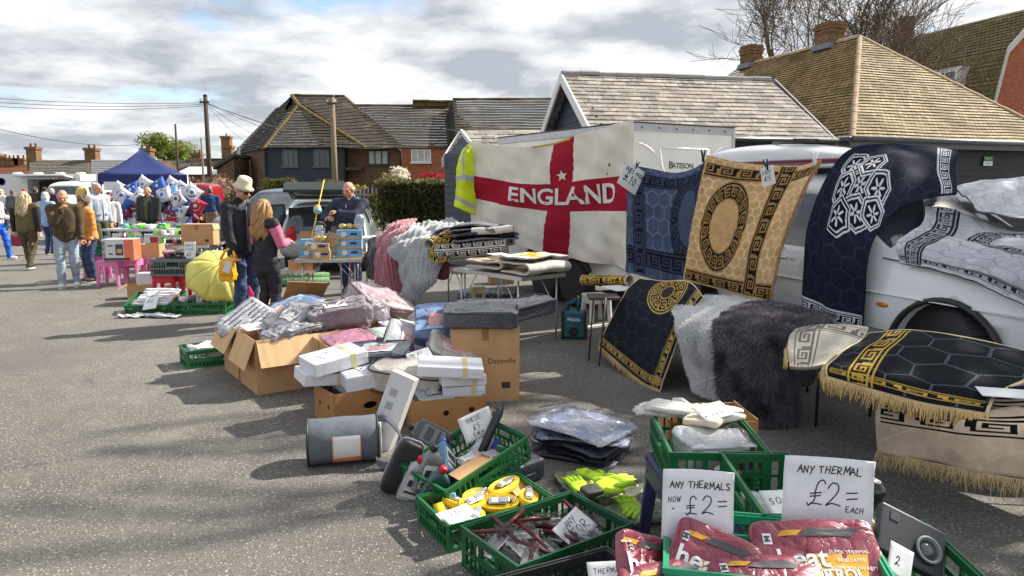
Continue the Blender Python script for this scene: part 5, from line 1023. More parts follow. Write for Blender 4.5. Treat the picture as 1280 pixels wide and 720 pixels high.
t,P_ = hangrug('glossy black rug with gold key border and thick cream fringe on the near trestle',[dr(r) for r in KA],lambda W,L: pattern(W,L,srgb(25,28,34),srgb(78,84,92),srgb(14,15,18),srgb(190,156,66),inset=.16,bw=.14,kl=.22,hexs=.24,edges='bl',hw=.022,solid=False,border=(srgb(214,196,152),.03)),220,160,thick=.022,disp=lambda U,V,Q: .008 * fnoise(Q,6,4))
fringe(P_,lambda q: (q,1),.075,CREAMT,t,t.location,420,7,.0032,outn=(-.45,-.75,0)); fringe(P_,lambda q: (0,.45 + .55 * q),.05,CREAMT,t,t.location,120,8,.003,outn=(-.9,-.1,0))
KB = [[(1100,480,3.78),(1160,497,3.55),(1230,512,3.38),(1300,500,3.3)],[(1094,512,3.72),(1152,522,3.5),(1218,530,3.33),(1300,535,3.2)],[(1095,540,3.71),(1154,552,3.49),(1220,562,3.32),(1305,570,3.18)],[(1097,564,3.7),(1158,576,3.48),(1226,590,3.31),(1310,604,3.16)]]
t,P_ = hangrug('beige rug with black key band and ragged fringe hanging below the black rug',[dr(r) for r in KB],lambda W,L: pattern(W,L,srgb(204,184,160),srgb(212,194,172),srgb(200,180,156),srgb(22,20,20),inset=.17,bw=.10,kl=.24,hexs=.5,edges='b',hw=.004,solid=False,border=(srgb(186,160,140),.02)),180,130,thick=.02,disp=lambda U,V,Q: .014 * np.sin(U * 13) * V + .006 * fnoise(Q,7,4))
fringe(P_,lambda q: (q,1),.07,M('ragged_thread',srgb(176,156,116),.95,var=.25),t,t.location,520,9,.003,.6,outn=(-.4,-.6,0))
for i in range(3):
    t,P_ = hangrug('%s folded black rug layer under the beige card at the table edge' % ('topmost','middle','lowest')[i],[dr([(1215,478 + i * 5,3.62),(1250,484 + i * 5,3.52),(1300,480 + i * 5,3.42)]),dr([(1212,490 + i * 5,3.45),(1245,498 + i * 5,3.38),(1300,498 + i * 5,3.25)])],lambda W,L: pattern(W,L,srgb(16,17,20),srgb(30,32,36),(0,0,0),(0,0,0),edges='',hw=.01),20,20,thick=.012)
mb = MB(); mb.box((0,0,0),(.3,.12,.004),(.1,0,-.3)); tag(mb.build('price_card',PAPER,None,loc=AT(1268,492,3.36)),'white card lying at the edge of the beige rug table','price card')
def clip_card(label,px,py,Y,w,h,rz,lines,tilt=0.0,seed=1):
    p = AT(px,py,Y); t = thing('clipped_price_card',label,'price card',p,rot=(0,tilt,rz)); mb = MB(); mb.box((0,0,0),(w,.004,h)); mb.build('card',PAPER,t)
    mb = MB()
    for k,(s_,x,y,hh,lw) in enumerate(lines): hand(mb,s_,lambda u,v: (u,-.0035,v),x,y,hh,lw,seed=seed + k)
    mb.build('handwriting',INK,t); mb = MB()
    for s_ in (-1,1): mb.tube([(.01 * s_,-.012 * s_,h / 2 + .07),(.004 * s_,-.008 * s_,h / 2 + .01),(0,-.004 * s_,h / 2 - .03)],.009,6)
    mb.build('peg',BLACKP,t,True); return t
clip_card('card reading OURS FROM £10 clipped to the slate blue rug',789,222,8.5,.30,.30,.5,(('OURS FROM',-.12,.05,.04,.007),('£10',-.1,-.08,.10,.010)),.5)
clip_card('small tilted card clipped to the top of the tan rug',960,220,6.55,.15,.17,.4,(('EACH',-.06,.02,.03,.004),('£15',-.05,-.04,.04,.005)),-.25,5)
for px,py,Y,l in ((879,196,7.2,'left'),(1018,200,6.45,'right')):
    mb = MB()
    for s_ in (-1,1): mb.tube([(.02 * s_,0,.07),(.006 * s_,0,.0),(0,-.01 * s_,-.05)],.01,6)
    tag(mb.build('spring_clamp',WHITEP if l == 'right' else BLACKP,None,True,loc=AT(px,py,Y)),('white' if l == 'right' else 'black') + ' spring clamp gripping the tan rug corner','clamp')
mb = MB(); pr_ = [AT(791,152,9.1),AT(840,205,8.3),AT(880,196,7.3)]
# ================================================================ GOODS: builders
GREENP = M('green_crate_plastic',srgb(22,98,54),.42,var=.12,vs=9,bump=.05,bs=90); DGREEN = M('dark_green_crate_plastic',srgb(16,78,46),.45,var=.12,vs=9,bump=.05,bs=90); JADE = M('jade_crate_plastic',srgb(36,150,108),.4,var=.08,vs=9); BLKC = M('black_crate_plastic',(.025,.027,.03),.45,var=.15); GREYC = M('grey_crate_plastic',srgb(110,114,116),.5,var=.1)
CARD = M('brown_cardboard',srgb(190,152,110),.85,var=.15,vs=4,bump=.2,bs=24,spec=.2); CARDI = M('cardboard_fold',srgb(206,172,130),.9,var=.15,vs=26,stretch=(1,.12,1),spec=.2); CARDD = M('banana_box_board',srgb(168,124,80),.8,var=.10,vs=5,bump=.1,bs=40,spec=.25)
def film():
    m = bpy.data.materials.new('clear_plastic_film'); m.use_nodes = True; t = m.node_tree; N = t.nodes.new; L = t.links.new; t.nodes.remove(t.nodes['Principled BSDF'])
    tcn = N('ShaderNodeTexCoord'); n = N('ShaderNodeTexNoise'); n.inputs['Scale'].default_value = 22; n.inputs['Detail'].default_value = 3; n.inputs['Distortion'].default_value = 1.5; L(tcn.outputs['Object'],n.inputs['Vector'])
    a = N('ShaderNodeMath'); a.operation = 'SUBTRACT'; L(n.outputs[0],a.inputs[0]); a.inputs[1].default_value = .5; b = N('ShaderNodeMath'); b.operation = 'ABSOLUTE'; L(a.outputs[0],b.inputs[0])
    bp = N('ShaderNodeBump'); bp.inputs['Strength'].default_value = 1; bp.inputs['Distance'].default_value = .018; L(b.outputs[0],bp.inputs['Height'])
    g = N('ShaderNodeBsdfGlossy'); g.inputs['Roughness'].default_value = .12; L(bp.outputs[0],g.inputs['Normal']); tr = N('ShaderNodeBsdfTransparent'); tr.inputs[0].default_value = (.97,.97,.98,1)
    lw = N('ShaderNodeFresnel'); lw.inputs[0].default_value = 1.45; L(bp.outputs[0],lw.inputs['Normal']); mr = N('ShaderNodeMath'); mr.operation = 'MULTIPLY'; L(lw.outputs[0],mr.inputs[0]); mr.inputs[1].default_value = .55
    mx_ = N('ShaderNodeMixShader'); L(mr.outputs[0],mx_.inputs[0]); L(tr.outputs[0],mx_.inputs[1]); L(g.outputs[0],mx_.inputs[2]); L(mx_.outputs[0],t.nodes['Material Output'].inputs[0]); return m
CLEARP = film()
def lattice(mb,o,ux,w,h,nrm,rib=.034,hole=True):       # one perforated side: o lower left corner, ux along, nrm outwards
    ux = Vector(ux); nrm = Vector(nrm); up = Vector((0,0,1)); R = Matrix((ux,nrm,up)).transposed(); o = Vector(o)
    def bar(x0,x1,z0,z1,d=.010): mb.box(o + ux * ((x0 + x1) / 2) + up * ((z0 + z1) / 2) - nrm * (d / 2),(x1 - x0,d,z1 - z0),R)
    bar(0,w,0,h * .10,.008); bar(0,w,h * .82,h,.014); bar(0,.022,h * .1,h * .82,.014); bar(w - .022,w,h * .1,h * .82,.014)
    bar(.022,w - .022,h * .40,h * .47,.008); n = max(3,int((w - .04) / rib)); c0,c1 = w * .36,w * .64
    for i in range(1,n):
        x = .022 + (w - .044) * i / n; up_ok = not (hole and c0 < x < c1); bar(x - .0045,x + .0045,h * .10,h * .40,.007)
        if up_ok: bar(x - .0045,x + .0045,h * .47,h * .82,.007)
    if hole: bar(c0 - .008,c0 + .004,h * .47,h * .82,.012); bar(c1 - .004,c1 + .008,h * .47,h * .82,.012); bar(c0,c1,h * .47,h * .56,.012)
_cr = {}
def crate(label,loc,rz,L=.62,W=.42,H=.18,mat=None,rot=None,group='perforated plastic market crates'):
    mat = mat or GREENP; t = thing('plastic_crate',label,'crate',loc,rz,group,rot); k = (L,W,H)
    if k not in _cr:
        ms = []
        for o,ux,w,nr in (((-L / 2,-W / 2,0),(1,0,0),L,(0,-1,0)),((L / 2,W / 2,0),(-1,0,0),L,(0,1,0)),((L / 2,-W / 2 + .0145,0),(0,1,0),W - .029,(1,0,0)),((-L / 2,W / 2 - .0145,0),(0,-1,0),W - .029,(-1,0,0))):
            mb = MB(); lattice(mb,o,ux,w,H,nr); ms.append(('side_panel',mb))
        mb = MB(); n = 12
        for i in range(n): x = -L / 2 + .02 + (L - .04) * (i + .5) / n; mb.bx(x - (L / n) * .34,x + (L / n) * .34,-W / 2 + .016,W / 2 - .016,.003,.009)
        for y in (-W * .25,0,W * .25): mb.bx(-L / 2 + .016,L / 2 - .016,y - .012,y + .012,.0092,.013)
        ms.append(('base',mb)); mb = MB()
        for s in (-1,1): mb.bx(-L / 2 - .006,L / 2 + .006,s * W / 2 - .004,s * W / 2 + .004,H * .93,H + .006); mb.bx(s * L / 2 - .004,s * L / 2 + .004,-W / 2 + .005,W / 2 - .005,H * .93,H + .005)
        ms.append(('rim',mb)); _cr[k] = [(nm,b.build(nm,mat,None).data) for nm,b in ms]
        for o in [o for o in COL.objects if o.parent is None and o.type == 'MESH' and o.name.split('.')[0] in ('side_panel','base','rim') and 'label' not in o and o.data in [d for _,d in _cr[k]]]: bpy.data.objects.remove(o)
    for nm,me in _cr[k]:
        m2 = me
        if me.materials[0] is not mat:
            kk = (k,nm,mat.name,me.name)
            if kk not in _cr: m2 = me.copy(); m2.materials[0] = mat; _cr[kk] = m2
            m2 = _cr[kk]
        o = bpy.data.objects.new(nm,m2); COL.objects.link(o); o.parent = t
    return t
def superbox(d,e=.22,nu=40,nv=20,amp=.012,sc=9,seed=0,sag=0,layers=0):
    th = np.linspace(0,2 * PI,nu,endpoint=False); ph = np.linspace(-PI / 2,PI / 2,nv); T,Q = np.meshgrid(th,ph); sg = lambda x,p: np.sign(x) * np.abs(x) ** p
    X = sg(np.cos(Q),e) * sg(np.cos(T),e); Y = sg(np.cos(Q),e) * sg(np.sin(T),e); Z = sg(np.sin(Q),e); P = np.stack([X * d[0] / 2,Y * d[1] / 2,Z * d[2] / 2],-1)
    f = amp * (fnoise(P + seed,sc,seed) + .6 * fnoise(P + seed,sc * 2.6,seed + 1)); f = f - amp * .9 * (np.abs(fnoise(P + seed,sc * 1.5,seed + 5)) ** .6 + .6 * np.abs(fnoise(P + seed,sc * 3.4,seed + 6)) ** .6) * (1 if amp > .007 else 0); nrm = np.stack([X,Y,Z * 1.4],-1); nrm /= np.linalg.norm(nrm,axis=-1)[...,None] + 1e-9; P = P + nrm * f[...,None]
    if layers:                                            # folded cloth: the folds show as grooves round the sides
        zz = (P[...,2] / d[2] + .5) * layers + .25 * np.sin(P[...,0] / d[0] * 5 + seed); g_ = np.exp(-((zz - np.round(zz)) / .16) ** 2) * (np.abs(P[...,2]) < d[2] * .44); P[...,:2] *= (1 - .07 * g_)[...,None]
    P[...,2] -= sag * ((P[...,0] / d[0]) ** 2 + (P[...,1] / d[1]) ** 2) * 2
    idx = np.arange(nu * nv).reshape(nv,nu); q = np.stack([idx[:-1],np.roll(idx[:-1],-1,1),np.roll(idx[1:],-1,1),idx[1:]],-1).reshape(-1,4); return P.reshape(-1,3),q
def topfn(V,dims):                                       # height of a pack's upper face at (x, y)
    up = V[V[:,2] > dims[2] * .1]
    def f(x,y): i = np.argmin((up[:,0] - x) ** 2 + (up[:,1] - y) ** 2); return float(up[i,2])
    return f
def plastic(name,col,var=.12,col2=None): return M('wrapped_' + name,col,.6,var=var,vs=7,bump=.5,bs=9,coat=1,col2=col2,dist=.02,crease=True)
def pack(label,loc,rot,dims,mat,insert=None,piping=None,note=None,bag=False,e=.24,amp=.012,sc=9,seed=0,name='bedding_pack',cat='pack',group=None,inkl=None,stripes=None,sag=0,ins_w=.55,fold=0,layers=None):
    t = thing(name,label,cat,loc,group=group,rot=rot)
    if layers is None: layers = max(2,int(dims[2] / .04)) if (bag or 'fleece' in label or 'blanket' in label or 'cloths' in label) and dims[2] > .08 else 0
    V,q = superbox(dims,e,96,64,amp,sc,seed,sag,layers)
    if fold: V[:,2] += fold * np.sin(V[:,0] / dims[0] * 18 + seed) * (V[:,2] / dims[2])
    V[:,2] += dims[2] / 2; npmesh('cover',V,q,mat,t); tf = topfn(V - np.array([0,0,dims[2] / 2]),dims)
    def strip(nm,x0,x1,y0,y1,m_,lift,nx=10,ny=8):
        mb = MB(); P = [[(x0 + (x1 - x0) * i / nx,y0 + (y1 - y0) * j / ny) for i in range(nx + 1)] for j in range(ny + 1)]; pts = [(x,y,tf(x,y) + dims[2] / 2 + lift) for r in P for x,y in r]
        mb.add(pts,[(j * (nx + 1) + i,j * (nx + 1) + i + 1,(j + 1) * (nx + 1) + i + 1,(j + 1) * (nx + 1) + i) for j in range(ny) for i in range(nx)]); return mb.build(nm,m_,t,True)
    hx,hy = dims[0] / 2,dims[1] / 2
    if insert: strip('insert_card',-hx * ins_w,hx * ins_w,-hy * .55,hy * .6,insert,.003); strip('insert_picture',-hx * ins_w * .5,hx * ins_w * .7,-hy * .35,hy * .3,M('pink_photo_print',srgb(206,150,150),.4,var=.3,vs=20),.0045)
    if stripes:
        for k in range(stripes[0]): y = -hy * .75 + 1.5 * hy * (k + .5) / stripes[0]; strip('printed_stripe',-hx * .8,hx * .8,y - .006,y + .006,stripes[1],.002,14,1)
    if note:
        o = strip('note',-hx * .35 + note[0],hx * .35 + note[0],-hy * .4,hy * .4,PAPER,.006,5,5); mb = MB()
        for k,s in enumerate(note[1]): hand(mb,s,lambda u,v: (u + note[0],v,tf(u + note[0],v) + dims[2] / 2 + .0085),-hx * .28,hy * .1 - k * hy * .32,hy * .2,.003,seed=seed + k)
        mb.build('handwriting',INK,o)
    if piping:
        for zz in (.86,.14): mb = MB(); mb.tube([(hx * .985 * np.sign(math.cos(a)) * abs(math.cos(a)) ** .25,hy * .985 * np.sign(math.sin(a)) * abs(math.sin(a)) ** .25,dims[2] * zz) for a in np.linspace(0,2 * PI,48)],.006,5); mb.build('piping',piping,t,True)
    if bag:
        V2,q2 = superbox((dims[0] * 1.07,dims[1] * 1.10,dims[2] * 1.08 + .01),.3,44,20,.018,12,seed + 3,sag); V2[:,2] += dims[2] / 2 + .006; npmesh('clear_bag',V2,q2,CLEARP,t)
    return t
def whitebox(label,loc,rot,dims,tape=True,mat=None,seed=0,note=None,group='white wrapped packs on the brown boxes'):
    m_ = mat or M('white_wrapped_board',(.72,.72,.76),.55,var=.05,vs=9,bump=.35,bs=12,dist=.015); t = thing('white_boxed_pack',label,'box',loc,group=group,rot=rot); mb = MB(); mb.box((0,0,dims[2] / 2),dims); o = mb.build('wrapping',m_,t,bevel=.008)
    if tape: mb = MB(); mb.box((dims[0] * .22,0,dims[2] / 2),(.035,dims[1] + .003,dims[2] + .003)); mb.build('tape',M('yellowed_tape',srgb(214,200,150),.35),t)
    mb = MB(); mb.tube([(-dims[0] / 2 - .0005,-dims[1] / 2 + .01,dims[2] * .5),(dims[0] / 2 - .01,-dims[1] / 2 - .001,dims[2] * .52)],.0018,4); mb.build('seam',M('grey_seam',(.4,.4,.43),.6),t)
    if note:
        mb = MB(); mb.box((-.03,0,dims[2] + .004),(.17,.11,.003),(0,0,.3)); o = mb.build('note',PAPER,t); mb = MB(); c_,s_ = math.cos(.3),math.sin(.3)
        for k,s in enumerate(note): hand(mb,s,lambda u,v: (-.03 + u * c_ - v * s_,u * s_ + v * c_,dims[2] + .0075),-.07,.015 - k * .04,.024,.0025,seed=seed + k)
        mb.build('handwriting',INK,o)
    return t
def cardbox(label,loc,rz,L,W,H,mat=None,flaps={},holes=(),text=None,th=.006,group='open cardboard boxes of goods',ovals=(),handtext=None):
    mat = mat or CARD; t = thing('cardboard_box',label,'cardboard box',loc,rz,group)
    def panel(w,h,hl):                                  # wall with round hand holes, in the xz plane
        bm = bmesh.new(); outer = [bm.verts.new(p) for p in ((-w / 2,0,0),(w / 2,0,0),(w / 2,0,h),(-w / 2,0,h))]; es = [bm.edges.new((outer[i],outer[(i + 1) % 4])) for i in range(4)]
        for (cx,cz,rx_,rz_) in hl:
            vs = [bm.verts.new((cx + rx_ * math.cos(a),0,cz + rz_ * math.sin(a))) for a in np.linspace(0,2 * PI,16,endpoint=False)]; es += [bm.edges.new((vs[i],vs[(i + 1) % 16])) for i in range(16)]
        bmesh.ops.triangle_fill(bm,use_beauty=True,edges=es); me = bpy.data.meshes.new('side'); bm.to_mesh(me); bm.free(); me.materials.append(mat); return me
    for nm,w,pos,r in (('-y',L,(0,-W / 2,0),0),('+y',L,(0,W / 2,0),PI),('-x',W,(-L / 2,0,0),-PI / 2),('+x',W,(L / 2,0,0),PI / 2)):
        me = panel(w - (.001 if nm[1] == 'y' else 2 * th),H,[h[1:] for h in holes if h[0] == nm]); o = link('side',me,t,loc=pos,rz=r); s = o.modifiers.new('s','SOLIDIFY'); s.thickness = th; s.offset = 0
        if nm in flaps:
            fl_,ang = flaps[nm]; mb = MB(); mb.box((0,-fl_ / 2,0),(w - .012,fl_,th)); f = mb.build('flap',CARDI if ang < -.3 else mat,t,loc=(pos[0],pos[1],H),rot=(0,0,0)); f.rotation_euler = (Matrix.Rotation(r,4,'Z') @ Matrix.Rotation(-ang,4,'X')).to_euler()
    mb = MB(); mb.bx(-L / 2 + th,L / 2 - th,-W / 2 + th,W / 2 - th,.002,.008); mb.build('bottom',mat,t)
    if H > .3:
        MB().box((0,-W / 2 - th / 2 - .001,H - .05),(.052,.0012,.10)).build('parcel_tape',M('parcel_tape',srgb(150,112,70),.25),t); MB().box((-L / 2 - th / 2 - .001,.02,H - .09),(.0012,.052,.18)).build('parcel_tape',M('parcel_tape'),t); MB().box((L * .3,-W / 2 - th / 2 - .001,H * .22),(.07,.0012,.05)).build('printed_mark',M('carton_print',(.05,.035,.025),.8),t)
    if text: mb = MB(); put_text(mb,text[0],lambda u,v: (text[2] + u,-W / 2 - th / 2 - .0015,text[3] + v),text[1]); mb.build('lettering',M('carton_print',(.05,.035,.025),.8),t)
    return t
def card(label,loc,rot,w,h,lines,name='price_card',curl=0,ink=INK,group=None,mat=None):
    t = thing(name,label,'price card',loc,rot=rot,group=group); R = 8; mb = MB(); z = lambda x,y: curl * math.sin((x / w + .5) * PI) + curl * .4 * math.sin(y / h * 5)
    pts = [(-w / 2 + w * i / R,z(-w / 2 + w * i / R,-h / 2 + h * j / R),-h / 2 + h * j / R) for j in range(R + 1) for i in range(R + 1)]; mb.add(pts,[(j * (R + 1) + i,j * (R + 1) + i + 1,(j + 1) * (R + 1) + i + 1,(j + 1) * (R + 1) + i) for j in range(R) for i in range(R)])
    o = mb.build('paper',mat or PAPER,t,True); s = o.modifiers.new('s','SOLIDIFY'); s.thickness = .0015; s.offset = 1; mb = MB()
    for k,(s_,x,y,hh,lw) in enumerate(lines): hand(mb,s_,lambda u,v: (u,z(u,v) - .0025,v),x,y,hh,lw,seed=k + int(w * 1000))
    mb.build('handwriting',ink,t); return t                  # stands in the xz plane, facing -y
def stool(label,loc,rz,mat,h=.44,w=.36,group='plastic stools',name='plastic_stool'):
    t = thing(name,label,'stool',loc,rz,group); mb = MB(); mb.box((0,0,h - .02),(w,w,.04),top=.96); mb.build('seat',mat,t,bevel=.012)
    for sx_ in (-1,1):
        for sy in (-1,1):
            x,y = sx_ * (w / 2 - .03),sy * (w / 2 - .03); mb = MB(); mb.tube([(x * .92,y * .92,h - .03),(x * 1.12,y * 1.12,0)],[.036,.028],6); mb.build('leg',mat,t,bevel=0)
    for sx_ in (-1,1): mb = MB(); mb.bx(-w / 2 + .05,w / 2 - .05,sx_ * w * .47 - .008,sx_ * w * .47 + .008,h - .11,h - .035); mb.build('apron',mat,t); mb = MB(); mb.bx(sx_ * w * .47 - .008,sx_ * w * .47 + .008,-w / 2 + .05,w / 2 - .05,h - .111,h - .036); mb.build('apron',mat,t)
    return t
rad = math.radians
def near(px,py,z): return G(px,py,z)

# ================================================================ GOODS: the boxes of bedding
ba = rad(35)
Fc = Vector((-2.09,5.75,0)); bx_ = Vector((math.cos(ba),math.sin(ba),0)); by_ = Vector((-bx_.y,bx_.x,0))
def FB(x,y,z): p = Fc + bx_ * x + by_ * y; return Vector((p.x,p.y,z))
cardbox('big open carton with flaps hanging down and print along its front',FB(.36,.27,0),ba,.72,.52,.46,flaps={'-y': (.24,rad(-62)),'-x': (.26,rad(-68))},text=('RAVENO',.05,.12,.24))
cardbox('rear carton behind the big printed one with one flap hanging down',FB(.33,.84,0),ba,.66,.50,.46,flaps={'-x': (.24,rad(-60))})
LGREY = plastic('light_grey',srgb(166,166,172)); WCHK = plastic('white_check',srgb(208,208,214)); PINKP = plastic('pink',srgb(206,140,166)); MINT = plastic('mint',srgb(150,176,160)); SKYB = plastic('sky_blue',srgb(150,178,216)); PEACH = plastic('peach',srgb(214,186,166)); MIDG = plastic('mid_grey',srgb(122,118,124),.2); NAVYP = plastic('navy',srgb(40,46,66),.3); DARKP = plastic('charcoal',srgb(52,55,62),.3); BEIGEP = plastic('beige',srgb(186,178,168)); GREYL = plastic('silver',srgb(170,172,178)); BLUEP = plastic('blue',srgb(70,86,128),.3)
DKST = M('charcoal_stripe',(.08,.08,.10),.6); NAVYPIPE = M('navy_piping',(.02,.022,.04),.4); REDPIPE = M('red_piping',srgb(150,36,40),.4); PALEINS = M('pale_insert',(.62,.64,.68),.35,var=.12,vs=12); BLUEINS = M('pale_blue_insert',srgb(150,180,214),.35,var=.15,vs=12)
G1 = 'wrapped bedding heaped in the boxes'
pack('white checked bedding pack leaning in the rear carton',FB(.18,.86,.40),(rad(28),rad(-28),ba + .35),(.46,.36,.16),WCHK,stripes=(6,DKST),bag=True,seed=1,group=G1)
pack('pale peach blanket pack wedged beside the checked pack',FB(.44,.92,.40),(rad(10),rad(-8),ba + .1),(.34,.26,.14),PEACH,seed=2,group=G1)
pack('grey patterned fleece pack carrying a note in the big carton',FB(.45,.40,.43),(rad(8),rad(-20),ba + .45),(.46,.34,.18),plastic('grey_fleece',srgb(146,140,150),.2),bag=True,note=(0,('THROWS','£5 EACH')),seed=3,group=G1,fold=.012,amp=.018)
pack('soft silver fleece rolled along the front of the big carton',FB(.36,.12,.42),(rad(2),rad(-4),ba + .12),(.56,.22,.12),LGREY,seed=4,group=G1,amp=.02,sc=12,e=.5,bag=True)
card('small white card lying on the big carton rim',FB(.12,.42,.50),(rad(-78),0,ba + .2),.24,.15,(('FLEECE',-.1,.01,.035,.004),('£5',-.06,-.05,.04,.004)))
pack('sky blue blanket pack behind the big carton',FB(.68,1.02,.42),(rad(6),rad(-12),ba + .3),(.50,.40,.16),SKYB,seed=6,group=G1,bag=True)
stk = crate('green crate of folded white cloths behind the cartons',FB(-.05,1.42,0),ba,.5,.36,.17)
pack('pile of folded white cloths filling the crate behind the cartons',FB(-.05,1.42,.06),(0,0,ba),(.44,.30,.14),plastic('white_cloth',srgb(206,204,204)),seed=7,amp=.02,name='folded_cloths',cat='cloths')
pack('small red wrapped pack tucked into the crate behind the cartons',FB(.02,1.28,.14),(0,.2,ba),(.16,.1,.06),plastic('red',srgb(190,50,60)),seed=8,name='small_pack')
gp = Vector((-1.24,6.05,0)); ga = rad(30)
cardbox('wide open carton holding the pink and mint packs',gp,ga,.82,.52,.44,flaps={'+y': (.2,rad(-70))})
def GB(x,y,z): return Vector((gp.x + x * math.cos(ga) - y * math.sin(ga),gp.y + x * math.sin(ga) + y * math.cos(ga),z))
cardbox('carton behind the pink packs with its edge showing',GB(.15,.72,0),ga,.8,.5,.44)
pack('pink blanket pack in the wide open carton',GB(-.18,-.06,.36),(rad(4),rad(-3),ga + .05),(.42,.36,.12),PINKP,seed=11,group=G1,bag=True)
pack('mint green blanket pack beside the pink one',GB(.20,-.02,.36),(rad(3),rad(3),ga - .05),(.36,.38,.11),MINT,seed=12,group=G1,insert=PALEINS)
pack('grey and pink patterned duvet pack with a white note on top',GB(-.10,.48,.46),(rad(5),rad(-5),ga - .1),(.58,.38,.21),plastic('grey_pink',srgb(128,116,124),.25),note=(-.02,('SINGLE','£8')),seed=13,group=G1,amp=.022,fold=.008,stripes=(4,DKST))
pack('crumpled clear bag beside the patterned duvet pack',GB(.22,.50,.46),(0,0,ga),(.26,.26,.18),plastic('clear_crumple',srgb(196,190,194),.2),bag=True,seed=14,amp=.035,sc=15,group=G1)
pack('large duvet bag with red piping and printed insert',GB(.38,.95,.44),(rad(26),rad(16),ga + .4),(.62,.44,.24),plastic('duvet_white',srgb(176,170,176),.25),insert=M('printed_insert',srgb(180,150,160),.4,var=.4,vs=14),piping=REDPIPE,seed=15,group=G1,bag=True,ins_w=.8)
pack('pale lilac pack lying flat behind the mint pack',GB(.36,.26,.44),(0,0,ga),(.3,.24,.05),plastic('lilac',srgb(196,186,200)),insert=PALEINS,seed=16,group=G1)
pack('white sheet pack at the foot of the small table',Vector((-1.9,8.3,0)),(0,0,.4),(.7,.45,.16),plastic('white_cloth',srgb(206,204,204)),seed=17,group=G1,amp=.025)
pack('blue bag among the packs near the small table legs',Vector((-2.3,7.9,0)),(0,0,.2),(.5,.4,.2),plastic('royal',srgb(90,116,176)),seed=18,group=G1,amp=.025)
pack('green printed pack among the bags near the small table legs',Vector((-1.75,7.6,0)),(0,.1,.9),(.5,.32,.26),plastic('olive_print',srgb(140,150,110),.4),seed=19,group=G1,amp=.02,bag=True)
pack('pale grey pack lying behind the duvet bag with red piping',Vector((-.95,8.1,0)),(.1,0,.3),(.7,.45,.34),plastic('white_cloth',srgb(206,204,204)),seed=20,group=G1,amp=.02)
tp = Vector((-.24,5.80,0)); ta = rad(8)
cardbox('tall closed sided carton printed Dazeville under the dark bedding bags',tp,ta,.54,.44,.60,text=('Dazeville',.062,.13,.33))
def TB(x,y,z): return Vector((tp.x + x * math.cos(ta) - y * math.sin(ta),tp.y + x * math.sin(ta) + y * math.cos(ta),z))
pack('charcoal duvet set in a zipped clear bag on the tall carton',TB(-.02,-.07,.605),(rad(3),rad(1),ta - .12),(.60,.42,.15),DARKP,piping=NAVYPIPE,seed=21,group=G1,amp=.010,insert=None,e=.16)
pack('second charcoal duvet bag overhanging the right edge of the tall carton',TB(.38,.14,.63),(rad(2),rad(-9),ta + .25),(.46,.36,.13),DARKP,piping=NAVYPIPE,seed=22,group=G1,e=.16)
pack('navy duvet bag behind the charcoal bags',TB(.08,.36,.58),(0,0,ta),(.52,.34,.15),NAVYP,seed=23,group=G1,piping=NAVYPIPE,e=.18)
pack('blue duvet bag with pale printed insert standing by the tall carton',TB(-.36,.16,.48),(rad(38),rad(-4),ta - .1),(.38,.40,.20),BLUEP,insert=BLUEINS,seed=24,group=G1,e=.16,ins_w=.85)
cardbox('low carton hidden under the leaning duvet packs',Vector((-.72,5.62,0)),rad(22),.62,.5,.34)
pack('silver duvet pack with pink label tipped against the others',Vector((-.86,5.78,.40)),(rad(30),rad(22),.15),(.42,.34,.12),GREYL,insert=M('pink_label',srgb(200,168,172),.4,var=.2,vs=15),piping=NAVYPIPE,seed=25,group=G1,e=.16,ins_w=.4)
pack('charcoal flat bedding pack with pale insert on the left of the heap',Vector((-1.02,5.42,.36)),(rad(8),rad(-4),rad(-8)),(.50,.36,.13),DARKP,insert=PALEINS,piping=NAVYPIPE,seed=26,group=G1,e=.16)
pack('cream duvet pack with purple badge leaning on the tall carton',Vector((-.50,5.60,.32)),(rad(20),rad(24),.2),(.46,.38,.16),BEIGEP,insert=M('cream_insert',srgb(206,186,186),.4,var=.2,vs=15),seed=27,group=G1)
pack('cream duvet pack at the front of the heap',Vector((-.76,5.22,.22)),(rad(12),rad(6),-.2),(.56,.38,.22),BEIGEP,seed=28,group=G1,piping=NAVYPIPE)
nt_ = thing('navy_folder','navy framed handwritten card lying on the duvet packs','price card',AT(525,446,5.25),rot=(rad(34),rad(-12),.45)); mb = MB(); mb.box((0,0,0),(.21,.15,.012)); mb.build('folder',M('navy_card',srgb(34,40,90),.4),nt_,bevel=.003); mb = MB(); mb.box((0,0,.0075),(.18,.12,.003)); mb.build('paper',PAPER,nt_); mb = MB(); hand(mb,'DUVET',lambda u,v: (u,v,.0105),-.07,.015,.025,.003); hand(mb,'SETS £12',lambda u,v: (u,v,.0105),-.075,-.035,.023,.003); mb.build('handwriting',INK,nt_)
b1a = rad(37); b1 = Vector((-1.25,4.92,0)); b1c = b1 + Vector((math.cos(b1a),math.sin(b1a),0)) * .25 + Vector((-math.sin(b1a),math.cos(b1a),0)) * .19
cardbox('brown fruit box with hand holes under the white packs',b1c,b1a,.50,.38,.25,CARDD,holes=(('-y',.02,.13,.055,.026),('-x',-.08,.13,.018,.018),('-x',.08,.13,.018,.018)))
def B1(x,y,z): return Vector((b1c.x + x * math.cos(b1a) - y * math.sin(b1a),b1c.y + x * math.sin(b1a) + y * math.cos(b1a),z))
pack('grey blanket pack showing beneath the white packs',B1(.05,-.02,.14),(0,0,b1a),(.44,.32,.12),MIDG,seed=31,group=G1)
whitebox('lower left white pack on the fruit box, partly hidden',B1(-.20,.14,.27),(rad(2),rad(6),b1a - .1),(.36,.28,.09),seed=1)
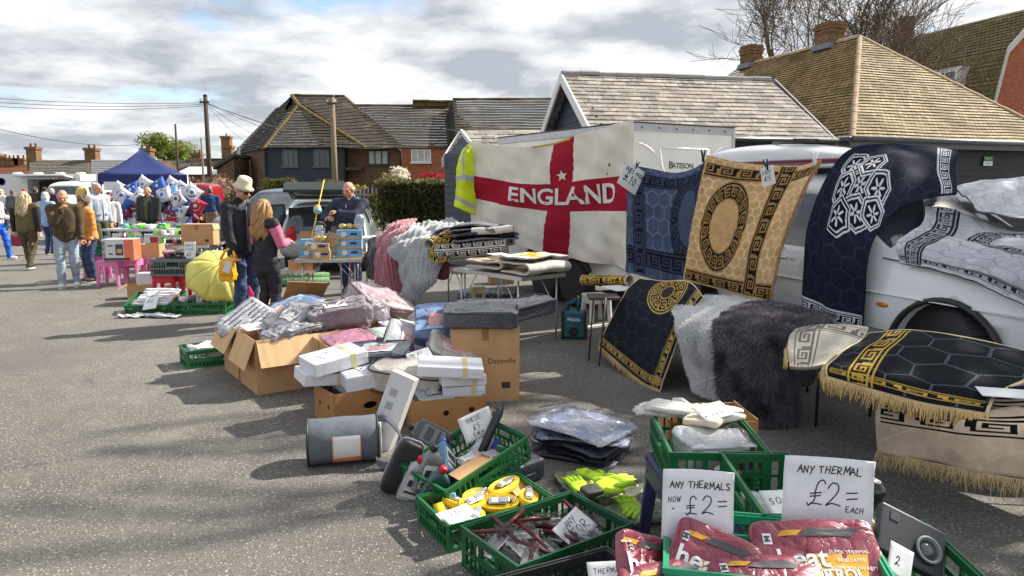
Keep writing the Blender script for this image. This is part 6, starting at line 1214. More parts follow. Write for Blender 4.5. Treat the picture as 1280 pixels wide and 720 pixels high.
whitebox('lower right white pack with a note on the fruit box',B1(.10,-.06,.27),(rad(5),rad(-4),b1a - .15),(.46,.32,.115),False,seed=2,note=('SHEETS','£4'))
whitebox('topmost white pack with a note and yellow tape on the fruit box',B1(-.12,.10,.385),(rad(3),rad(-7),b1a + .02),(.42,.30,.10),seed=3,note=('DOUBLE','£6'))
b2c = Vector((-.48,4.98,0)); b2a = rad(17)
cardbox('brown fruit box with two round holes in its front',b2c,b2a,.50,.38,.26,CARDD,holes=(('-y',-.03,.16,.021,.021),('-y',.15,.17,.021,.021)))
def B2(x,y,z): return Vector((b2c.x + x * math.cos(b2a) - y * math.sin(b2a),b2c.y + x * math.sin(b2a) + y * math.cos(b2a),z))
pack('grey wrapped pack with a note inside the front fruit box',B2(-.09,.01,.18),(rad(7),rad(3),b2a + .08),(.27,.25,.09),GREYL,note=(0,('PILLOW','£3')),seed=33,group=G1)
whitebox('lowest white pack of the three beside the tall carton',B2(.14,.02,.235),(0,0,b2a - .18),(.30,.26,.075),seed=4)
whitebox('middle white pack of the three beside the tall carton',B2(.12,.03,.315),(0,rad(2),b2a + .02),(.32,.28,.075),seed=5)
whitebox('topmost white pack of the three beside the tall carton',B2(.04,.0,.398),(rad(2),rad(4),b2a - .2),(.46,.30,.075),seed=6)
lb = thing('long_white_box','long pale printed box standing tilted against the fruit boxes','box',G(474,560),rot=(rad(-10),rad(18),rad(-18))); mb = MB(); mb.box((0,0,.26),(.17,.09,.52)); mb.build('carton',M('pale_carton',(.60,.60,.60),.5,var=.06,bump=.2,bs=14),lb,bevel=.006); mb = MB()
for k in range(4): mb.box((-.02,-.0465,.12 + k * .09),(.05,.002,.05));
mb.build('printed_icons',M('grey_print',(.33,.33,.34),.5),lb)
bgp = G(425,584); bag = thing('cylindrical_bag','grey zipped cylindrical bag with white label and loose strap','bag',(bgp.x,bgp.y + .1,0),rad(14)); GF = M('grey_canvas',srgb(92,97,106),.7,var=.15,vs=9,bump=.3,bs=12,dist=.02)
Rx = Matrix.Rotation(PI / 2,3,'Y'); mb = MB(); mb.lathe([(.10,-.22),(.135,-.215),(.142,-.2),(.138,-.1),(.144,0),(.138,.12),(.142,.2),(.135,.215),(.10,.22)],28,(0,0,.142),R=Rx); mb.build('cover',GF,bag,True)
for x in (-.21,.21): mb = MB(); mb.tube([(x,.141 * math.cos(a),.142 + .141 * math.sin(a)) for a in np.linspace(0,2 * PI,30)],.007,6); mb.build('piping',BLACKP,bag,True)
mb = MB(); A = np.linspace(-2.35,-3.6,10);
mb.add([(x,.1445 * math.cos(a),.142 + .1445 * math.sin(a)) for a in A for x in (-.06,.10)],[(2 * i,2 * i + 1,2 * i + 3,2 * i + 2) for i in range(9)]); mb.build('label',M('white_label',(.72,.70,.68),.4),bag,True)
mb = MB(); mb.add([(x,.146 * math.cos(a),.142 + .146 * math.sin(a)) for a in A[:3] for x in (-.065,.105)],[(2 * i,2 * i + 1,2 * i + 3,2 * i + 2) for i in range(3)]); [mb.add([(x + dx_,.146 * math.cos(a),.142 + .146 * math.sin(a)) for a in A for dx_ in (0,.006)],[(2 * i,2 * i + 1,2 * i + 3,2 * i + 2) for i in range(9)]) for x in (-.066,.10)]; mb.build('orange_border',M('orange_print',srgb(222,128,80),.4),bag,True)
mb = MB(); mb.lathe([(.128,.213),(.132,.226),(.118,.232),(.02,.226)],28,(0,0,.142),R=Rx); mb.build('white_lining',M('white_lining',(.66,.65,.64),.7,bump=.3,bs=14),bag,True)
st_ = [(.21,-.03,.27),(.27,-.09,.285),(.34,-.15,.20),(.36,-.18,.08),(.31,-.20,.025),(.24,-.20,.02),(.19,-.165,.05)]
SP_ = Patch([[Vector(p) - Vector((.0,.028,.012)) ,Vector(p) + Vector((.0,.028,.012))] for p in st_]); sheet('strap',SP_,4,60,.006,lambda u,v: np.broadcast_to(np.array(srgb(92,97,106)),u.shape + (3,)),CLOTH,bag,srgb(92,97,106))
# ================================================================ GOODS: foreground crates
A_,B_,C_,D_ = G(575,657,.19),G(647,710,.19),G(792,655,.19),G(715,615,.19); cc = (A_ + B_ + C_ + D_) / 4; pa = math.atan2((C_ - B_).y,(C_ - B_).x)
crate('dark green crate full of packaged maroon handled tools',(cc.x,cc.y,0),pa,.645,.43,.19,DGREEN)
def PC(x,y,z): return Vector((cc.x + x * math.cos(pa) - y * math.sin(pa),cc.y + x * math.sin(pa) + y * math.cos(pa),z))
MAR = M('maroon_handle',srgb(96,22,36),.35,var=.1); rr_ = random.Random(3)
for i in range(15):
    x,y,z = rr_.uniform(-.22,.22),rr_.uniform(-.13,.13),.055 + .10 * rr_.random(); a = rr_.uniform(0,PI); tl = rr_.uniform(-.25,.45)
    t = thing('packaged_tool','maroon handled tool in clear blister pack lying in the dark green crate','tool',PC(x,y,z),group='packaged tools in the dark green crate',rot=(0,-tl,pa + a)); mb = MB(); mb.tube([(-.02,0,.012),(.08,0,.018),(.18,0,.012)],[.009,.011,.008],8); mb.build('handle',MAR,t,True); mb = MB(); mb.cyl((-.10,0,.012),(.0,0,.012),.004,n=6); mb.build('shaft',ALU,t)
    V,q = superbox((.20,.07,.035),.35,20,8,.003,20,i); V[:,2] += .018; V[:,0] -= .03; npmesh('blister',V,q,CLEARP,t)
    mb = MB(); mb.box((-.05,0,-.002),(.15,.075,.002)); mb.build('backing_card',M('white_label',(.72,.70,.68),.4) if i % 2 else M('charcoal_card',(.06,.06,.07),.5),t)
card('white handwritten card stuck in the crate of maroon tools',PC(.12,-.05,.165),(rad(-58),rad(-14),pa + .25),.19,.13,(('ANY',-.03,.02,.03,.003),('2 FOR £5',-.085,-.04,.042,.004)),curl=.006)
S_ = [G(518,620,.135),G(555,658,.135),G(693,622,.135),G(657,593,.135)]; sc_ = sum(S_,Vector()) / 4; sa = math.atan2((S_[2] - S_[1]).y,(S_[2] - S_[1]).x)
crate('green crate of yellow ratchet straps',(sc_.x,sc_.y,0),sa,.60,.38,.135)
def SC_(x,y,z): return Vector((sc_.x + x * math.cos(sa) - y * math.sin(sa),sc_.y + x * math.sin(sa) + y * math.cos(sa),z))
YEL = M('yellow_webbing',srgb(228,190,30),.6,var=.12,vs=30,bump=.15,bs=200); ZINC = M('zinc_plated',(.55,.56,.57),.3,metal=.8)
for i,(x,y,z,a,tl,L_) in enumerate(((-.23,.05,.05,1.3,1.2,.15),(-.06,.03,.08,.3,.3,.15),(.06,-.02,.07,-.5,.5,.16),(.16,.10,.09,.4,.1,.19),(.22,-.05,.07,1.0,.2,.13),(-.12,.10,.06,2.0,.3,.14),(.08,.09,.05,-1.0,.2,.14),(-.10,-.06,.05,.9,.4,.13),(.0,.12,.06,.2,.3,.13))):
    t = thing('ratchet_strap',('upright coiled' if i == 0 else 'coiled') + ' yellow ratchet strap with metal buckle in the green crate','strap',SC_(x,y,z + .025),group='yellow ratchet straps in the green crate',rot=(tl if i else rad(78),0,sa + a));
    for k in range(4):
        r1,r2 = L_ * .62 - k * .009,.046 - k * .007; mb = MB(); P = [(r1 * math.cos(q),r2 * math.sin(q)) for q in np.linspace(0,2 * PI,26)]; wv = .024 - .001 * k
        mb.add([(p[0],p[1],s * wv) for p in P for s in (-1,1)],[(2 * j,2 * j + 1,2 * j + 3,2 * j + 2) for j in range(25)]); o = mb.build('webbing',YEL,t,True); s = o.modifiers.new('s','SOLIDIFY'); s.thickness = .0035
    mb = MB(); mb.box((0,0,.028),(.10,.04,.006)); mb.box((.03,0,.034),(.05,.03,.01)); mb.tube([(.05,.0,.03),(.075,.015,.03),(.09,0,.032),(.075,-.015,.03)],.005,6); mb.build('buckle',ZINC,t,bevel=.002)
    mb = MB(); mb.box((-.01,0,.0335),(.05,.03,.002)); mb.build('tag',M('white_label',(.72,.70,.68),.4),t)
card('white card reading SPENCER style scrawl lying in the strap crate' if False else 'white handwritten card lying at the front of the strap crate',SC_(-.20,-.10,.12),(rad(-66),rad(6),sa + .35),.22,.13,(('STRAPS',-.09,.015,.035,.003),('£3 EACH',-.09,-.045,.032,.003)),curl=.005)
mb = MB(); mb.box((0,0,0),(.1,.12,.004),(.3,.1,.6)); tag(mb.build('cardboard_tag',CARD,None,loc=SC_(.24,.08,.10)),'brown cardboard scrap among the yellow straps','cardboard')
mb = MB(); mb.box((0,0,.02),(.05,.03,.04),top=.7); tag(mb.build('blue_plastic_piece',M('pale_blue_plastic',srgb(110,170,200),.4),None,bevel=.006,loc=SC_(-.13,.13,.10)),'pale blue plastic piece in the corner of the strap crate','plastic piece')
oa = rad(42); ot = rad(15); ol = G(560,612,.16); oc = Vector((ol.x,ol.y,0)) + Vector((math.cos(oa),math.sin(oa),0)) * .30 + Vector((-math.sin(oa),math.cos(oa),0)) * .20
Ro = Matrix.Rotation(oa,4,'Z') @ Matrix.Rotation(-ot,4,'Y') @ Matrix.Rotation(rad(4),4,'X'); oz = .105
crate('tilted green crate holding oil bottles and car parts',(oc.x,oc.y,oz),0,.60,.40,.15,rot=Ro.to_euler())
def OC(x,y,z): return Ro @ Vector((x,y,z)) + Vector((oc.x,oc.y,oz))
prp = thing('dark_flat_case','dark flat case lying under the raised end of the tilted crate','case',(oc.x + .20,oc.y + .18,0),oa); V,q = superbox((.36,.34,.13),.2,40,18,.006,8,3); V[:,2] += .067; npmesh('case_body',V,q,NAVYP,prp); mb = MB(); mb.tube([(-.06,-.175,.07),(-.05,-.20,.075),(.05,-.20,.075),(.06,-.175,.07)],.008,6); mb.build('handle',BLACKP,prp,True)
def oilbottle(label,loc,rot,col,cap,lab,H_=.27,W_=.12,D_2=.07):
    t = thing('oil_bottle',label,'bottle',loc,rot=rot,group='engine oil bottles by the tilted crate'); m_ = plastic('oil_' + label[:9].replace(' ','_'),col); prof = [(0,.96),(.015,1),(.62,1),(.76,.92),(.86,.5),(.90,.26)]; n = 24; V = []; Fs = []
    for f_,s in prof:
        for j in range(n):
            a = 2 * PI * j / n; e = .35 if f_ < .8 else .8; x = np.sign(math.cos(a)) * abs(math.cos(a)) ** e * W_ / 2 * s; y = np.sign(math.sin(a)) * abs(math.sin(a)) ** e * D_2 / 2 * min(1,s * 1.1); V.append((x - (1 - s) * W_ * .16,y,f_ * H_))
    Fs = [(i * n + j,i * n + (j + 1) % n,(i + 1) * n + (j + 1) % n,(i + 1) * n + j) for i in range(len(prof) - 1) for j in range(n)] + [tuple(range(n - 1,-1,-1)),tuple((len(prof) - 1) * n + j for j in range(n))]
    mb = MB(); mb.add(V,Fs); mb.build('body',m_,t,True,bevel=0); mb = MB(); mb.lathe([(.019,0),(.021,.002),(.021,.03),(.018,.034)],14,(-W_ * .12,0,H_ * .89)); mb.build('cap',cap,t,True)
    mb = MB(); mb.box((0,-D_2 / 2 - .001,H_ * .36),(W_ * .78,.002,H_ * .52)); o = mb.build('label',lab,t); mb = MB(); mb.box((0,-D_2 / 2 - .0025,H_ * .44),(W_ * .6,.002,H_ * .16)); mb.box((0,-D_2 / 2 - .0025,H_ * .22),(W_ * .66,.002,H_ * .05)); mb.build('label_print',M('label_dark_print',(.05,.05,.06),.4),o); return t
REDC = M('red_cap',srgb(190,24,44),.4); BLKCAP = M('black_cap',(.02,.02,.022),.4); WLAB = M('white_label',(.72,.70,.68),.4); GLAB = M('grey_label',(.16,.17,.18),.4)
oilbottle('silver grey oil bottle with red cap standing tilted by the crate',G(508,622),(rad(14),rad(22),rad(12)),srgb(170,172,176),REDC,WLAB)
oilbottle('teal green oil bottle with red cap leaning on the crate end',G(530,634),(rad(16),rad(26),rad(16)),srgb(24,70,72),REDC,GLAB)
oilbottle('blue oil bottle lying in the low end of the tilted crate',OC(-.16,-.02,.09),(rad(-50),rad(52),oa),srgb(50,100,140),M('blue_cap',srgb(40,90,150),.4),M('pale_oil_label',srgb(190,196,200),.4))
oilbottle('black oil bottle lying across the tilted crate rim',OC(.03,.19,.10),(rad(-62),rad(-58),oa - .15),srgb(40,42,46),BLKCAP,GLAB,.30,.13)
oilbottle('grey oil bottle half hidden behind the teal one',OC(-.28,.08,.02),(rad(10),rad(18),oa - .2),srgb(110,112,116),BLKCAP,WLAB)
zc = thing('zip_case','black zipped case standing tilted beside the oil bottles','case',G(488,614),rot=(rad(8),rad(24),rad(10))); V,q = superbox((.15,.10,.34),.33,36,24,.005,9,4); V[:,2] += .17; npmesh('case_body',V,q,M('black_leatherette',(.022,.023,.026),.45,var=.2,vs=20,bump=.2,bs=120),zc); mb = MB(); mb.tube([(.076 * np.sign(math.cos(a)) * abs(math.cos(a)) ** .4,.0,.17 + .171 * np.sign(math.sin(a)) * abs(math.sin(a)) ** .4) for a in np.linspace(0,2 * PI,40)],.005,6); mb.build('zip',M('grey_seam',(.4,.4,.43),.6),zc,True)
bp_ = thing('blue_blister_pack','blue packaged part lying in the tilted crate','pack',OC(.12,.02,.07),rot=(Ro @ Matrix.Rotation(.4,4,'Z')).to_euler()); mb = MB(); mb.box((0,0,.004),(.26,.14,.008)); mb.build('backing_card',M('royal_blue_card',srgb(30,60,150),.4),bp_,bevel=.003); V,q = superbox((.2,.1,.03),.3,20,8,.004,20,2); V[:,2] += .022; npmesh('blister',V,q,M('silver_part',(.5,.5,.52),.3,metal=.5,bump=.5,bs=40),bp_)
hs = thing('black_hose','thick black bent hose with brass end in the tilted crate','hose',OC(.2,.03,.12)); mb = MB(); hp = [OC(.05,-.03,.06),OC(.2,.0,.17),OC(.30,.02,.24),OC(.33,.05,.245),OC(.335,.09,.20),OC(.28,.11,.10)]; mb.tube(hp,[.024,.026,.026,.026,.024,.02],12); mb.build('hose',BLKCAP,hs,True,off=hs.location); mb = MB(); mb.cyl(OC(.30,.06,.225),OC(.345,.07,.215),.014,n=10); mb.build('brass_fitting',M('brass',(.6,.42,.16),.3,metal=.9),hs,True,off=hs.location)
card('white price card standing up in the tilted crate',OC(.16,.06,.21),(rad(-14),rad(-16),oa - .28),.20,.15,(('THESE',-.06,.03,.024,.003),('£5',-.03,-.02,.03,.003),('EACH',-.04,-.055,.02,.003)),curl=.008)
mb = MB(); mb.box((0,0,.0),(.24,.10,.004),Ro.to_3x3()); tag(mb.build('cardboard_scrap',CARD,None,loc=OC(-.06,-.12,.13)),'strip of brown card lying along the tilted crate','cardboard'); pack('clear wrapped white part beside the blue oil bottle',OC(-.02,-.03,.08),(0,0,oa),(.12,.09,.06),plastic('white_cloth',srgb(206,204,204)),seed=40,name='small_pack'); pack('grey lump of bagged fittings by the crate handle',OC(.08,-.12,.07),(0,0,oa),(.12,.09,.07),MIDG,seed=41,name='small_pack')
BAGB = M('bagged_blue_grey_cloth',srgb(150,160,186),.5,var=.2,vs=7,bump=.55,bs=9,coat=.8,dist=.02,crease=True); BAGN = M('bagged_navy_cloth',srgb(66,74,100),.5,var=.35,vs=7,bump=.55,bs=9,coat=.8,dist=.03,crease=True)
gpx = G(712,562)
for i in range(9):
    x = gpx.x + .012 * i - .02 + random.uniform(-.03,.03); y = gpx.y - .01 * i + random.uniform(-.03,.03); z = .002 + i * .026
    if i >= 7: x -= .03
    pack(('lowest bagged garment of the pile, just above the asphalt','second bagged garment from the ground in the pile','third bagged garment from the ground in the pile','fourth bagged garment from the ground in the pile','middle bagged garment of the fanned pile','dark bagged garment above the middle of the pile','dark bagged garment third from the top of the pile','pale blue bagged garment second from the top of the pile','topmost pale blue bagged garment with printed rings')[i],(x + .10 * (8 - i) / 8,y,z),(rad(random.uniform(-2,2)),rad(2 + random.uniform(-2,2)),rad(-32 + random.uniform(-26,22))),(random.uniform(.48,.60),random.uniform(.40,.48),.020),BAGB if i > 5 else BAGN,bag=True,e=.2,amp=.010,sc=11,seed=50 + i,name='bagged_garment',cat='clothing pack',group='bagged garments in the fanned pile',sag=.035)
LIME = M('lime_glove',srgb(186,226,40),.6,var=.12,vs=20,bump=.3,bs=40); DKGL = M('dark_glove',srgb(58,62,60),.6,var=.3,vs=20); CANV = M('white_cotton_glove',srgb(206,204,198),.8,var=.08,vs=12,bump=.3,bs=30)
def glove(label,loc,rot,mat,s=1,cuff=None,group='work gloves for sale'):
    t = thing('work_glove',label,'glove',loc,rot=rot,group=group); V,q = superbox((.10 * s,.10 * s,.03 * s),.5,24,12,.003,20,1); V[:,2] += .015 * s; npmesh('palm',V,q,mat,t)
    for k,(x,L_,a) in enumerate(((-.036,.075,.10),(-.013,.088,.03),(.011,.083,-.04),(.034,.066,-.12))): mb = MB(); mb.tube([(x * s,.03 * s,.015 * s),((x - a * .04) * s,(.05 + L_ * .5) * s,.02 * s),((x - a * .09) * s,(.045 + L_) * s,.012 * s)],[.0135 * s,.0125 * s,.008 * s],8); mb.build('finger',mat,t,True)
    mb = MB(); mb.tube([(.035 * s,-.03 * s,.015 * s),(.07 * s,.0,.02 * s),(.085 * s,.035 * s,.014 * s)],[.016 * s,.014 * s,.009 * s],8); mb.build('thumb',mat,t,True)
    V,q = superbox((.088 * s,.09 * s,.026 * s),.4,20,10,.003,20,2); V[:,2] += .014 * s; V[:,1] -= .075 * s; npmesh('cuff',V,q,cuff or mat,t); return t
gb = G(752,630)
for i,(px,py,z,a) in enumerate(((725,612,.03,.4),(760,622,.04,-1.2),(790,640,.02,.2),(745,600,.02,1.0),(772,604,.03,2.1),(800,640,.02,2.6))): p = G(px,py,z); glove('lime green grip glove in a clear bag beyond the tool crate' if i != 1 else 'bright lime glove lying on top of the clear bags',(p.x,p.y,z + (.05 if i == 1 else 0)),(.1,0,a),LIME,1.05 if i != 1 else 1.25,DKGL,group='lime gloves in clear bags')
for i,(px,py,a) in enumerate(((732,606,.2),(775,622,-.3),(800,645,.5))): p = G(px,py,0); pack(('bag of lime gloves nearest the tilted crate','bag of lime gloves in the middle of its row','bag of lime gloves beside the navy stool leg')[i],(p.x,p.y,.0),(0,0,a),(.34,.26,.05),M('glove_filling',srgb(120,128,96),.6,var=.5,vs=18,bump=.5,bs=30,coat=.5),bag=True,e=.35,seed=70 + i,amp=.012,sc=14,name='glove_bag',cat='glove bag',group='clear bags of lime gloves')
NST = M('navy_stool_plastic',srgb(42,40,82),.45,var=.12,vs=9)
hz = .43
stool('navy plastic stool under the crate of white gloves',(.86,3.16,0),rad(3),NST,hz,.42); stool('navy plastic stool under the crate with the folded sheet',(.98,2.62,0),0,NST,hz,.36); stool('navy plastic stool under the jade crate of thermal packs',(.80,2.08,0),rad(-12),NST,hz,.42); stool('navy plastic stool under the small crate holding the black device',(1.27,2.16,0),0,NST,hz - .055,.30)
crate('green crate of white cotton gloves raised on a navy stool',(.885,3.17,hz),PI / 2 + rad(-3),.60,.42,.17)
crate('green crate with a white sheet behind the price sign',(1.0,2.59,hz + .002),PI / 2 + rad(-2),.58,.28,.17)
crate('jade crate at the front holding the maroon thermal packs',(.80,2.10,hz + .004),rad(-12),.64,.42,.165,JADE)
crate('small green crate with black device and white card',(1.29,2.18,hz - .05),rad(-4),.27,.40,.165)
crate('black folding crate in front of the tool crate',G(712,800),rad(27),.62,.42,.20,BLKC)
for i,(x,y,z,a,m_) in enumerate(((.76,3.40,hz + .17,1.35,CANV),(.80,3.36,hz + .195,1.15,CANV),(.90,3.30,hz + .185,-.5,CANV),(.97,3.26,hz + .19,-.7,CANV))): glove(('lowest','topmost','flat','folded')[i] + ' white cotton glove lying over the crate of gloves',(x,y,z),(0,-.08,a),m_,1.25,M('cream_cuff',srgb(206,196,172),.8),group='white cotton gloves')
wp = pack('clear wrapped brick of white gloves with black printed labels',(.90,3.08,hz + .015),(0,0,rad(8)),(.33,.26,.17),M('bagged_white_gloves',srgb(196,198,200),.4,var=.08,vs=9,bump=.5,bs=16,coat=.7,dist=.02),bag=True,seed=81,amp=.012,name='glove_pack')
mb = MB(); mb.box((.11,-.142,.10),(.025,.002,.11)); mb.box((.03,-.142,.12),(.06,.002,.035)); mb.box((.05,-.142,.07),(.06,.002,.03)); mb.build('black_print',M('label_dark_print',(.05,.05,.06),.4),wp)
card('white card lying on the cotton gloves',(.93,3.22,hz + .245),(rad(-76),rad(-6),.35),.16,.12,(('GLOVES',-.065,.0,.024,.002),('£1 PAIR',-.065,-.04,.022,.002)))
kt = thing('packaged_bungee','yellow and black carded bungee lying against the wrapped gloves','pack',(.865,2.92,hz + .06),rot=(rad(-60),rad(-28),.2)); mb = MB(); mb.box((0,0,0),(.14,.003,.06)); mb.build('card',M('charcoal_card',(.06,.06,.07),.5),kt); mb = MB(); mb.box((.03,-.003,.01),(.04,.002,.035)); mb.build('barcode',WLAB,kt)
for k in range(3): mb = MB(); mb.tube([(.05 + .012 * math.cos(a) + .01 * k,-.012 - .005 * k,-.035 + .022 * math.sin(a)) for a in np.linspace(0,2 * PI,16)],.0055,6); mb.build('yellow_cord',YEL,kt,True)
bk = thing('brown_tray','brown cardboard tray edge behind the crate of gloves','tray',(1.0,3.62,.42),rad(4)); mb = MB(); [mb.bx(x - .003,x + .003,-.16,.16,0,.13) for x in (-.22,.22)]; [mb.bx(-.216,.216,y - .003,y + .003,0,.12) for y in (-.16,.16)]; mb.build('side',CARDD,bk); mb = MB(); mb.bx(-.215,.215,-.155,.155,.001,.006); mb.build('bottom',CARDD,bk)
stool('navy plastic stool under the brown tray',(1.0,3.66,0),0,NST,.418,.34)
pack('white folded sheet lying in the crate behind the price sign',(1.0,2.55,hz + .02),(0,0,0),(.2,.4,.06),M('bagged_white_gloves'),seed=83,name='folded_sheet',cat='sheet')
card('card lying on the folded sheet in the crate',(1.02,2.50,hz + .10),(rad(-70),0,.1),.16,.2,(('SOCKS',-.06,.03,.03,.003),('£1',-.04,-.04,.05,.004)))
PAPERC = M('creased_paper',(.80,.80,.85),.7,var=.05,vs=8,bump=.6,bs=9,dist=.02)
card('white paper sign reading ANY THERMALS NOW £2 standing in the jade crate',AT(872,639,2.16),(rad(-7),rad(1),rad(-6)),.222,.255,(('ANY THERMALS',-.087,.068,.020,.0034),('NOW',-.092,.022,.017,.0022),('£2=',-.035,-.012,.062,.0036),('=',-.078,-.004,.012,.002)),name='paper_sign',curl=.016,mat=PAPERC)
card('white paper sign reading ANY THERMAL £2 EACH standing behind the maroon pack',AT(1035,618,2.24),(rad(-6),rad(3),rad(-4)),.29,.235,(('ANY THERMAL',-.098,.064,.024,.0038),('£2=',-.065,-.045,.078,.0042),('EACH',.062,-.056,.017,.0026)),name='paper_sign',curl=.016,mat=PAPERC)
THM = M('maroon_film',srgb(124,14,48),.35,var=.2,vs=8,bump=.5,bs=8,coat=1,dist=.02,crease=True); GOLDP = M('gold_print',srgb(204,150,40),.35,var=.2,vs=12); WPR = M('white_film_print',(.72,.72,.74),.35); SKYP = M('sky_print',srgb(90,150,210),.35); BLKPR = M('label_dark_print',(.05,.05,.06),.4)
def thermal(label,loc,rot,W_=.33,H_=.24,seed=0,tx=1):
    t = thing('thermal_wear_pack',label,'clothing pack',loc,rot=rot,group='maroon packs of thermal wear'); V,q = superbox((W_,H_,.05),.24,72,26,.006,11,seed); npmesh('film_pack',V,q,THM,t); up = V[V[:,2] > 0]
    def on(u,v,h=.0035):
        d2 = (up[:,0] - u) ** 2 + (up[:,1] - v) ** 2; i = np.argpartition(d2,5)[:5]; w = 1 / (d2[i] + 1e-6); return (u,v,max(float((up[i,2] * w).sum() / w.sum()),float(up[i,2].max()) - .002) + h)
    def patch(nm,x0,x1,y0,y1,m_,h,n=10,sk=0):
        mb = MB(); mb.add([on(x0 + (x1 - x0) * i / n + sk * (j / n - .5),y0 + (y1 - y0) * j / n,h) for j in range(n + 1) for i in range(n + 1)],[(j * (n + 1) + i,j * (n + 1) + i + 1,(j + 1) * (n + 1) + i + 1,(j + 1) * (n + 1) + i) for j in range(n) for i in range(n)]); mb.build(nm,m_,t,True)
    patch('gold_panel',-.05 * tx,.13 * tx,-H_ * .40,H_ * .04,GOLDP,.002,sk=.03); patch('sky_badge',-W_ * .37,-W_ * .18,-H_ * .36,-H_ * .15,SKYP,.0025); patch('flame',-.10,-.04,H_ * .27,H_ * .34,GOLDP,.0025,6,.02); patch('dark_figure',-.03,W_ * .34,H_ * .26,H_ * .36,BLKPR,.002,8,.03); patch('size_box',-W_ * .40,-W_ * .33,H_ * .18,H_ * .31,WPR,.0028,4)
    mb = MB(); f3 = lambda u,v: on(u,v,.0042); put_text(mb,'heat',f3,.085,-W_ * .13,-H_ * .02,bold=True); put_text(mb,'CONTROL',f3,.045,W_ * .02,-H_ * .22,bold=True)
    for k in range(3): put_text(mb,('SUPER THERMAL','BASE LAYER','KEEPS YOU WARM')[k],f3,.016,W_ * .24,H_ * .06 - k * .026)
    put_text(mb,'M',f3,.026,-W_ * .365,H_ * .245,ang=PI / 2,mi=1,bold=True); put_text(mb,'45',f3,.035,-W_ * .275,-H_ * .26); mb.build('print',[WPR,BLKPR],t); return t
thermal('big maroon thermal pack lying flat below the second paper sign',AT(1022,702,2.05),(rad(34),rad(-3),rad(-4)),.38,.26,1); thermal('maroon thermal pack leaning on the first paper sign',AT(888,712,2.03),(rad(38),rad(14),rad(-22)),.26,.24,2); thermal('maroon thermal pack standing on its corner at the crate end',AT(806,712,2.04),(rad(48),rad(26),rad(30)),.20,.22,3)
for i,(px,py,Y) in enumerate(((960,740,1.95),(850,745,1.93),(1060,745,1.95))): thermal('maroon thermal pack lying deeper in the jade crate',AT(px,py,Y),(rad(20),rad(3 * i),rad(20 * i)),.32,.24,5 + i)
card('small white card tucked beside the black folding crate',AT(762,724,2.25),(rad(-50),0,.1),.14,.12,(('THERMAL',-.05,.02,.018,.002),))
dv = thing('black_device','flat black device with round lens lying in the small crate','device',(1.29,2.20,hz + .13),rot=(rad(44),rad(26),rad(-8))); mb = MB(); mb.box((0,0,0),(.23,.17,.035)); mb.build('housing',M('black_device_plastic',(.03,.033,.036),.4),dv,bevel=.008); Rl = None
mb = MB(); mb.lathe([(.035,0),(.045,.006),(.045,.012),(.036,.012),(.034,.004)],24,(.05,-.01,.018)); mb.build('lens_ring',GREYC,dv,True); mb = MB(); mb.lathe([(.030,0),(.030,.006),(.005,.007)],20,(.05,-.01,.019)); mb.build('lens',GLASSW,dv,True); mb = MB(); mb.box((-.07,.05,.019),(.03,.03,.003)); mb.build('badge',BLKPR,dv)
card('white printed card leaning on the black device',(1.19,2.07,hz + .13),(rad(-30),rad(30),.1),.09,.10,(('2',-.02,-.01,.03,.003),)); pack('black holdall bag beside the second paper sign',(1.20,2.44,hz + .06),(0,.2,.3),(.14,.16,.2),M('black_nylon',(.018,.018,.02),.4,bump=.4,bs=14),seed=91,e=.5,amp=.02,name='black_bag',cat='bag'); pack('small bag with yellow contents beside the second paper sign',(1.18,2.28,hz + .1),(0,0,0),(.07,.08,.09),M('yellow_contents',srgb(214,170,60),.5,var=.4,vs=30,col2=srgb(220,220,220),coat=.6),seed=92,e=.5,name='small_pack')

# ================================================================ GOODS: middle distance
rp_ = G(719,425); rd_ = thing('site_radio','teal and black site radio standing under the folding table','radio',(rp_.x,rp_.y + .1,0),rad(-12)); TEAL = M('teal_plastic',srgb(20,92,110),.45); mb = MB(); mb.box((0,0,.17),(.26,.17,.30)); mb.build('housing',TEAL,rd_,bevel=.02)
for x in (-.125,.125): mb = MB(); mb.box((x,0,.17),(.035,.19,.33)); mb.build('bumper',BLKCAP,rd_,bevel=.01)
mb = MB(); mb.tube([(-.08,0,.32),(-.08,0,.40),(.0,0,.42),(.0,0,.46)],.022,8); mb.build('handle',TEAL,rd_,True); mb = MB(); mb.cyl((.04,0,.32),(.04,0,.47),.018,n=10); mb.build('aerial',TEAL,rd_,True); mb = MB(); mb.ball((.04,0,.475),.015); mb.build('aerial_tip',M('orange_print',srgb(222,128,80),.4),rd_,True)
mb = MB(); Rl = Matrix.Rotation(PI / 2,3,'X'); mb.lathe([(.055,0),(.055,.008),(.04,.01),(.01,.004)],20,(0,-.086,.10),R=Rl); mb.build('speaker',BLKCAP,rd_,True); mb = MB(); put_text(mb,'Makita',lambda u,v: (u,-.0865,.23 + v),.055,bold=True); mb.build('lettering',WPR,rd_)
WST = M('white_stool_plastic',(.62,.63,.62),.5); p_ = G(745,402); stool('white plastic step stool behind the hanging black rug',(p_.x,p_.y,0),rad(20),WST,.36,.30); p_ = G(597,377); stool('small white folding step behind the folding table',(p_.x,p_.y,0),.3,M('cream_plastic',srgb(200,186,150),.5),.24,.2)
for i,(px,py) in enumerate(((592,372),(625,374))): p = G(px,py); pack(('left','right')[i] if False else ('blue grey bagged bundle on the ground beneath the folding table','dark bagged bundle on the ground near the trailer wheel')[i],(p.x,p.y,0),(0,0,.2 * i),(.5,.36,.12),BAGB if i == 0 else DARKP,bag=True,seed=95 + i,amp=.02)
p_ = G(640,362); cardbox('small brown carton on the ground beside the trailer wheel',(p_.x - .2,p_.y + .8,0),.2,.42,.3,.25)
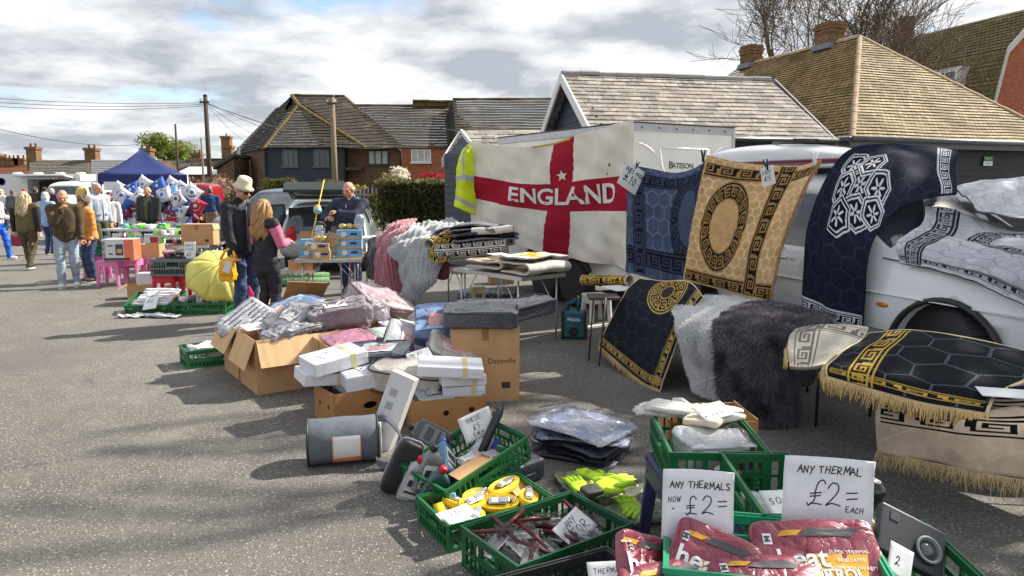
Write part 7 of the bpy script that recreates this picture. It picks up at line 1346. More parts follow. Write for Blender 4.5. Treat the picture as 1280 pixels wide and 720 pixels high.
for i,(px,py,z,lab) in enumerate(((1008,470,0,'dark rounded stool seat standing on edge under the trestle'),)): p = G(1005,500); t = thing('folded_stool',lab,'stool',(p.x,p.y + .2,0),rad(-20)); mb = MB(); mb.prism([(.16 * np.sign(math.cos(a)) * abs(math.cos(a)) ** .5,0,.27 + .22 * np.sign(math.sin(a)) * abs(math.sin(a)) ** .5) for a in np.linspace(0,2 * PI,28,endpoint=False)],(0,.03,0)); mb.build('seat',M('dark_grey_plastic',(.07,.07,.075),.5),t,bevel=.006); [MB().tube([(x,.05,.3),(x,.06,0)],.012,6).build('leg',BLKT,t,True) for x in (-.1,.1)]
for px,py,px2,py2 in ((757,392,747,462),(737,372,735,448)): pass
st2 = thing('bar_stool_frame','thin brown metal stool frame beside the hanging black rug','stool',G(742,455)); o_ = st2.location
for a,b in (((742,372,7.0),(736,448,6.95)),((757,372,6.8),(749,460,6.75)),((770,372,7.0),(775,440,7.0)),((752,372,7.3),(757,436,7.3))): mb = MB(); p0,p1 = AT(*a),AT(*b); p1.z = 0; mb.tube([p0,p1],.009,6); mb.build('leg',M('brown_metal',(.06,.045,.04),.5),st2,True,off=o_)
mb = MB(); mb.box(AT(754,371,7.02),(.3,.3,.025)); mb.build('seat',MATS['brown_metal'],st2,off=o_)
et = Vector((-2.72,10.75,0)); ea_ = rad(8); table('small steel folding table stacked with blue egg boxes',et,ea_,.95,.62,.655)
def ET(x,y,z): return Vector((et.x + x * math.cos(ea_) - y * math.sin(ea_),et.y + x * math.sin(ea_) + y * math.cos(ea_),z))
EGGB = M('blue_printed_carton',srgb(120,168,210),.4,var=.2,vs=14); EGGC = M('cream_printed_carton',srgb(206,186,150),.4,var=.35,vs=24,col2=srgb(150,110,90)); GOLDF = M('gold_foil',(.7,.5,.16),.3,metal=.8,bump=.5,bs=40)
def eggbox(label,loc,rz,mat,d=(.34,.24,.135),tray=M('yellow_tray',srgb(200,170,70),.5)):
    t = thing('egg_carton',label,'box',loc,rz,'printed egg boxes on the small steel table'); mb = MB(); mb.box((0,0,d[2] / 2),d); mb.build('carton',mat,t,bevel=.004); mb = MB(); mb.box((0,0,.012),(d[0] + .004,d[1] + .004,.022)); mb.build('base_band',tray,t); mb = MB(); mb.ball((-d[0] * .2,-d[1] / 2,d[2] * .55),(.045,.004,.04)); mb.build('white_badge',WPR,t,True); mb = MB(); mb.box((d[0] * .18,-d[1] / 2 - .001,d[2] * .6),(.1,.002,.035)); mb.build('printed_name',M('navy_print',srgb(40,50,110),.4),t)
for k in range(3): eggbox(('lowest','middle','topmost')[k] + ' blue egg box of the stack in front of the seller',ET(.29,.02,.657 + k * .137),ea_ + rad((2,-3,1)[k]),EGGB,(.37,.26,.135))
for k in range(2): eggbox(('lower','upper')[k] + ' blue egg box of the stack nearest the girl',ET(-.25,.08,.657 + k * .137),ea_ + rad((-6,4)[k]),EGGB,(.36,.26,.135))
eggbox('lower cream patterned box at the table front',ET(-.09,-.20,.657),ea_ - .1,EGGC,(.25,.18,.13)); eggbox('upper cream patterned box with raised lid at the table front',ET(-.13,-.19,.789),ea_ - .1,EGGC,(.30,.18,.10))
mb = MB(); mb.box((0,0,.09),(.2,.004,.18)); tag(mb.build('carton_lid',EGGC,None,loc=ET(.03,-.14,.86),rot=(.2,.35,ea_)),'cream patterned carton lid standing open','lid')
for i,(x,y,z) in enumerate(((.19,.0,1.09),(.29,.02,1.09),(.39,.04,1.09),(-.16,-.17,.93),(-.08,-.19,.93))): mb = MB(); mb.ball((0,0,.03),(.06,.045,.045)); tag(mb.build('foil_egg',GOLDF,None,True,loc=ET(x,y,z)),'gold foil chocolate egg on top of the ' + ('blue' if i < 3 else 'cream') + ' boxes','egg','gold foil eggs on the ' + ('blue' if i < 3 else 'cream') + ' boxes')
for i,(x,z) in enumerate(((.42,1.08),(-.16,.95))): pack('cellophane gift bag on the ' + ('tall stack of' if i == 0 else 'low stack of') + ' blue egg boxes',ET(x,.06,z),(.2,.1,ea_),(.16,.1,.22),plastic('gift',srgb(170,190,216),.4,srgb(230,230,235)),bag=True,e=.6,amp=.02,seed=100 + i,name='gift_bag',cat='gift bag')
yp = thing('yellow_umbrella_pole','thin yellow pole leaning against the egg box table','pole',ET(.1,.3,0)); mb = MB(); mb.tube([AT(389,300,10.9) - yp.location,AT(405,225,11.3) - yp.location],.010,8); mb.tube([AT(389,300,10.9) - yp.location,AT(384,345,10.75) - yp.location],.014,8); mb.build('shaft',YEL,yp,True)
RST = M('red_stool_plastic',srgb(196,24,52),.4); PST = M('pink_stool_plastic',srgb(222,120,170),.4)
p_ = G(443,348); table('red plastic table behind the seller',(p_.x + .1,p_.y + .25,0),.1,.6,.4,.45,RST,RST,group=None,bar=False,name='red_table'); mb = MB(); mb.tube([AT(440,313,12.5),AT(476,321,12.2)],.014,8); tag(mb.build('yellow_broom_pole',YEL,None,True),'yellow pole lying level behind the seller','pole')
GRASS = M('artificial_grass_roll',srgb(92,132,90),.8,var=.25,vs=30,bump=.3,bs=60)
for i,(py,a) in enumerate(((358,0),(351,.03))):
    p0,p1 = G(340,py + 1),G(412,py - 2); mb = MB(); mb.tube([p0 + Vector((0,0,.07)),p0.lerp(p1,.5) + Vector((0,0,.075)),p1 + Vector((0,0,.07))],.07,14); o = tag(mb.build('turf_roll',GRASS,None,True),('front' if i == 0 else 'back') + ' pale green roll of matting lying behind the steel table','roll')
p_ = Vector((-3.15,9.9,0)); t = thing('flattened_carton','folded open brown carton leaning under the steel table','cardboard',p_); mb = MB(); mb.box((.25,.1,.25),(.55,.01,.5),(.9,.1,.5)); mb.box((-.1,.0,.1),(.5,.4,.01),(.1,.2,.3)); mb.box((.5,-.3,.09),(.5,.3,.01),(.15,-.1,0)); mb.build('panel',CARD,t)
p_ = G(365,328,.55); cardbox('brown open carton held beside the small table',(-3.1,10.6,.5),.1,.35,.3,.14,handtext=None)
table('low folding table under the open carton',(-3.15,10.65,0),.1,.5,.4,.495,bar=False)
# ================================================================ PEOPLE
SKIN = M('skin',srgb(206,150,122),.55,var=.10,vs=14,spec=.3); SKIN2 = M('skin_pale',srgb(214,168,142),.55,var=.10,vs=14,spec=.3); EYE = M('eye_dark',(.03,.025,.02),.2); LIP = M('lip',srgb(170,96,84),.5)
def capsule(mb,p0,p1,r0,r1,n=10):
    p0,p1 = Vector(p0),Vector(p1); d = p1 - p0; L = d.length; d = d / L if L > 1e-6 else Vector((0,0,1)); pts,rs = [],[]
    for a in (.02,.5,.85): pts.append(p0 - d * r0 * math.cos(a * PI / 2)); rs.append(max(.0005,r0 * math.sin(a * PI / 2)))
    pts += [p0,p1]; rs += [r0,r1]
    for a in (.85,.5,.02): pts.append(p1 + d * r1 * math.cos(a * PI / 2)); rs.append(max(.0005,r1 * math.sin(a * PI / 2)))
    mb.tube(pts,rs,n)
def voxel(mb,size,it=6,fac=.5):
    me = bpy.data.meshes.new('v'); me.from_pydata(mb.v,[],mb.f); o = bpy.data.objects.new('v',me); COL.objects.link(o); r = o.modifiers.new('r','REMESH'); r.mode = 'VOXEL'; r.voxel_size = size; r.use_smooth_shade = True
    s = o.modifiers.new('s','SMOOTH'); s.factor = fac; s.iterations = it; dg = bpy.context.evaluated_depsgraph_get(); dg.update(); res = bpy.data.meshes.new_from_object(o.evaluated_get(dg)); bpy.data.objects.remove(o); bpy.data.meshes.remove(me); return res
def bump_mesh(me,fn):
    n = len(me.vertices); co = np.empty(n * 3,dtype=np.float32); me.vertices.foreach_get('co',co); no = np.empty(n * 3,dtype=np.float32); me.vertices.foreach_get('normal',no); co = co.reshape(-1,3); no = no.reshape(-1,3); co = co + no * fn(co)[:,None]; me.vertices.foreach_set('co',co.astype(np.float32).ravel()); me.update()
def ik(S,T,a,b,pole):
    S,T,pole = Vector(S),Vector(T),Vector(pole); d = T - S; L = min(d.length,(a + b) * .995); d.normalize(); T = S + d * L; c = (a * a + L * L - b * b) / (2 * a * L); c = max(-1,min(1,c)); u = (pole - d * pole.dot(d)).normalized(); return S + d * a * c + u * a * math.sqrt(1 - c * c),T
def person(label,loc,rz,H,top=None,trs=None,shoe=None,skin=None,hair=None,hands={},feet={},b=1.0,lean=(0,0),headrot=(0,0),hem=.50,quilt=None,topkind='jacket',vox=.02,collar=True,sleeve=None,curl=.5,undershirt=None,fold=.009,poles={},group=None,face=True,hood=False):
    t = thing('person',label,'person',loc,rz,group); k = H; skin = skin or SKIN
    V3 = lambda x,y,z: Vector((x * k,y * k,z * k)); lx,ly = lean
    def sh(p): f = max(0,min(1,(p.z / k - .5) / .32)); return p + V3(lx,ly,0) * f
    Sh = {s: sh(V3(s * .108 * b,.004,.808)) for s in (-1,1)}; Hp = {s: V3(s * .052 * b,0,.515) for s in (-1,1)}
    FT = {s: V3(*feet.get(s,(s * .055,0,.045))) for s in (-1,1)}; KN = {}; EL = {}; HD = {}
    for s in (-1,1):
        KN[s],FT[s] = ik(Hp[s],FT[s],.245 * k,.235 * k,(0,-1,0)); h = hands.get(s,(s * .15,-.02,.44)); EL[s],HD[s] = ik(Sh[s],V3(*h),.165 * k,.15 * k,poles.get(s,(s * .5,.8,-.3)))
    hc = sh(V3(0,-.012,.925)); Rh = (Matrix.Rotation(headrot[0],3,'Z') @ Matrix.Rotation(headrot[1],3,'X'))
    hp = lambda x,y,z: hc + Rh @ Vector((x * k,y * k,z * k))
    m = MB(); bb = lambda c,r,mbx=m: mbx.ball(sh(V3(*c)),(r[0] * k,r[1] * k,r[2] * k),n=14,k=9)
    bb((0,0,.74),(.098 * b,.062 * b,.10)); bb((0,0,.62),(.088 * b,.062 * b,.10)); m.ball(V3(0,0,.53),(.09 * b * k,.066 * b * k,.07 * k),n=14,k=9); capsule(m,Sh[-1],Sh[1],.04 * k,.04 * k); capsule(m,sh(V3(0,.008,.81)),hp(0,.012,-.03),.034 * k,.031 * k)
    for s in (-1,1): capsule(m,Sh[s],EL[s],.034 * k,.027 * k); capsule(m,EL[s],HD[s],.026 * k,.017 * k); capsule(m,Hp[s],KN[s],.05 * k,.036 * k); capsule(m,KN[s],FT[s],.036 * k,.025 * k)
    parts = [voxel(m,.022,4)]
    hd = MB(); hb = lambda c,r: hd.ball(hp(*c),tuple(q * k for q in r),Rh,14,9)
    hb((0,.004,.018),(.044,.056,.052)); hb((0,-.016,-.022),(.036,.040,.040)); hb((0,-.034,-.044),(.020,.016,.014)); hb((0,-.050,.012),(.034,.010,.010)); capsule(hd,hp(0,-.052,.008),hp(0,-.068,-.014),.006 * k,.010 * k)
    for s in (-1,1): hb((s * .045,.006,-.002),(.006,.014,.019)); hb((s * .024,-.040,-.012),(.014,.012,.012))
    capsule(hd,hp(0,.008,-.05),hp(0,.006,-.02),.031 * k,.032 * k); parts.append(voxel(hd,.0065 if vox < .02 else .009,3,.4))
    for s in (-1,1):                                                     # hands: palm and five bent fingers
        d = (HD[s] - EL[s]).normalized(); side = d.cross(Vector((0,0,1))); side = side.normalized() if side.length > .15 else Vector((0,1,0)); nrm = side.cross(d); hm = MB(); r = .0062 * k
        if nrm.y > 0: nrm = -nrm
        R = Matrix((side,nrm,d)).transposed(); hm.ball(HD[s] + d * .03 * k,(.026 * k,.012 * k,.032 * k),R,10,7)
        for j,(o,L) in enumerate(((-.019,.036),(-.0065,.042),(.0065,.040),(.019,.031))):
            p = HD[s] + d * .052 * k + side * o * k; q = p + (d * (1 - curl * .5) + nrm * curl * .8) * L * .5 * k; w = q + (d * (1 - curl * 1.4) + nrm * curl) * L * .5 * k; capsule(hm,p,q,r,r * .95,6); capsule(hm,q,w,r * .95,r * .8,6)
        p = HD[s] + d * .018 * k - side * .024 * k * s; q = p + (d * .5 + nrm * .5 - side * s * .5) * .028 * k; capsule(hm,p,q,r * 1.25,r,6); capsule(hm,q,q + (d * .8 + nrm * .4) * .022 * k,r,r * .85,6)
        me = bpy.data.meshes.new('h'); me.from_pydata(hm.v,[],hm.f); parts.append(me)
    bm = bmesh.new()
    for p in parts: bm.from_mesh(p)
    me = bpy.data.meshes.new('body'); bm.to_mesh(me); bm.free(); me.materials.clear(); me.materials.append(skin); me.polygons.foreach_set('material_index',[0] * len(me.polygons)); link('body',me,t,True)
    if face:
        for s in (-1,1): e = MB(); e.ball(hp(s * .018,-.0525,.004),.0055 * k); e.build('eye',EYE,t,True)
        e = MB(); e.tube([hp(-.014,-.0545,-.034),hp(0,-.058,-.036),hp(.014,-.0545,-.034)],.0025 * k,6); e.build('mouth',LIP,t,True)
    m = MB(); m.ball(V3(0,0,.53),(.096 * b * k,.074 * b * k,.075 * k),n=16,k=9)
    for s in (-1,1): capsule(m,Hp[s],KN[s],.058 * k * (.6 + .4 * b),.043 * k,14); capsule(m,KN[s],FT[s] + Vector((0,0,-.012 * k)),.043 * k,.037 * k,14)
    me = voxel(m,vox * .9,5); bump_mesh(me,lambda c: fold * (fnoise(c,7,3) + .8 * fnoise(c * np.array([1,1,2.2]),13,4)) * (1.2 - .6 * (c[:,2] > .75))); me.materials.clear(); me.materials.append(trs); link('trousers',me,t,True)
    for s in (-1,1):
        fw = Vector((0,-1,0)); me_ = MB(); c = FT[s] + Vector((0,-.035 * k,-.02 * k)); c.z = max(c.z,.026 * k); me_.ball(c,(.030 * k,.078 * k,.030 * k),n=14,k=8); me_.v = [(x,y,max(z,c.z - .024 * k)) for x,y,z in me_.v]; o = me_.build('shoe',shoe,t,True)
        so_2 = MB(); so_2.prism([(c.x + .030 * k * math.cos(a),c.y + .078 * k * math.sin(a),c.z - .026 * k) for a in np.linspace(0,2 * PI,16,endpoint=False)],(0,0,.010 * k)); so_2.build('sole',M('white_sole',(.6,.6,.58),.6),o)
    m = MB(); bj = lambda c,r: m.ball(sh(V3(*c)),(r[0] * k,r[1] * k,r[2] * k),n=18,k=10)
    [bj((0,-.003,hem + .045 + (.775 - hem - .045) * f),(w * b,dd * b,.062)) for f,w,dd in [(f_,np.interp(f_,[0,.3,.5,.8,1],[.104,.104,.102,.109,.102]),np.interp(f_,[0,.4,.8,1],[.076,.076,.073,.064])) for f_ in np.linspace(0,1,14)]]; capsule(m,Sh[-1],Sh[1],.050 * k,.050 * k,12); capsule(m,sh(V3(-.03,.01,.83)),sh(V3(.03,.01,.83)),.042 * k,.042 * k,12)
    if collar: capsule(m,sh(V3(-.028,.012,.845)),sh(V3(.028,.012,.845)),.035 * k,.035 * k,12)
    if hood: bj((0,.055,.83),(.07,.045,.05))
    slm = MB() if sleeve else m
    for s in (-1,1): capsule(slm,Sh[s],EL[s],.046 * k,.040 * k,12); capsule(slm,EL[s],HD[s] + (EL[s] - HD[s]).normalized() * .01 * k,.040 * k,.029 * k,12)
    def clothe(m_,mat_,nm,q):
        me = voxel(m_,vox * .8,4)
        def f(c):
            o = fold * (fnoise(c,6,7) + fnoise(c * np.array([1,1,.6]),12,8) * .8)
            if q and q[0] == 'channel': o = o + q[2] * (np.abs(np.sin(c[:,2] * q[1])) ** .5 - .6)
            if q and q[0] == 'diamond': o = o + q[2] * (np.minimum(np.abs(np.sin((c[:,2] + c[:,0]) * q[1])),np.abs(np.sin((c[:,2] - c[:,0]) * q[1]))) ** .6 - .5)
            return o
        bump_mesh(me,f); me.materials.clear(); me.materials.append(mat_); return link(nm,me,t,True)
    tp_ = clothe(m,top,topkind,quilt)
    if sleeve: clothe(slm,sleeve,'sleeves',None)
    zf = lambda x,z: sh(V3(x,-.0815 * b,z))
    if not undershirt and abs(headrot[0]) < 2 and vox < .022:
        z = MB(); z.tube([zf(0,.80) + V3(0,.012,0),zf(0,.74),zf(0,.65),zf(0,hem + .03)],.004 * k,5); z.build('zip',M('zip_dark',(.03,.03,.03),.4),tp_,True)
        for s in (-1,1): z = MB(); z.box(zf(s * .055 * b,hem + .11) + V3(0,.008,0),(.06 * k,.02 * k,.022 * k),(.05,0,s * .35)); z.build('pocket_flap',top,tp_,bevel=.004)
    for s in (-1,1): z = MB(); dd = (HD[s] - EL[s]).normalized(); z.cyl(HD[s] - dd * .030 * k,HD[s] + dd * .004 * k,.0315 * k,.030 * k,12); z.build('cuff',sleeve or top,tp_,True)
    if undershirt:                                                        # open front: a strip of the shirt and zip showing
        for s in (-1,1):
            z = MB(); z.tube([sh(V3(s * .022,-.064 * b,.83)),sh(V3(s * .030,-.082 * b,.76)),sh(V3(s * .028,-.086 * b,.66)),sh(V3(s * .026,-.086 * b,hem + .02))],.006 * k,6); z.build('zip_edge',M('zip_dark',(.03,.03,.03),.4),tp_,True)
        z = MB(); pts = []
        for zz,w in ((.84,.02),(.80,.026),(.75,.030),(.68,.030),(.60,.028),(hem + .03,.026)): pts += [sh(V3(-w,-.070 * b - .012 * (zz < .8),zz)),sh(V3(0,-.078 * b - .012 * (zz < .8),zz)),sh(V3(w,-.070 * b - .012 * (zz < .8),zz))]
        z.add(pts,[(3 * i + j,3 * i + j + 3,3 * i + j + 4,3 * i + j + 1) for i in range(5) for j in range(2)]); z.build('shirt_front',undershirt,tp_,True)
    if hair:
        kind,hm_ = hair; m = MB(); q = lambda c,r: m.ball(hp(*c),tuple(x * k for x in r),Rh,12,8)
        if kind == 'fringe':
            for a in np.linspace(-.3,PI + .3,12): q((.042 * math.cos(a),.004 + .050 * math.sin(a),.004),(.010,.010,.020))
        elif kind == 'short': q((0,.012,.026),(.048,.056,.050)); q((0,.03,0),(.045,.038,.04))
        elif kind == 'bob': q((0,.012,.026),(.052,.060,.054)); q((0,.03,-.02),(.056,.045,.055)); q((.03,.015,-.03),(.026,.04,.05)); q((-.03,.015,-.03),(.026,.04,.05))
        elif kind == 'curly':
            r_ = random.Random(4)
            for i in range(70):
                d = Vector((r_.gauss(0,1),r_.gauss(0,1),r_.gauss(0,1))).normalized()
                if d.y < -.45 and d.z < .5: continue
                q((d.x * .054,.012 + d.y * .058,.012 + d.z * .058),(.017,.017,.017))
        if kind != 'long': me = voxel(m,.010,2,.3); bump_mesh(me,lambda c: .004 * fnoise(c * np.array([1,1,.4]),40,2) + .003 * fnoise(c,30,5)); me.materials.clear(); me.materials.append(hm_); link('hair',me,t,True)
        else:
            q((0,.014,.026),(.049,.056,.050)); r_ = random.Random(9)
            for i in range(110):
                a = r_.uniform(-.5,PI + .5); x0,y0 = .046 * math.cos(a),.012 + .052 * math.sin(a); p = hp(x0,y0,.03 * r_.uniform(-.3,1.2)); pts = [hp(x0 * .4,y0 * .5,.06),p]; Ln = .25 * k * r_.uniform(.75,1.05); ph = r_.uniform(0,6); x1,y1 = x0 * 1.35,max(y0 * 1.2,.02) if abs(x0) < .04 else y0
                base = hp(0,0,0)
                for j in range(1,8): f = j / 7; pts.append(Vector((base.x + (x1 + .012 * math.sin(ph + f * 7)) * k * (1 + .25 * f),base.y + (y1 + .025 * f + .012 * math.cos(ph + f * 6)) * k,p.z - Ln * f)))
                m.tube(pts,[.006 * k] + [.0085 * k] * 7 + [.003 * k],5)
            m.build('hair',hm_,t,True)
    return t,dict(HD=HD,EL=EL,hp=hp,k=k,Sh=Sh,Rh=Rh)
def cl(name,rgb,rough=.8,var=.18,vs=8,bump=.25,bs=40): return M('cloth_' + name,srgb(*rgb),rough,var=var,vs=vs,bump=bump,bs=bs,spec=.25,dist=.008)
OLIVE = cl('olive_jacket',(78,68,48)); LJEAN = cl('light_jeans',(150,164,178),vs=14); DJEAN = cl('dark_jeans',(58,72,102),vs=14); ORNG = cl('orange_puffer',(214,146,72),.6); DNAVY = cl('navy_knit',(48,54,72)); BLK = cl('black',(42,43,48),.6); GREYH = cl('grey_hoodie',(166,176,188)); OLTR = cl('olive_trousers',(76,78,60)); BRTR = cl('brown_cords',(82,72,54)); QUI = cl('olive_quilt',(104,94,66)); PINKS = cl('pink_sleeve',(206,116,146)); WHT = cl('white_top',(214,212,214)); BLEG = cl('blue_leggings',(34,96,196),.5); LBLU = cl('light_blue_jacket',(150,178,214)); DGRN = cl('dark_green_coat',(58,62,60)); BLUJ = cl('blue_jacket',(50,72,112)); BEIT = cl('beige_trousers',(150,130,112)); TRAIN = M('white_trainer',(.66,.66,.66),.6); BRSH = M('brown_shoe',srgb(70,48,34),.5); BKSH = M('black_shoe',(.025,.025,.027),.5)
HGREY = M('grey_hair',srgb(176,170,160),.6,var=.2,vs=40); HBLON = M('ash_blonde_hair',srgb(190,172,138),.6,var=.25,vs=40); HBROWN = M('grey_brown_hair',srgb(96,82,70),.7,var=.3,vs=40); HGOLD = M('golden_brown_hair',srgb(168,126,78),.55,var=.35,vs=60,stretch=(1,1,.2)); HWHITE = M('white_grey_hair',srgb(196,194,188),.6,var=.15,vs=40)
def ft(px,py): p = G(px,py); return (p.x,p.y,0)
VN,VF = .018,.024
man_b,_ = person('balding man in olive brown jacket and pale jeans with hand to his mouth',ft(88,359),rad(24),1.66,OLIVE,LJEAN,TRAIN,SKIN,('fringe',HGREY),{-1: (-.012,-.115,.80),1: (.14,-.05,.50)},{1: (.06,.04,.045),-1: (-.06,-.06,.045)},1.10,headrot=(.1,.25),hem=.47,vox=VN,poles={-1: (-.25,-.1,-1)},curl=.9)
person('woman in orange puffer jacket and jeans looking down',ft(117,352),rad(-35),1.55,ORNG,DJEAN,BRSH,SKIN,('curly',HBROWN),{-1: (-.10,-.10,.55),1: (.13,-.06,.50)},{},1.12,headrot=(-.1,.5),lean=(0,-.04),hem=.48,quilt=('channel',34,.007),vox=VN)
wq,info = person('woman in quilted olive gilet walking away with a magenta handbag',ft(38,337),rad(186),1.62,QUI,BRTR,BKSH,SKIN2,('long',HBLON),{-1: (-.16,.0,.43),1: (.17,-.03,.44)},{1: (.05,-.10,.045),-1: (-.05,.12,.075)},1.2,hem=.48,quilt=('diamond',70,.004),sleeve=BLK,vox=VN,topkind='gilet')
hbp = wq.matrix_world if False else None
pb = Vector(ft(55,328)); hb_ = thing('handbag','magenta handbag carried by the woman in the quilted gilet','handbag',(pb.x - .03,pb.y - .75,.44)); MAG = M('magenta_leather',srgb(140,20,76),.45,bump=.3,bs=14); V,q = superbox((.30,.14,.28),.45,28,16,.01,12,4); V[:,2] += .13; npmesh('bag_body',V,q,MAG,hb_); mb = MB(); mb.tube([(-.08,0,.26),(-.05,0,.38),(0,0,.42),(.05,0,.38),(.08,0,.26)],.010,8); mb.build('handle',MAG,hb_,True)
person('woman in white top and bright blue leggings stepping past',ft(1,325),rad(95),1.60,WHT,BLEG,TRAIN,SKIN2,('bob',HBLON),{-1: (-.10,-.14,.62),1: (.10,-.12,.60)},{1: (.04,-.10,.05),-1: (-.04,.14,.07)},1.0,hem=.52,vox=VN)
person('white haired woman in pale blue jacket with her back turned',ft(63,318),rad(170),1.58,LBLU,DJEAN,BKSH,SKIN2,('bob',HWHITE),{},{},1.1,hem=.46,quilt=('diamond',50,.003),vox=VF)
person('tall grey haired man in pale grey hoodie and olive trousers standing in profile',ft(128,327),rad(68),1.80,GREYH,OLTR,BRSH,SKIN,('short',HGREY),{-1: (-.14,-.03,.48),1: (.13,-.05,.48)},{},1.08,hem=.50,vox=VN,hood=True)
person('dark haired woman in white top and black trousers behind the man in the hoodie',ft(142,321),rad(20),1.58,WHT,BLK,BKSH,SKIN,('bob',M('dark_hair',srgb(40,34,32),.6)),{},{},.98,hem=.5,vox=VF)
person('bald stallholder in dark green coat among the cushions',ft(190,317),rad(0),1.72,DGRN,BLK,BKSH,SKIN,('fringe',HGREY),{-1: (-.15,-.05,.46),1: (.15,-.05,.46)},{},1.2,hem=.48,undershirt=cl('olive_shirt',(90,100,70)),vox=VN,headrot=(-.1,.2))
person('person in black coat and white scarf beside the cushion stall',ft(243,305),rad(60),1.68,BLK,BLK,BKSH,SKIN,('short',HBROWN),{},{},1.05,vox=VF,undershirt=WHT)
person('man in blue jacket and beige trousers seen from behind near the red van',ft(266,298),rad(200),1.68,BLUJ,BEIT,BKSH,SKIN,('short',HBROWN),{},{},1.2,vox=VF)
for i,(px,py,H_,a,c_,h_,lab) in enumerate(((6,289,1.62,160,WHT,('bob',HBLON),'fair haired person in white queueing at the food trailer'),(20,290,1.6,190,cl('slate_coat',(90,96,112)),('short',HBROWN),'person in slate coat queueing at the food trailer hatch'),(48,284,1.7,180,cl('brown_coat',(84,60,54)),('curly',HBROWN),'curly haired person in brown coat near the food trailer'),(60,286,1.72,200,cl('navy_check',(40,46,72)),('short',M('dark_hair')),'dark haired person in navy shirt near the food trailer'),(69,288,1.66,170,cl('plum_check',(66,50,70)),('short',HWHITE),'white haired man in plum shirt near the food trailer'),(34,283,1.64,180,cl('red_top',(180,30,44)),('short',M('red_cap_hair',srgb(190,30,44),.7)),'person in red cap at the food trailer counter'))):
    person(lab,ft(px,py),rad(a),H_,c_,DJEAN,BKSH,SKIN,h_,{},{},1.05,vox=.03,face=False)
hat_loc = (-3.42,9.12,0)
mh,mi_ = person('man in cream bucket hat, sunglasses and black jacket holding a yellow bag',hat_loc,rad(52),1.80,BLK,DJEAN,BRSH,SKIN,('short',HGREY),{-1: (-.12,-.09,.47),1: (.16,.0,.47)},{1: (.05,.03,.045)},1.12,lean=(0,-.03),headrot=(.15,.42),hem=.47,undershirt=DNAVY,vox=VN,curl=.9,fold=.009)
hp = mi_['hp']; k_ = mi_['k']; Rh_ = mi_['Rh']; hat = thing('bucket_hat','cream bucket hat on the man in the black jacket','hat',hat_loc,rad(52)); HATM = M('cream_canvas',srgb(214,206,180),.8,bump=.2,bs=40); mb = MB(); c_ = hp(0,.004,.028)
mb.lathe([(.112,-.018),(.120,-.014),(.086,.012),(.080,.075),(.070,.10),(.035,.115),(.005,.117)],24,c_,R=Rh_); o = mb.build('crown',HATM,hat,True); mb = MB(); mb.lathe([(.0885,.012),(.0885,.026),(.083,.03),(.085,.008)],24,c_,R=Rh_); mb.build('band',M('olive_band',srgb(140,134,104),.8),o,True); hat.scale = (1.0,) * 3
for o in hat.children: o.data.transform(Matrix.Translation(c_) @ Matrix.Scale(1.12,4) @ Matrix.Translation(-c_))
sg_ = thing('sunglasses','dark sunglasses worn by the man in the bucket hat','sunglasses',hat_loc,rad(52))
for s in (-1,1): mb = MB(); mb.ball(hp(s * .020,-.060,.004),(.032,.010,.024),Rh_,10,7); mb.build('lens',M('black_lens',(.01,.01,.012),.1),sg_,True)
mb = MB(); mb.tube([hp(-.045,.0,.008),hp(-.04,-.056,.008),hp(.04,-.056,.008),hp(.045,.0,.008)],.004,6); mb.build('frame',BLKCAP,sg_,True)
Rm_ = Matrix.Rotation(rad(52),3,'Z'); hw = Rm_ @ mi_['HD'][-1] + Vector(hat_loc); yb = thing('yellow_carrier_bag','yellow plastic carrier bag held by the man in the bucket hat','bag',(hw.x - .06,hw.y - .07,hw.z - .36)); YB = M('yellow_plastic_bag',srgb(238,176,20),.4,bump=.6,bs=9,coat=.4,dist=.03); V,q = superbox((.22,.15,.32),.6,40,24,.022,11,6); V[:,2] += .16; V[:,0] *= 1 - .35 * np.clip(V[:,2] / .34 - .5,0,1); npmesh('bag_body',V,q,YB,yb); mb = MB(); mb.tube([(-.08,0,.28),(-.03,.02,.38),(.04,.05,.42),(.08,.03,.36),(.10,0,.27)],.018,8); mb.build('handle',YB,yb,True); mb = MB(); mb.box((.04,-.095,.2),(.08,.004,.14),(.1,.4,.2)); mb.build('white_print',WPR,yb)
girl_loc = (-3.02,8.78,0)
gg,gi = person('girl with long golden brown hair in black padded gilet with pink sleeves',girl_loc,rad(150),1.56,BLK,BLK,BKSH,SKIN2,('long',HGOLD),{-1: (-.07,-.17,.66),1: (.10,-.18,.66)},{1: (.05,.03,.045)},1.02,headrot=(.2,.15),hem=.41,quilt=('channel',42,.008),sleeve=PINKS,vox=.016,topkind='gilet',collar=True,curl=.8)
sl_loc = (-2.56,11.5,0)
person('smiling bald seller in navy jumper holding up a small box',sl_loc,rad(-12),1.79,DNAVY,DJEAN,BKSH,SKIN,('fringe',HGREY),{-1: (-.115,-.20,.69),1: (-.03,-.20,.735)},{},1.18,lean=(0,-.02),headrot=(-.1,.18),hem=.49,vox=VN,curl=.7,poles={1: (.9,.2,-.3),-1: (-.8,.1,-.6)})
p_ = AT(397,262,11.08); mb = MB(); mb.lathe([(.01,0),(.05,.01),(.062,.05),(.055,.1),(.03,.14),(.005,.15)],16,(0,0,-.07)); eg = thing('chocolate_egg_pack','small gold and blue egg pack in the hands of the seller','egg pack',p_); mb.build('shell',GOLDF,eg,True); mb = MB(); mb.lathe([(.06,.03),(.066,.05),(.06,.085)],16,(0,0,-.07)); mb.build('blue_band',EGGB,eg,True)
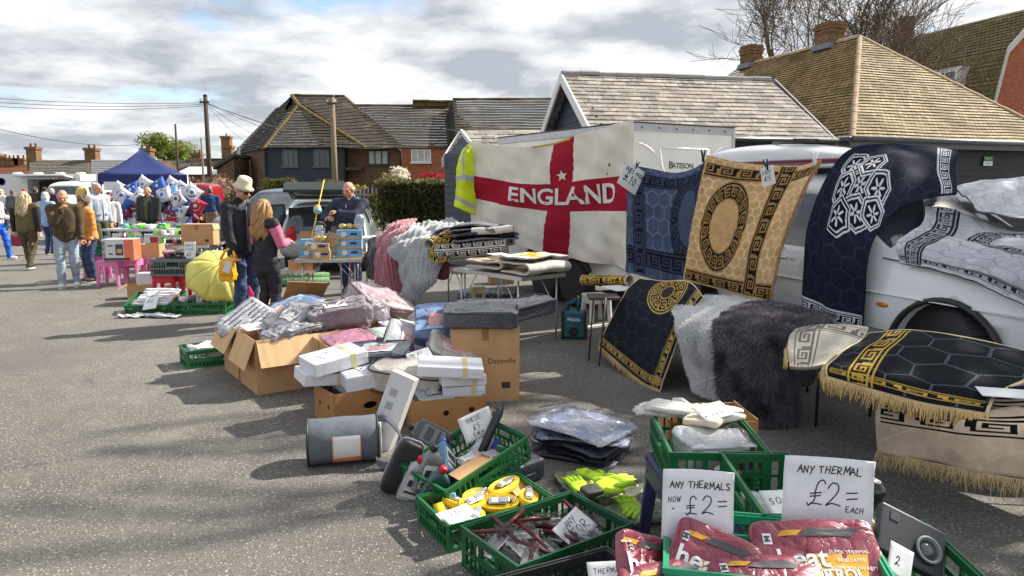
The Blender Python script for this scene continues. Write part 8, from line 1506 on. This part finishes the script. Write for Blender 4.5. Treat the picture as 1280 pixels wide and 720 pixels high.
# ================================================================ BACKGROUND STALLS AND VEHICLES
def simple_car(label,loc,rz,st,paint,arches,r=.31,cat='car',name='parked_car',s=1,arch=.37,group='cars parked at the far side'):
    t = thing(name,label,cat,loc,rz,group); me = car_mesh(st,[(a,.31) for a in arches],arch,'c'); split_glass(me,paint,t,s)
    for x in arches:
        for y in (-1,1): wheel(t,(x * s,y * .70 * s,.31 * s),r * s,.2 * s,(0,y,0),spokes=5)
    mb = MB(); mb.bx(.5,arches[-1] + .3,-.6,.6,.2,.32); mb.build('underbody',BLACKP,t)
    for y in (-1,1): mb = MB(); mb.ball((.12,y * .56,.66),(.10,.16,.09)); mb.build('headlight',M('headlight_glass',(.6,.62,.65),.1),t,True); mb = MB(); mb.ball((st[-1][0] * s - .03,y * .62,.80),(.05,.10,.16)); mb.build('tail_light',M('red_lens',srgb(190,16,28),.2),t,True)
    mb = MB(); mb.box((st[-1][0] * s + .008,0,.62),(.012,.5,.11)); mb.build('number_plate',M('yellow_plate',srgb(224,190,60),.5),t); return t
hatch = [(0,.36,.58,.66,.62,.62,.5),(.08,.26,.66,.74,.76,.76,.64),(.5,.22,.76,.86,.84,.83,.72),(1.0,.22,.82,.93,.85,.84,.74),(1.15,.22,.84,.98,.85,.84,.72,'w'),(1.25,.22,.85,1.03,.85,.84,.70,'w'),(1.85,.22,.88,1.42,.85,.84,.60,''),(1.95,.22,.88,1.45,.85,.84,.595,'s'),(2.35,.22,.89,1.48,.85,.84,.59,'s'),(2.42,.22,.89,1.48,.85,.84,.59,''),(2.5,.22,.89,1.48,.85,.84,.59,'s'),(3.2,.24,.91,1.46,.85,.84,.58,'s'),(3.35,.25,.92,1.44,.84,.83,.57,''),(3.5,.26,.92,1.40,.84,.83,.56,'w'),(3.86,.30,.90,1.0,.82,.80,.62,''),(3.98,.36,.8,.86,.78,.76,.6)]
SILV = M('silver_green_paint',srgb(150,160,160),.3,metal=.4,coat=.6,var=.04); GRYC = M('grey_car_paint',srgb(120,126,134),.3,metal=.4,coat=.6,var=.04); REDV = M('red_van_paint',srgb(150,22,34),.3,coat=.6,var=.05); WHV = M('white_van_paint',(.66,.67,.68),.3,coat=.5,var=.04); HGRN = M('dark_green_trim',srgb(30,42,38),.35,coat=.5)
cp_ = AT(405,295,14.0); ca_ = rad(98); cr = simple_car('silver car with raised tailgate and loaded boot behind the seller',(0,0,0),0,hatch[:-3] + [(3.62,.28,.92,1.36,.84,.83,.55,'w'),(3.8,.30,.62,.70,.82,.8,.78),(3.9,.34,.58,.64,.8,.78,.74)],SILV,[.72,3.18],cat='car',s=1.04); R_ = Matrix.Rotation(ca_ + PI,3,'Z'); cr.rotation_euler = (0,0,ca_ + PI); q_ = R_ @ Vector((4.0,0,0)); cr.location = (cp_.x - q_.x,cp_.y - q_.y,0)  # dark glass tail panel stands in for the shaded opening of the boot
tg = []; hx = 3.55 * 1.04
mb = MB();
for y in (-.58,.58): mb.box((hx + .42,y,1.62),(.95,.09,.06),(0,-.28,0))
mb.box((hx - .0,0,1.50),(.1,1.2,.07),(0,-.28,0)); mb.box((hx + .86,0,1.74),(.12,1.25,.09),(0,-.28,0)); mb.box((hx + 1.02,0,1.70),(.3,1.2,.06),(0,.5,0)); o = mb.build('tailgate',HGRN,cr,bevel=.015); mb = MB(); mb.box((hx + .42,0,1.622),(.80,1.08,.012),(0,-.28,0)); mb.build('tailgate_glass',GLASSW,o)
mb = MB(); mb.bx(hx - .55,hx + .12,-.68,.68,.60,1.30); mb.build('boot_interior',M('dark_boot_lining',(.02,.02,.022),.9),cr)
for i,(y,z,c,m_) in enumerate(((-.3,.75,(.25,.3,.25),CARD),(.2,.72,(.25,.4,.2),EGGB),(-.05,.95,(.2,.3,.2),BLK),(.42,.9,(.2,.2,.3),M('white_label')))): mb = MB(); mb.box((0,0,0),c); o = mb.build('boot_load',m_,cr,bevel=.01,loc=(hx + .2,y,z - .02),rz=.2 * i)
mb = MB(); mb.prism([(2.6,0,.42),(3.3,0,.42),(3.5,0,.8),(3.42,0,1.0),(3.2,0,1.36),(2.7,0,1.38)],(0,.05,0)); do = mb.build('open_door',HGRN,cr,bevel=.02,loc=(.0,0,0)); do.location = (0.25,-.92,0); do.rotation_euler = (0,0,rad(-55)); do.location = Vector((2.55,-.88,0)) - Matrix.Rotation(rad(-50),3,'Z') @ Vector((2.6,0,0)); do.rotation_euler = (0,0,rad(-50)); mb = MB(); mb.prism([(2.75,-.004,.98),(3.3,-.004,.98),(3.14,-.004,1.28),(2.78,-.004,1.30)],(0,.058,0)); mb.build('door_glass',GLASSW,do)
p = AT(325,288,21); simple_car('grey hatchback parked behind the man in the bucket hat',(p.x - .2,19.5,0),rad(75),hatch,GRYC,[.72,3.18],s=1.12)
van = [(0,.4,.7,.9,.8,.8,.7),(.1,.28,.9,1.1,.9,.9,.8),(.5,.25,1.05,1.2,.93,.92,.8),(.75,.25,1.1,1.3,.93,.92,.78,'w'),(1.25,.25,1.15,1.8,.93,.92,.75,''),(1.35,.25,1.15,1.88,.93,.92,.76,'s'),(2.0,.25,1.15,1.95,.93,.92,.8,''),(2.2,.25,1.15,1.96,.93,.92,.82),(4.2,.28,1.15,1.96,.93,.92,.82),(4.6,.3,1.15,1.93,.92,.91,.8),(4.7,.36,1.1,1.8,.9,.9,.76)]
p = AT(248,285,29); simple_car('red van parked beyond the cushion stall',(p.x - 3.9,29.5,0),rad(4),van,REDV,[.85,3.8],r=.33,cat='van',name='parked_van',s=.95,arch=.4)
p = AT(92,258,33); simple_car('white van with angled windscreen beside the food trailer',(p.x + .75,30.5,0),rad(100),van,WHV,[.85,3.8],r=.33,cat='van',name='parked_van',s=1.0,arch=.4)
fy = 36.0; a_,b_ = AT(-40,234,fy),AT(101,234,fy); zt = AT(0,217.5,fy).z; ft_ = thing('food_trailer','white catering trailer with serving hatch and raised awning flap','trailer',((a_.x + b_.x) / 2,fy,0)); fo_ = ft_.location; hx0,hx1 = AT(13,0,fy).x,AT(68,0,fy).x; z0_,z1_ = AT(0,247,fy).z,AT(0,224,fy).z
mb = MB(); mb.bx(a_.x,hx0,fy,fy + 2.2,.45,zt); mb.bx(hx1,b_.x,fy,fy + 2.2,.45,zt); mb.bx(hx0,hx1,fy + .001,fy + 2.2,.45,z0_); mb.bx(hx0,hx1,fy + .001,fy + 2.2,z1_,zt); mb.bx(hx0,hx1,fy + 1.9,fy + 2.199,z0_,z1_); mb.build('body',WHV,ft_,off=fo_)
mb = MB(); mb.bx(hx0,hx1,fy + .9,fy + 1.6,z0_,z1_ - .15); mb.build('back_shelves',M('dark_red_interior',srgb(70,40,36),.7,var=.6,vs=3,col2=srgb(30,24,24)),ft_,off=fo_)
for k in range(7): mb = MB(); mb.box((hx0 + .2 + k * .30,fy + .5,z0_ + .12 + .08 * (k % 2)),(.22,.2,.22)); mb.build('counter_item',(EGGB,CARD,REDV,WLAB)[k % 4],ft_,off=fo_)
mb = MB(); mb.box(((hx0 + hx1) / 2,fy - .4,z1_ + .12),(hx1 - hx0 + .5,.9,.05),(-.12,0,0)); mb.build('awning_flap',WHV,ft_,off=fo_); mb = MB(); mb.bx(hx0,hx1,fy - .25,fy - .002,z0_ - .05,z0_); mb.build('counter',ALU,ft_,off=fo_)
mb = MB(); rt_ = AT(82,223,fy); put_text(mb,'Grill & Co',lambda u,v: (rt_.x + u,fy - .012,rt_.z + v),.16,bold=True) if False else None
for k in range(9): a0 = rt_.x - .35 + k * .085 + (.12 if k > 4 else 0); mb.box((a0,fy - .006,rt_.z + .03 * math.sin(k * 2.1)),(.05,.006,.10 + .05 * math.sin(k * 1.3)),(0,.4 * math.sin(k * 1.7),0))
mb.build('red_script',REDV,ft_,off=fo_); mb = MB(); c_ = AT(2,227,fy); Rl = Matrix.Rotation(PI / 2,3,'X'); mb.lathe([(.16,0),(.16,.006),(.2,.006),(.2,0)],20,(c_.x,fy - .001,c_.z),R=Rl); mb.build('blue_emblem',M('emblem_blue',srgb(60,110,180),.5),ft_,off=fo_)
for x in (a_.x + 1.5,b_.x - 1.2): wheel(ft_,(x - fo_.x,-.02,.34),.33,.2,(0,-1,0))
for k,px in enumerate((12,38,66,92)): mb = MB(); c_ = AT(px,216,fy); mb.box((c_.x,fy + .6,zt + .05),(.3,.5,.1),top=.6); mb.build('roof_vent',WHV,ft_,off=fo_)
p = AT(102,240,24); t = thing('hanging_yellow_bag','yellow bag hanging on a white stand beside the gazebo','bag',(p.x,24,AT(0,250,24).z)); V,q = superbox((.34,.25,.45),.5,20,14,.02,9,2); V[:,2] += .2; npmesh('bag_body',V,q,M('pale_yellow_plastic',srgb(222,190,90),.5),t); mb = MB(); mb.tube([(.3,.1,.62),(.3,.1,-1.3)],.03,8); mb.tube([(-.1,.1,.6),(.45,.1,.6)],.02,8); mb.build('stand',WHITEP,t,True)
GZ = M('navy_canopy',srgb(38,52,112),.6,var=.12,vs=3,bump=.15,bs=3,dist=.05,trn=.15); g1 = Vector((.89,.455,0)).normalized(); g2 = Vector((-.455,.89,0)).normalized(); gw = 2.5; GL = AT(122,234,22); GL.z = 0; ze = AT(0,218,22.5).z; zv = AT(0,230.5,22.5).z; gz = thing('gazebo','navy blue pop up gazebo with peaked roof over the cushion stall','gazebo',tuple(GL + (g1 + g2) * gw / 2)); go_ = gz.location; up3 = Vector((0,0,1)); ap = GL + (g1 + g2) * gw / 2 + up3 * AT(0,186,23.7).z; cs = [GL + up3 * ze,GL + g1 * gw + up3 * ze,GL + (g1 + g2) * gw + up3 * ze,GL + g2 * gw + up3 * ze]
for i in range(4):
    a,b = cs[i],cs[(i + 1) % 4]; rows = []
    for f in np.linspace(0,1,7): rows.append([a.lerp(b,u).lerp(ap,f) - Vector((0,0,.14 * math.sin(PI * f) * (1 - .3 * abs(2 * u - 1)))) for u in np.linspace(0,1,7)])
    m_ = MB(); m_.add([p for r in rows for p in r],[(j * 7 + k,j * 7 + k + 1,(j + 1) * 7 + k + 1,(j + 1) * 7 + k) for j in range(6) for k in range(6)]); o = m_.build('canopy_panel',GZ,gz,True,off=go_); s = o.modifiers.new('s','SOLIDIFY'); s.thickness = .01
    m_ = MB(); n_ = (b - a).normalized().cross(Vector((0,0,1))) * .01; m_.add([a + n_,b + n_,b + n_ + Vector((0,0,zv - ze)),a + n_ + Vector((0,0,zv - ze))],[(0,1,2,3)]); o = m_.build('valance',GZ,gz,off=go_); s = o.modifiers.new('s','SOLIDIFY'); s.thickness = .008
    m_ = MB(); m_.tube([a,Vector((a.x,a.y,0))],.025,8); m_.build('leg',ALU,gz,True,off=go_)
m_ = MB(); c_ = GL + g1 * .35 - g2 * .03 + up3 * (zv - .05); m_.box(c_,(.36,.006,.26),rad(27)); m_.build('notice',PAPER,gz,off=go_); sd = MB(); sd.add([cs[0] - g1 * .02,cs[3] - g1 * .02,cs[3] - up3 * .9,cs[0] + g2 * .6 - up3 * .9,cs[0] - g1 * .02 - up3 * .6],[(0,1,2,3,4)]); o = sd.build('side_curtain',GZ,gz,off=go_)
CU = {'white': srgb(206,206,212),'navy': srgb(40,54,100),'royal': srgb(44,84,170),'red': srgb(176,26,44),'claret': srgb(110,26,60),'sky': srgb(120,166,214)}
cush = [(153,245,'white','royal'),(165,238,'royal','white'),(180,231,'white','navy'),(176,247,'white','claret'),(199,233,'royal','white'),(215,232,'white','royal'),(228,238,'white','navy'),(240,241,'white','royal'),(191,245,'navy','royal'),(182,258,'white','red'),(168,256,'red','white'),(172,267,'red','white'),(197,255,'navy','white'),(205,268,'claret','white'),(210,244,'royal','white'),(222,249,'white','claret'),(232,253,'royal','white'),(215,258,'royal','white'),(224,264,'white','royal'),(213,271,'claret','white'),(240,258,'sky','white'),(222,277,'white','royal'),(210,282,'royal','white'),(190,270,'claret','sky'),(157,252,'royal','sky'),(207,246,'navy','white'),(150,238,'white','sky'),(186,282,'sky','white'),(232,284,'royal','white')] + [(random.randint(152,246),random.randint(236,286),*random.choice((('white','royal'),('royal','white'),('navy','white'),('red','white'),('sky','white'),('white','red'),('claret','sky')))) for _ in range(22)]
cen = {}
def pillow(a,T,seed,n=16):                             # sewn cushion: pointed corners, pulled-in sides
    g = np.linspace(-1,1,n + 1); X,Y = np.meshgrid(g,g); px = X * (1 - .10 * (1 - Y ** 2) * np.abs(X) ** 3) * a / 2; py = Y * (1 - .10 * (1 - X ** 2) * np.abs(Y) ** 3) * a / 2; z = T / 2 * ((1 - X ** 4) * (1 - Y ** 4)) ** .55 + .002
    P = np.stack([px,py,z],-1); P[...,2] += .006 * fnoise(P,14,seed) * (z > .02); B = P.copy(); B[...,2] = -z; idx = np.arange((n + 1) ** 2).reshape(n + 1,n + 1); q = np.stack([idx[:-1,:-1],idx[:-1,1:],idx[1:,1:],idx[1:,:-1]],-1).reshape(-1,4); m = (n + 1) ** 2
    ring = np.concatenate([idx[0,:],idx[1:,-1],idx[-1,-2::-1],idx[-2:0:-1,0]]); r2 = np.roll(ring,-1); return np.concatenate([P.reshape(-1,3),B.reshape(-1,3)]),np.concatenate([q,q[:,::-1] + m,np.stack([r2,ring,ring + m,r2 + m],-1)])
for i,(px,py,a,b) in enumerate(cush):
    Y = 20.3 + .14 * (i % 3) + .3 * (py < 240); p = AT(px,py,Y); rz_ = random.uniform(-.3,.3); roll_ = random.choice((-.5,.55,.4,-.35)) + random.uniform(-.15,.15)
    key_ = (a,b); cen[key_] = cen.get(key_,0) + 1
    t = thing('printed_cushion',('%s cushion with %s emblem hung on the cushion stall' % (a,b)),'cushion',p,rot=(rad(90) - .25,roll_,rz_),group='printed cushions on the stall'); V,q = pillow(.46,.18,i); npmesh('cover',V,q,M('cushion_' + a,CU[a],.7,var=.08,vs=9,coat=.2),t); mb = MB(); n = 24
    sh_ = i % 3
    for j,(r0,m_) in enumerate(((.15,b),(.115,a),(.06,b))): mb = MB(); mb.lathe([(r0,.03),(r0,(.084,.091,.096)[j]),(r0 * .5,.094 + .003 * j),(.002,.096 + .003 * j)],4 if sh_ == 2 and j == 2 else 20,(0,0,0)); mb.build('emblem_ring',M('cushion_' + m_,CU[m_],.7,var=.08,vs=9,coat=.2),t,True)
rk = thing('display_rack','wire rack carrying the printed cushions','rack',(AT(195,234,20.9).x,20.95,0)); mb = MB(); x0_,x1_ = AT(150,234,20.9).x - rk.location.x,AT(243,234,20.9).x - rk.location.x
for z in (.5,.9,1.3,1.7): mb.tube([(x0_,0,z),(x1_,0,z)],.012,6)
mb.build('rail',STEEL,rk,True)
for x in (x0_,0,x1_): mb = MB(); mb.tube([(x,.02,0),(x,.02,1.8)],.015,6); mb.build('upright',STEEL,rk,True)
t1_ = AT(178,300,15.8); table('folding table covered in lime green goods before the cushions',(t1_.x,15.9,0),rad(-4),1.5,.7,.80); t2_ = AT(214,300,15); table('folding table with mixed small goods beside the lime green ones',(t2_.x + .1,14.9,0),rad(-4),.9,.6,.74); t3_ = AT(232,305,13.6); table('low brown table with cartons beside the small goods',(t3_.x,13.7,0),rad(2),.95,.6,.62,top=M('brown_table_top',srgb(120,92,66),.6))
LIM = M('lime_plastic',srgb(120,220,50),.4,var=.25,vs=10,coat=.5); r_ = random.Random(12)
mats_ = [LIM,LIM,LIM,M('white_label'),GREENP,EGGB,LIM,M('white_label')]
for i in range(22):
    x,y = t1_.x + r_.uniform(-.68,.68),15.9 + r_.uniform(-.28,.28); nm = i % 3; sz = (r_.uniform(.12,.26),r_.uniform(.10,.18),r_.uniform(.05,.12)); V,q = superbox(sz,.35,18,10,.012,14,i); V[:,2] += sz[2] / 2; o = npmesh('wrapped_toy',V,q,mats_[i % 8],None,True,loc=(x,y,.801)); o.rotation_euler = (0,r_.uniform(-.1,.1),r_.uniform(0,3)); tag(o,('lime green' if mats_[i % 8] is LIM else 'pale' if i % 8 in (3,7) else 'green' if i % 8 == 4 else 'blue') + ' wrapped toy on the lime goods table','toy','wrapped toys on the lime goods table')
for i in range(16):
    x,y = t2_.x + .1 + r_.uniform(-.4,.4),14.9 + r_.uniform(-.25,.25); mm = (M('white_label'),EGGB,M('orange_print'),LIM,BLKCAP)[i % 5]; mb = MB(); mb.box((0,0,.04),(r_.uniform(.06,.16),r_.uniform(.06,.12),.08),top=.8); o = mb.build('small_packet',mm,None,bevel=.01,loc=(x,y,.741),rz=r_.uniform(0,3)); tag(o,('white','blue','orange','lime','black')[i % 5] + ' packet on the mixed goods table','packet','packets on the mixed goods table')
for i in range(8): mb = MB(); x = t1_.x - .6 + i * .17; mb.box((0,0,.12),(.13,.02,.24),(0,.1 * (i % 3),0)); tag(mb.build('hanging_packet',(EGGB,M('white_label'),RST,LIM)[i % 4],None,bevel=.004,loc=(x,15.5,.42 + .05 * (i % 2))),('blue','white','red','lime')[i % 4] + ' packet hanging from the lime goods table edge','packet','packets hanging below the lime goods table')
cardbox('closed brown carton on the low brown table',(t3_.x + .25,13.7,.622),rad(4),.58,.36,.38,flaps={'+x': (.1,rad(-80))}); mb = MB(); mb.box((0,0,0),(.57,.35,.01)); tag(mb.build('carton_lid',CARD,None,loc=(t3_.x + .25,13.7,1.008),rz=rad(4)),'closed lid panel of the brown carton on the low table','lid')
for i in range(5): V,q = superbox((.16,.12,.10),.5,16,10,.02,14,i); V[:,2] += .05; o = npmesh('soft_toy',V,q,BLK if i % 2 == 0 else PINKS,None,True,loc=(t3_.x - .32 + .11 * i,13.62 + .05 * (i % 2),.622)); tag(o,('black' if i % 2 == 0 else 'pink') + ' soft bundle beside the brown carton','bundle','soft bundles on the low brown table')
crate('black crate on top of the closed brown carton',(t3_.x + .1,14.4,.62),.1,.55,.36,.2,BLKC); table('small table behind the brown carton',(t3_.x + .1,14.4,0),.1,.6,.4,.615,bar=False)
RP_ = M('red_pack_plastic',srgb(180,30,60),.4); p = G(172,331); pack('red pack standing under the lime goods table',(p.x,15.4,0),(0,0,.2),(.45,.2,.5),RP_,seed=120,name='red_pack')
def pst(px,py,rz,lab,m_=PST,h=.45,w=.36): p = G(px,py); return stool(lab,(p.x,p.y,0),rz,m_,h,w)
pst(141,357,.1,'pink plastic stool under the fryer carton on the man’s side' if False else 'pink plastic stool under the print side of the fryer carton'); pst(166,355,.05,'pink plastic stool under the orange side of the fryer carton'); pst(123,349,.2,'pink plastic stool under the green crate beside the orange jacket')
p = G(123,349); crate('green crate on the pink stool beside the orange jacket',(p.x,p.y,.451),.1,.5,.36,.16)
p = G(155,357); fr_ = thing('fryer_carton','printed air fryer carton with white front and orange side','box',(p.x + .02,p.y - .02,.452),rad(10)); mb = MB(); mb.box((0,0,.185),(.50,.36,.37)); mb.build('carton',M('white_carton',(.64,.63,.66),.4,var=.04),fr_,bevel=.004); mb = MB(); mb.box((.2525,0,.185),(.004,.352,.362)); mb.build('orange_side',M('coral_print',srgb(226,116,84),.4),fr_); mb = MB(); mb.box((.17,-.1825,.185),(.15,.003,.362)); mb.build('orange_panel',M('coral_print'),fr_)
mb = MB(); mb.box((.02,-.1825,.19),(.12,.003,.19)); mb.box((-.03,-.1825,.03),(.42,.003,.045)); mb.build('fryer_picture',BLKPR,fr_); mb = MB(); mb.box((.02,-.185,.17),(.08,.003,.07)); mb.build('basket_picture',M('brass',(.6,.42,.16),.3),fr_); mb = MB(); put_text(mb,'AIR FRYER',lambda u,v: (-.22 - v,-.1835,.20 + u),.062,bold=True); mb.build('lettering',M('purple_grey_print',srgb(90,80,110),.4),fr_)
for zz,ww in ((.26,.08),(.12,.06)): MB().box((-.12,-.1825,zz),(ww,.002,.025)).build('printed_bar',MATS['purple_grey_print'],fr_)
p = G(193,352); cardbox('brown open carton beside the fryer carton',(p.x,p.y,.45),.1,.34,.28,.24,flaps={'+y': (.12,rad(-20))}); stool('pink plastic stool under the brown open carton',(p.x,p.y,0),.1,PST,.448,.32)
p = G(178,372); cardbox('low open carton on the ground by the pink stools',(p.x,p.y,0),.5,.4,.3,.22,flaps={'-x': (.14,rad(-30))}); mb = MB(); mb.box((0,0,.09),(.26,.2,.18)); tag(mb.build('white_carton',M('white_carton'),None,bevel=.004,loc=(p.x + .05,p.y + .1,.20),rz=.1),'plain white carton standing in the low open carton','box')
p = G(222,376); stool('red plastic stool under the socks end of the grey crate',(p.x - .13,p.y,0),.05,RST,.40,.34); stool('red plastic stool under the card end of the grey crate',(p.x + .27,p.y + .05,0),.05,RST,.40,.34)
crate('grey crate of black socks on red stools',(p.x + .05,p.y,.401),.03,.66,.42,.25,GREYC)
r_ = random.Random(5)
for i in range(26): V,q = superbox((r_.uniform(.10,.15),.09,.07),.55,14,9,.012,16,i); V[:,2] += .035; o = npmesh('sock_pair',V,q,M('black_sock',(.02,.02,.024),.8) if i % 4 else M('pink_sock',srgb(196,120,150),.8),None,True,loc=(p.x + .05 + r_.uniform(-.26,.22),p.y + r_.uniform(-.15,.15),.60 + .05 * r_.random() + .04 * (i > 14))); o.rotation_euler = (r_.uniform(-.3,.3),r_.uniform(-.3,.3),r_.uniform(0,3)); tag(o,('balled black socks' if i % 4 else 'balled pink socks') + ' heaped in the grey crate','socks','balled socks in the grey crate')
for i in range(6): V,q = superbox((.5,.36,.08),.3,14,9,.01,10,i);
mb = MB(); mb.bx(-.30,.30,-.18,.18,.02,.2); o = tag(mb.build('sock_filling',M('black_sock'),None,loc=(p.x + .05,p.y,.41),rz=.03),'dense black sock filling in the bottom of the grey crate','socks')
card('handwritten card standing in the grey crate of socks',(p.x + .28,p.y - .1,.77),(rad(-8),0,0),.17,.26,(('SOCKS',-.07,.06,.03,.004),('3 PAIR',-.07,.0,.028,.004),('£5',-.05,-.08,.05,.005)))
um = thing('yellow_umbrella','open yellow umbrella lying on its side behind the green crates','umbrella',G(262,392)); udir = Vector((.35,-.65,.67)).normalized(); cu = AT(275,330,9.7) - udir * .30; um.location = (cu.x,cu.y,0); ax = -udir; Ru = Vector((0,0,1)).rotation_difference(-ax).to_matrix(); UM = M('yellow_umbrella_cloth',srgb(242,236,140),.6,var=.06,trn=.4); n = 8
for i in range(n):
    V = [];
    for f in np.linspace(0,1,7):
        for u in np.linspace(0,1,5): a = 2 * PI * (i + u) / n; rr2 = .45 * math.sin(f * 1.25) / math.sin(1.25) * (1 - .07 * math.sin(PI * u) * f); V.append(Ru @ Vector((rr2 * math.cos(a),rr2 * math.sin(a),.30 * math.cos(f * 1.5))) + cu)
    m_ = MB(); m_.add(V,[(j * 5 + k,j * 5 + k + 1,(j + 1) * 5 + k + 1,(j + 1) * 5 + k) for j in range(6) for k in range(4)]); o = m_.build('canopy_panel',UM,um,True,off=um.location); s = o.modifiers.new('s','SOLIDIFY'); s.thickness = .003
    m_ = MB(); a = 2 * PI * i / n; m_.tube([Ru @ Vector((.45 * math.sin(f * 1.25) / math.sin(1.25) * math.cos(a),.45 * math.sin(f * 1.25) / math.sin(1.25) * math.sin(a),.30 * math.cos(f * 1.5) - .006)) + cu for f in np.linspace(0,1,6)],.004,5); m_.build('rib',ALU,um,True,off=um.location)
m_ = MB(); m_.tube([cu + Ru @ Vector((0,0,.36)),cu + Ru @ Vector((0,0,-.40))],.008,6); m_.build('shaft',ALU,um,True,off=um.location)
p = G(186,393); crate('tilted green crate of folded white cloths on the ground',(p.x,p.y + .25,.03),0,.66,.46,.16,rot=(rad(16),0,rad(4)))
for i in range(6): V,q = superbox((.52,.09,.06),.4,30,10,.012,11,i); o = npmesh('rolled_cloth',V,q,M('white_towel',srgb(204,202,206),.85,bump=.3,bs=30),None,True,loc=(p.x,p.y + .06 + .075 * i,.135 + .026 * i)); o.rotation_euler = (0,0,.05 * math.sin(i)); tag(o,('frontmost','second from the front','third from the front','third from the back','second from the back','rearmost')[i] + ' white rolled cloth in the tilted green crate','cloth','white rolled cloths in the tilted green crate')
card('white card lying on the rolled cloths',(p.x + .03,p.y + .04,.19),(rad(-52),rad(-8),.1),.18,.34,(('TOWELS',-.075,.06,.03,.004),('£2',-.05,-.05,.06,.005)))
for i in range(3): V,q = superbox((.40,.16,.05),.4,40,14,.022,13,20 + i); V[:,2] += .03; p2 = G(165 + 22 * i,397 - (i % 2)); o = npmesh('flat_cloth',V,q,M('white_towel'),None,True,loc=(p2.x,p2.y,.0)); o.rotation_euler = (0,0,(.1,-.05,-.15)[i]); tag(o,('loose white cloth on the asphalt at the card end of the crate','loose white cloth on the asphalt in front of the tilted crate','loose white cloth on the asphalt next to the bottles crate')[i],'cloth')
p = G(249,393); crate('green crate of bottles and tins before the yellow umbrella',(p.x,p.y + .2,0),rad(4),.68,.42,.15); crate('green crate half hidden behind the bottles crate',(p.x - .1,p.y + .75,0),rad(2),.60,.40,.15)
pack('cream cloth pad in the half hidden green crate',(p.x - .1,p.y + .75,.03),(0,0,0),(.5,.3,.13),M('white_towel'),seed=140,name='folded_cloths',cat='cloths')
for i,(x,c_,lab) in enumerate(((-.26,(.03,.03,.035),'black bottle with pale label lying in the bottles crate'),(-.14,srgb(200,170,190),'lilac bottle lying in the bottles crate'),(-.02,(.04,.04,.045),'black rubber bundle in the bottles crate'),(.10,srgb(210,110,150),'pink bottle lying in the bottles crate'),(.18,(.05,.05,.05),'dark tin lying in the bottles crate'),(.28,srgb(30,80,190),'bright blue bottle lying in the bottles crate'))):
    t = thing('lying_bottle',lab,'bottle',(p.x + x,p.y + .2,.14 + .02 * (i % 2)),rz=.4 * math.sin(i * 2)); R_ = Matrix.Rotation(PI / 2,3,'Y'); mb = MB(); mb.lathe([(.02,-.12),(.042,-.115),(.044,.06),(.02,.09)],14,(0,0,.03),R=R_); mb.build('body',M('bottle_%d' % i,c_,.4),t,True); mb = MB(); mb.lathe([(.021,.088),(.021,.125),(.015,.128)],12,(0,0,.03),R=R_); mb.build('cap',(BLKCAP,WLAB)[i % 2],t,True); mb = MB(); mb.lathe([(.0446,-.08),(.0452,-.04),(.0446,.02)],14,(0,0,.03),R=R_); mb.build('label',(WLAB,GLAB)[i % 2],t,True)
for i,(px,Y_) in enumerate(((255,9.75),(274,9.8))): card(('handwritten card standing behind the black bottles' if i == 0 else 'handwritten card standing beside the bright blue bottle'),AT(px,368,Y_),(rad(-8),rad((3,-2)[i]),.05),.20,.24,(('PACK OF',-.08,.06,.028,.003),('20',-.05,.0,.04,.004),('£1 EACH',-.085,-.07,.03,.003)),mat=M('grey_card',(.5,.5,.48),.8))
stool('pink plastic stool behind the yellow umbrella',(-3.75,10.6,0),.2,PST,.42,.34); mb = MB(); t = thing('pink_pennant','hot pink plastic flag strip beside the girl','pennant',(-3.15,8.4,0)); mb.prism([(0,0,0),(.06,0,0),(.10,0,.45),(.05,0,.55)],(0,.02,0)); mb.build('strip',M('hot_pink',srgb(226,40,110),.5),t)
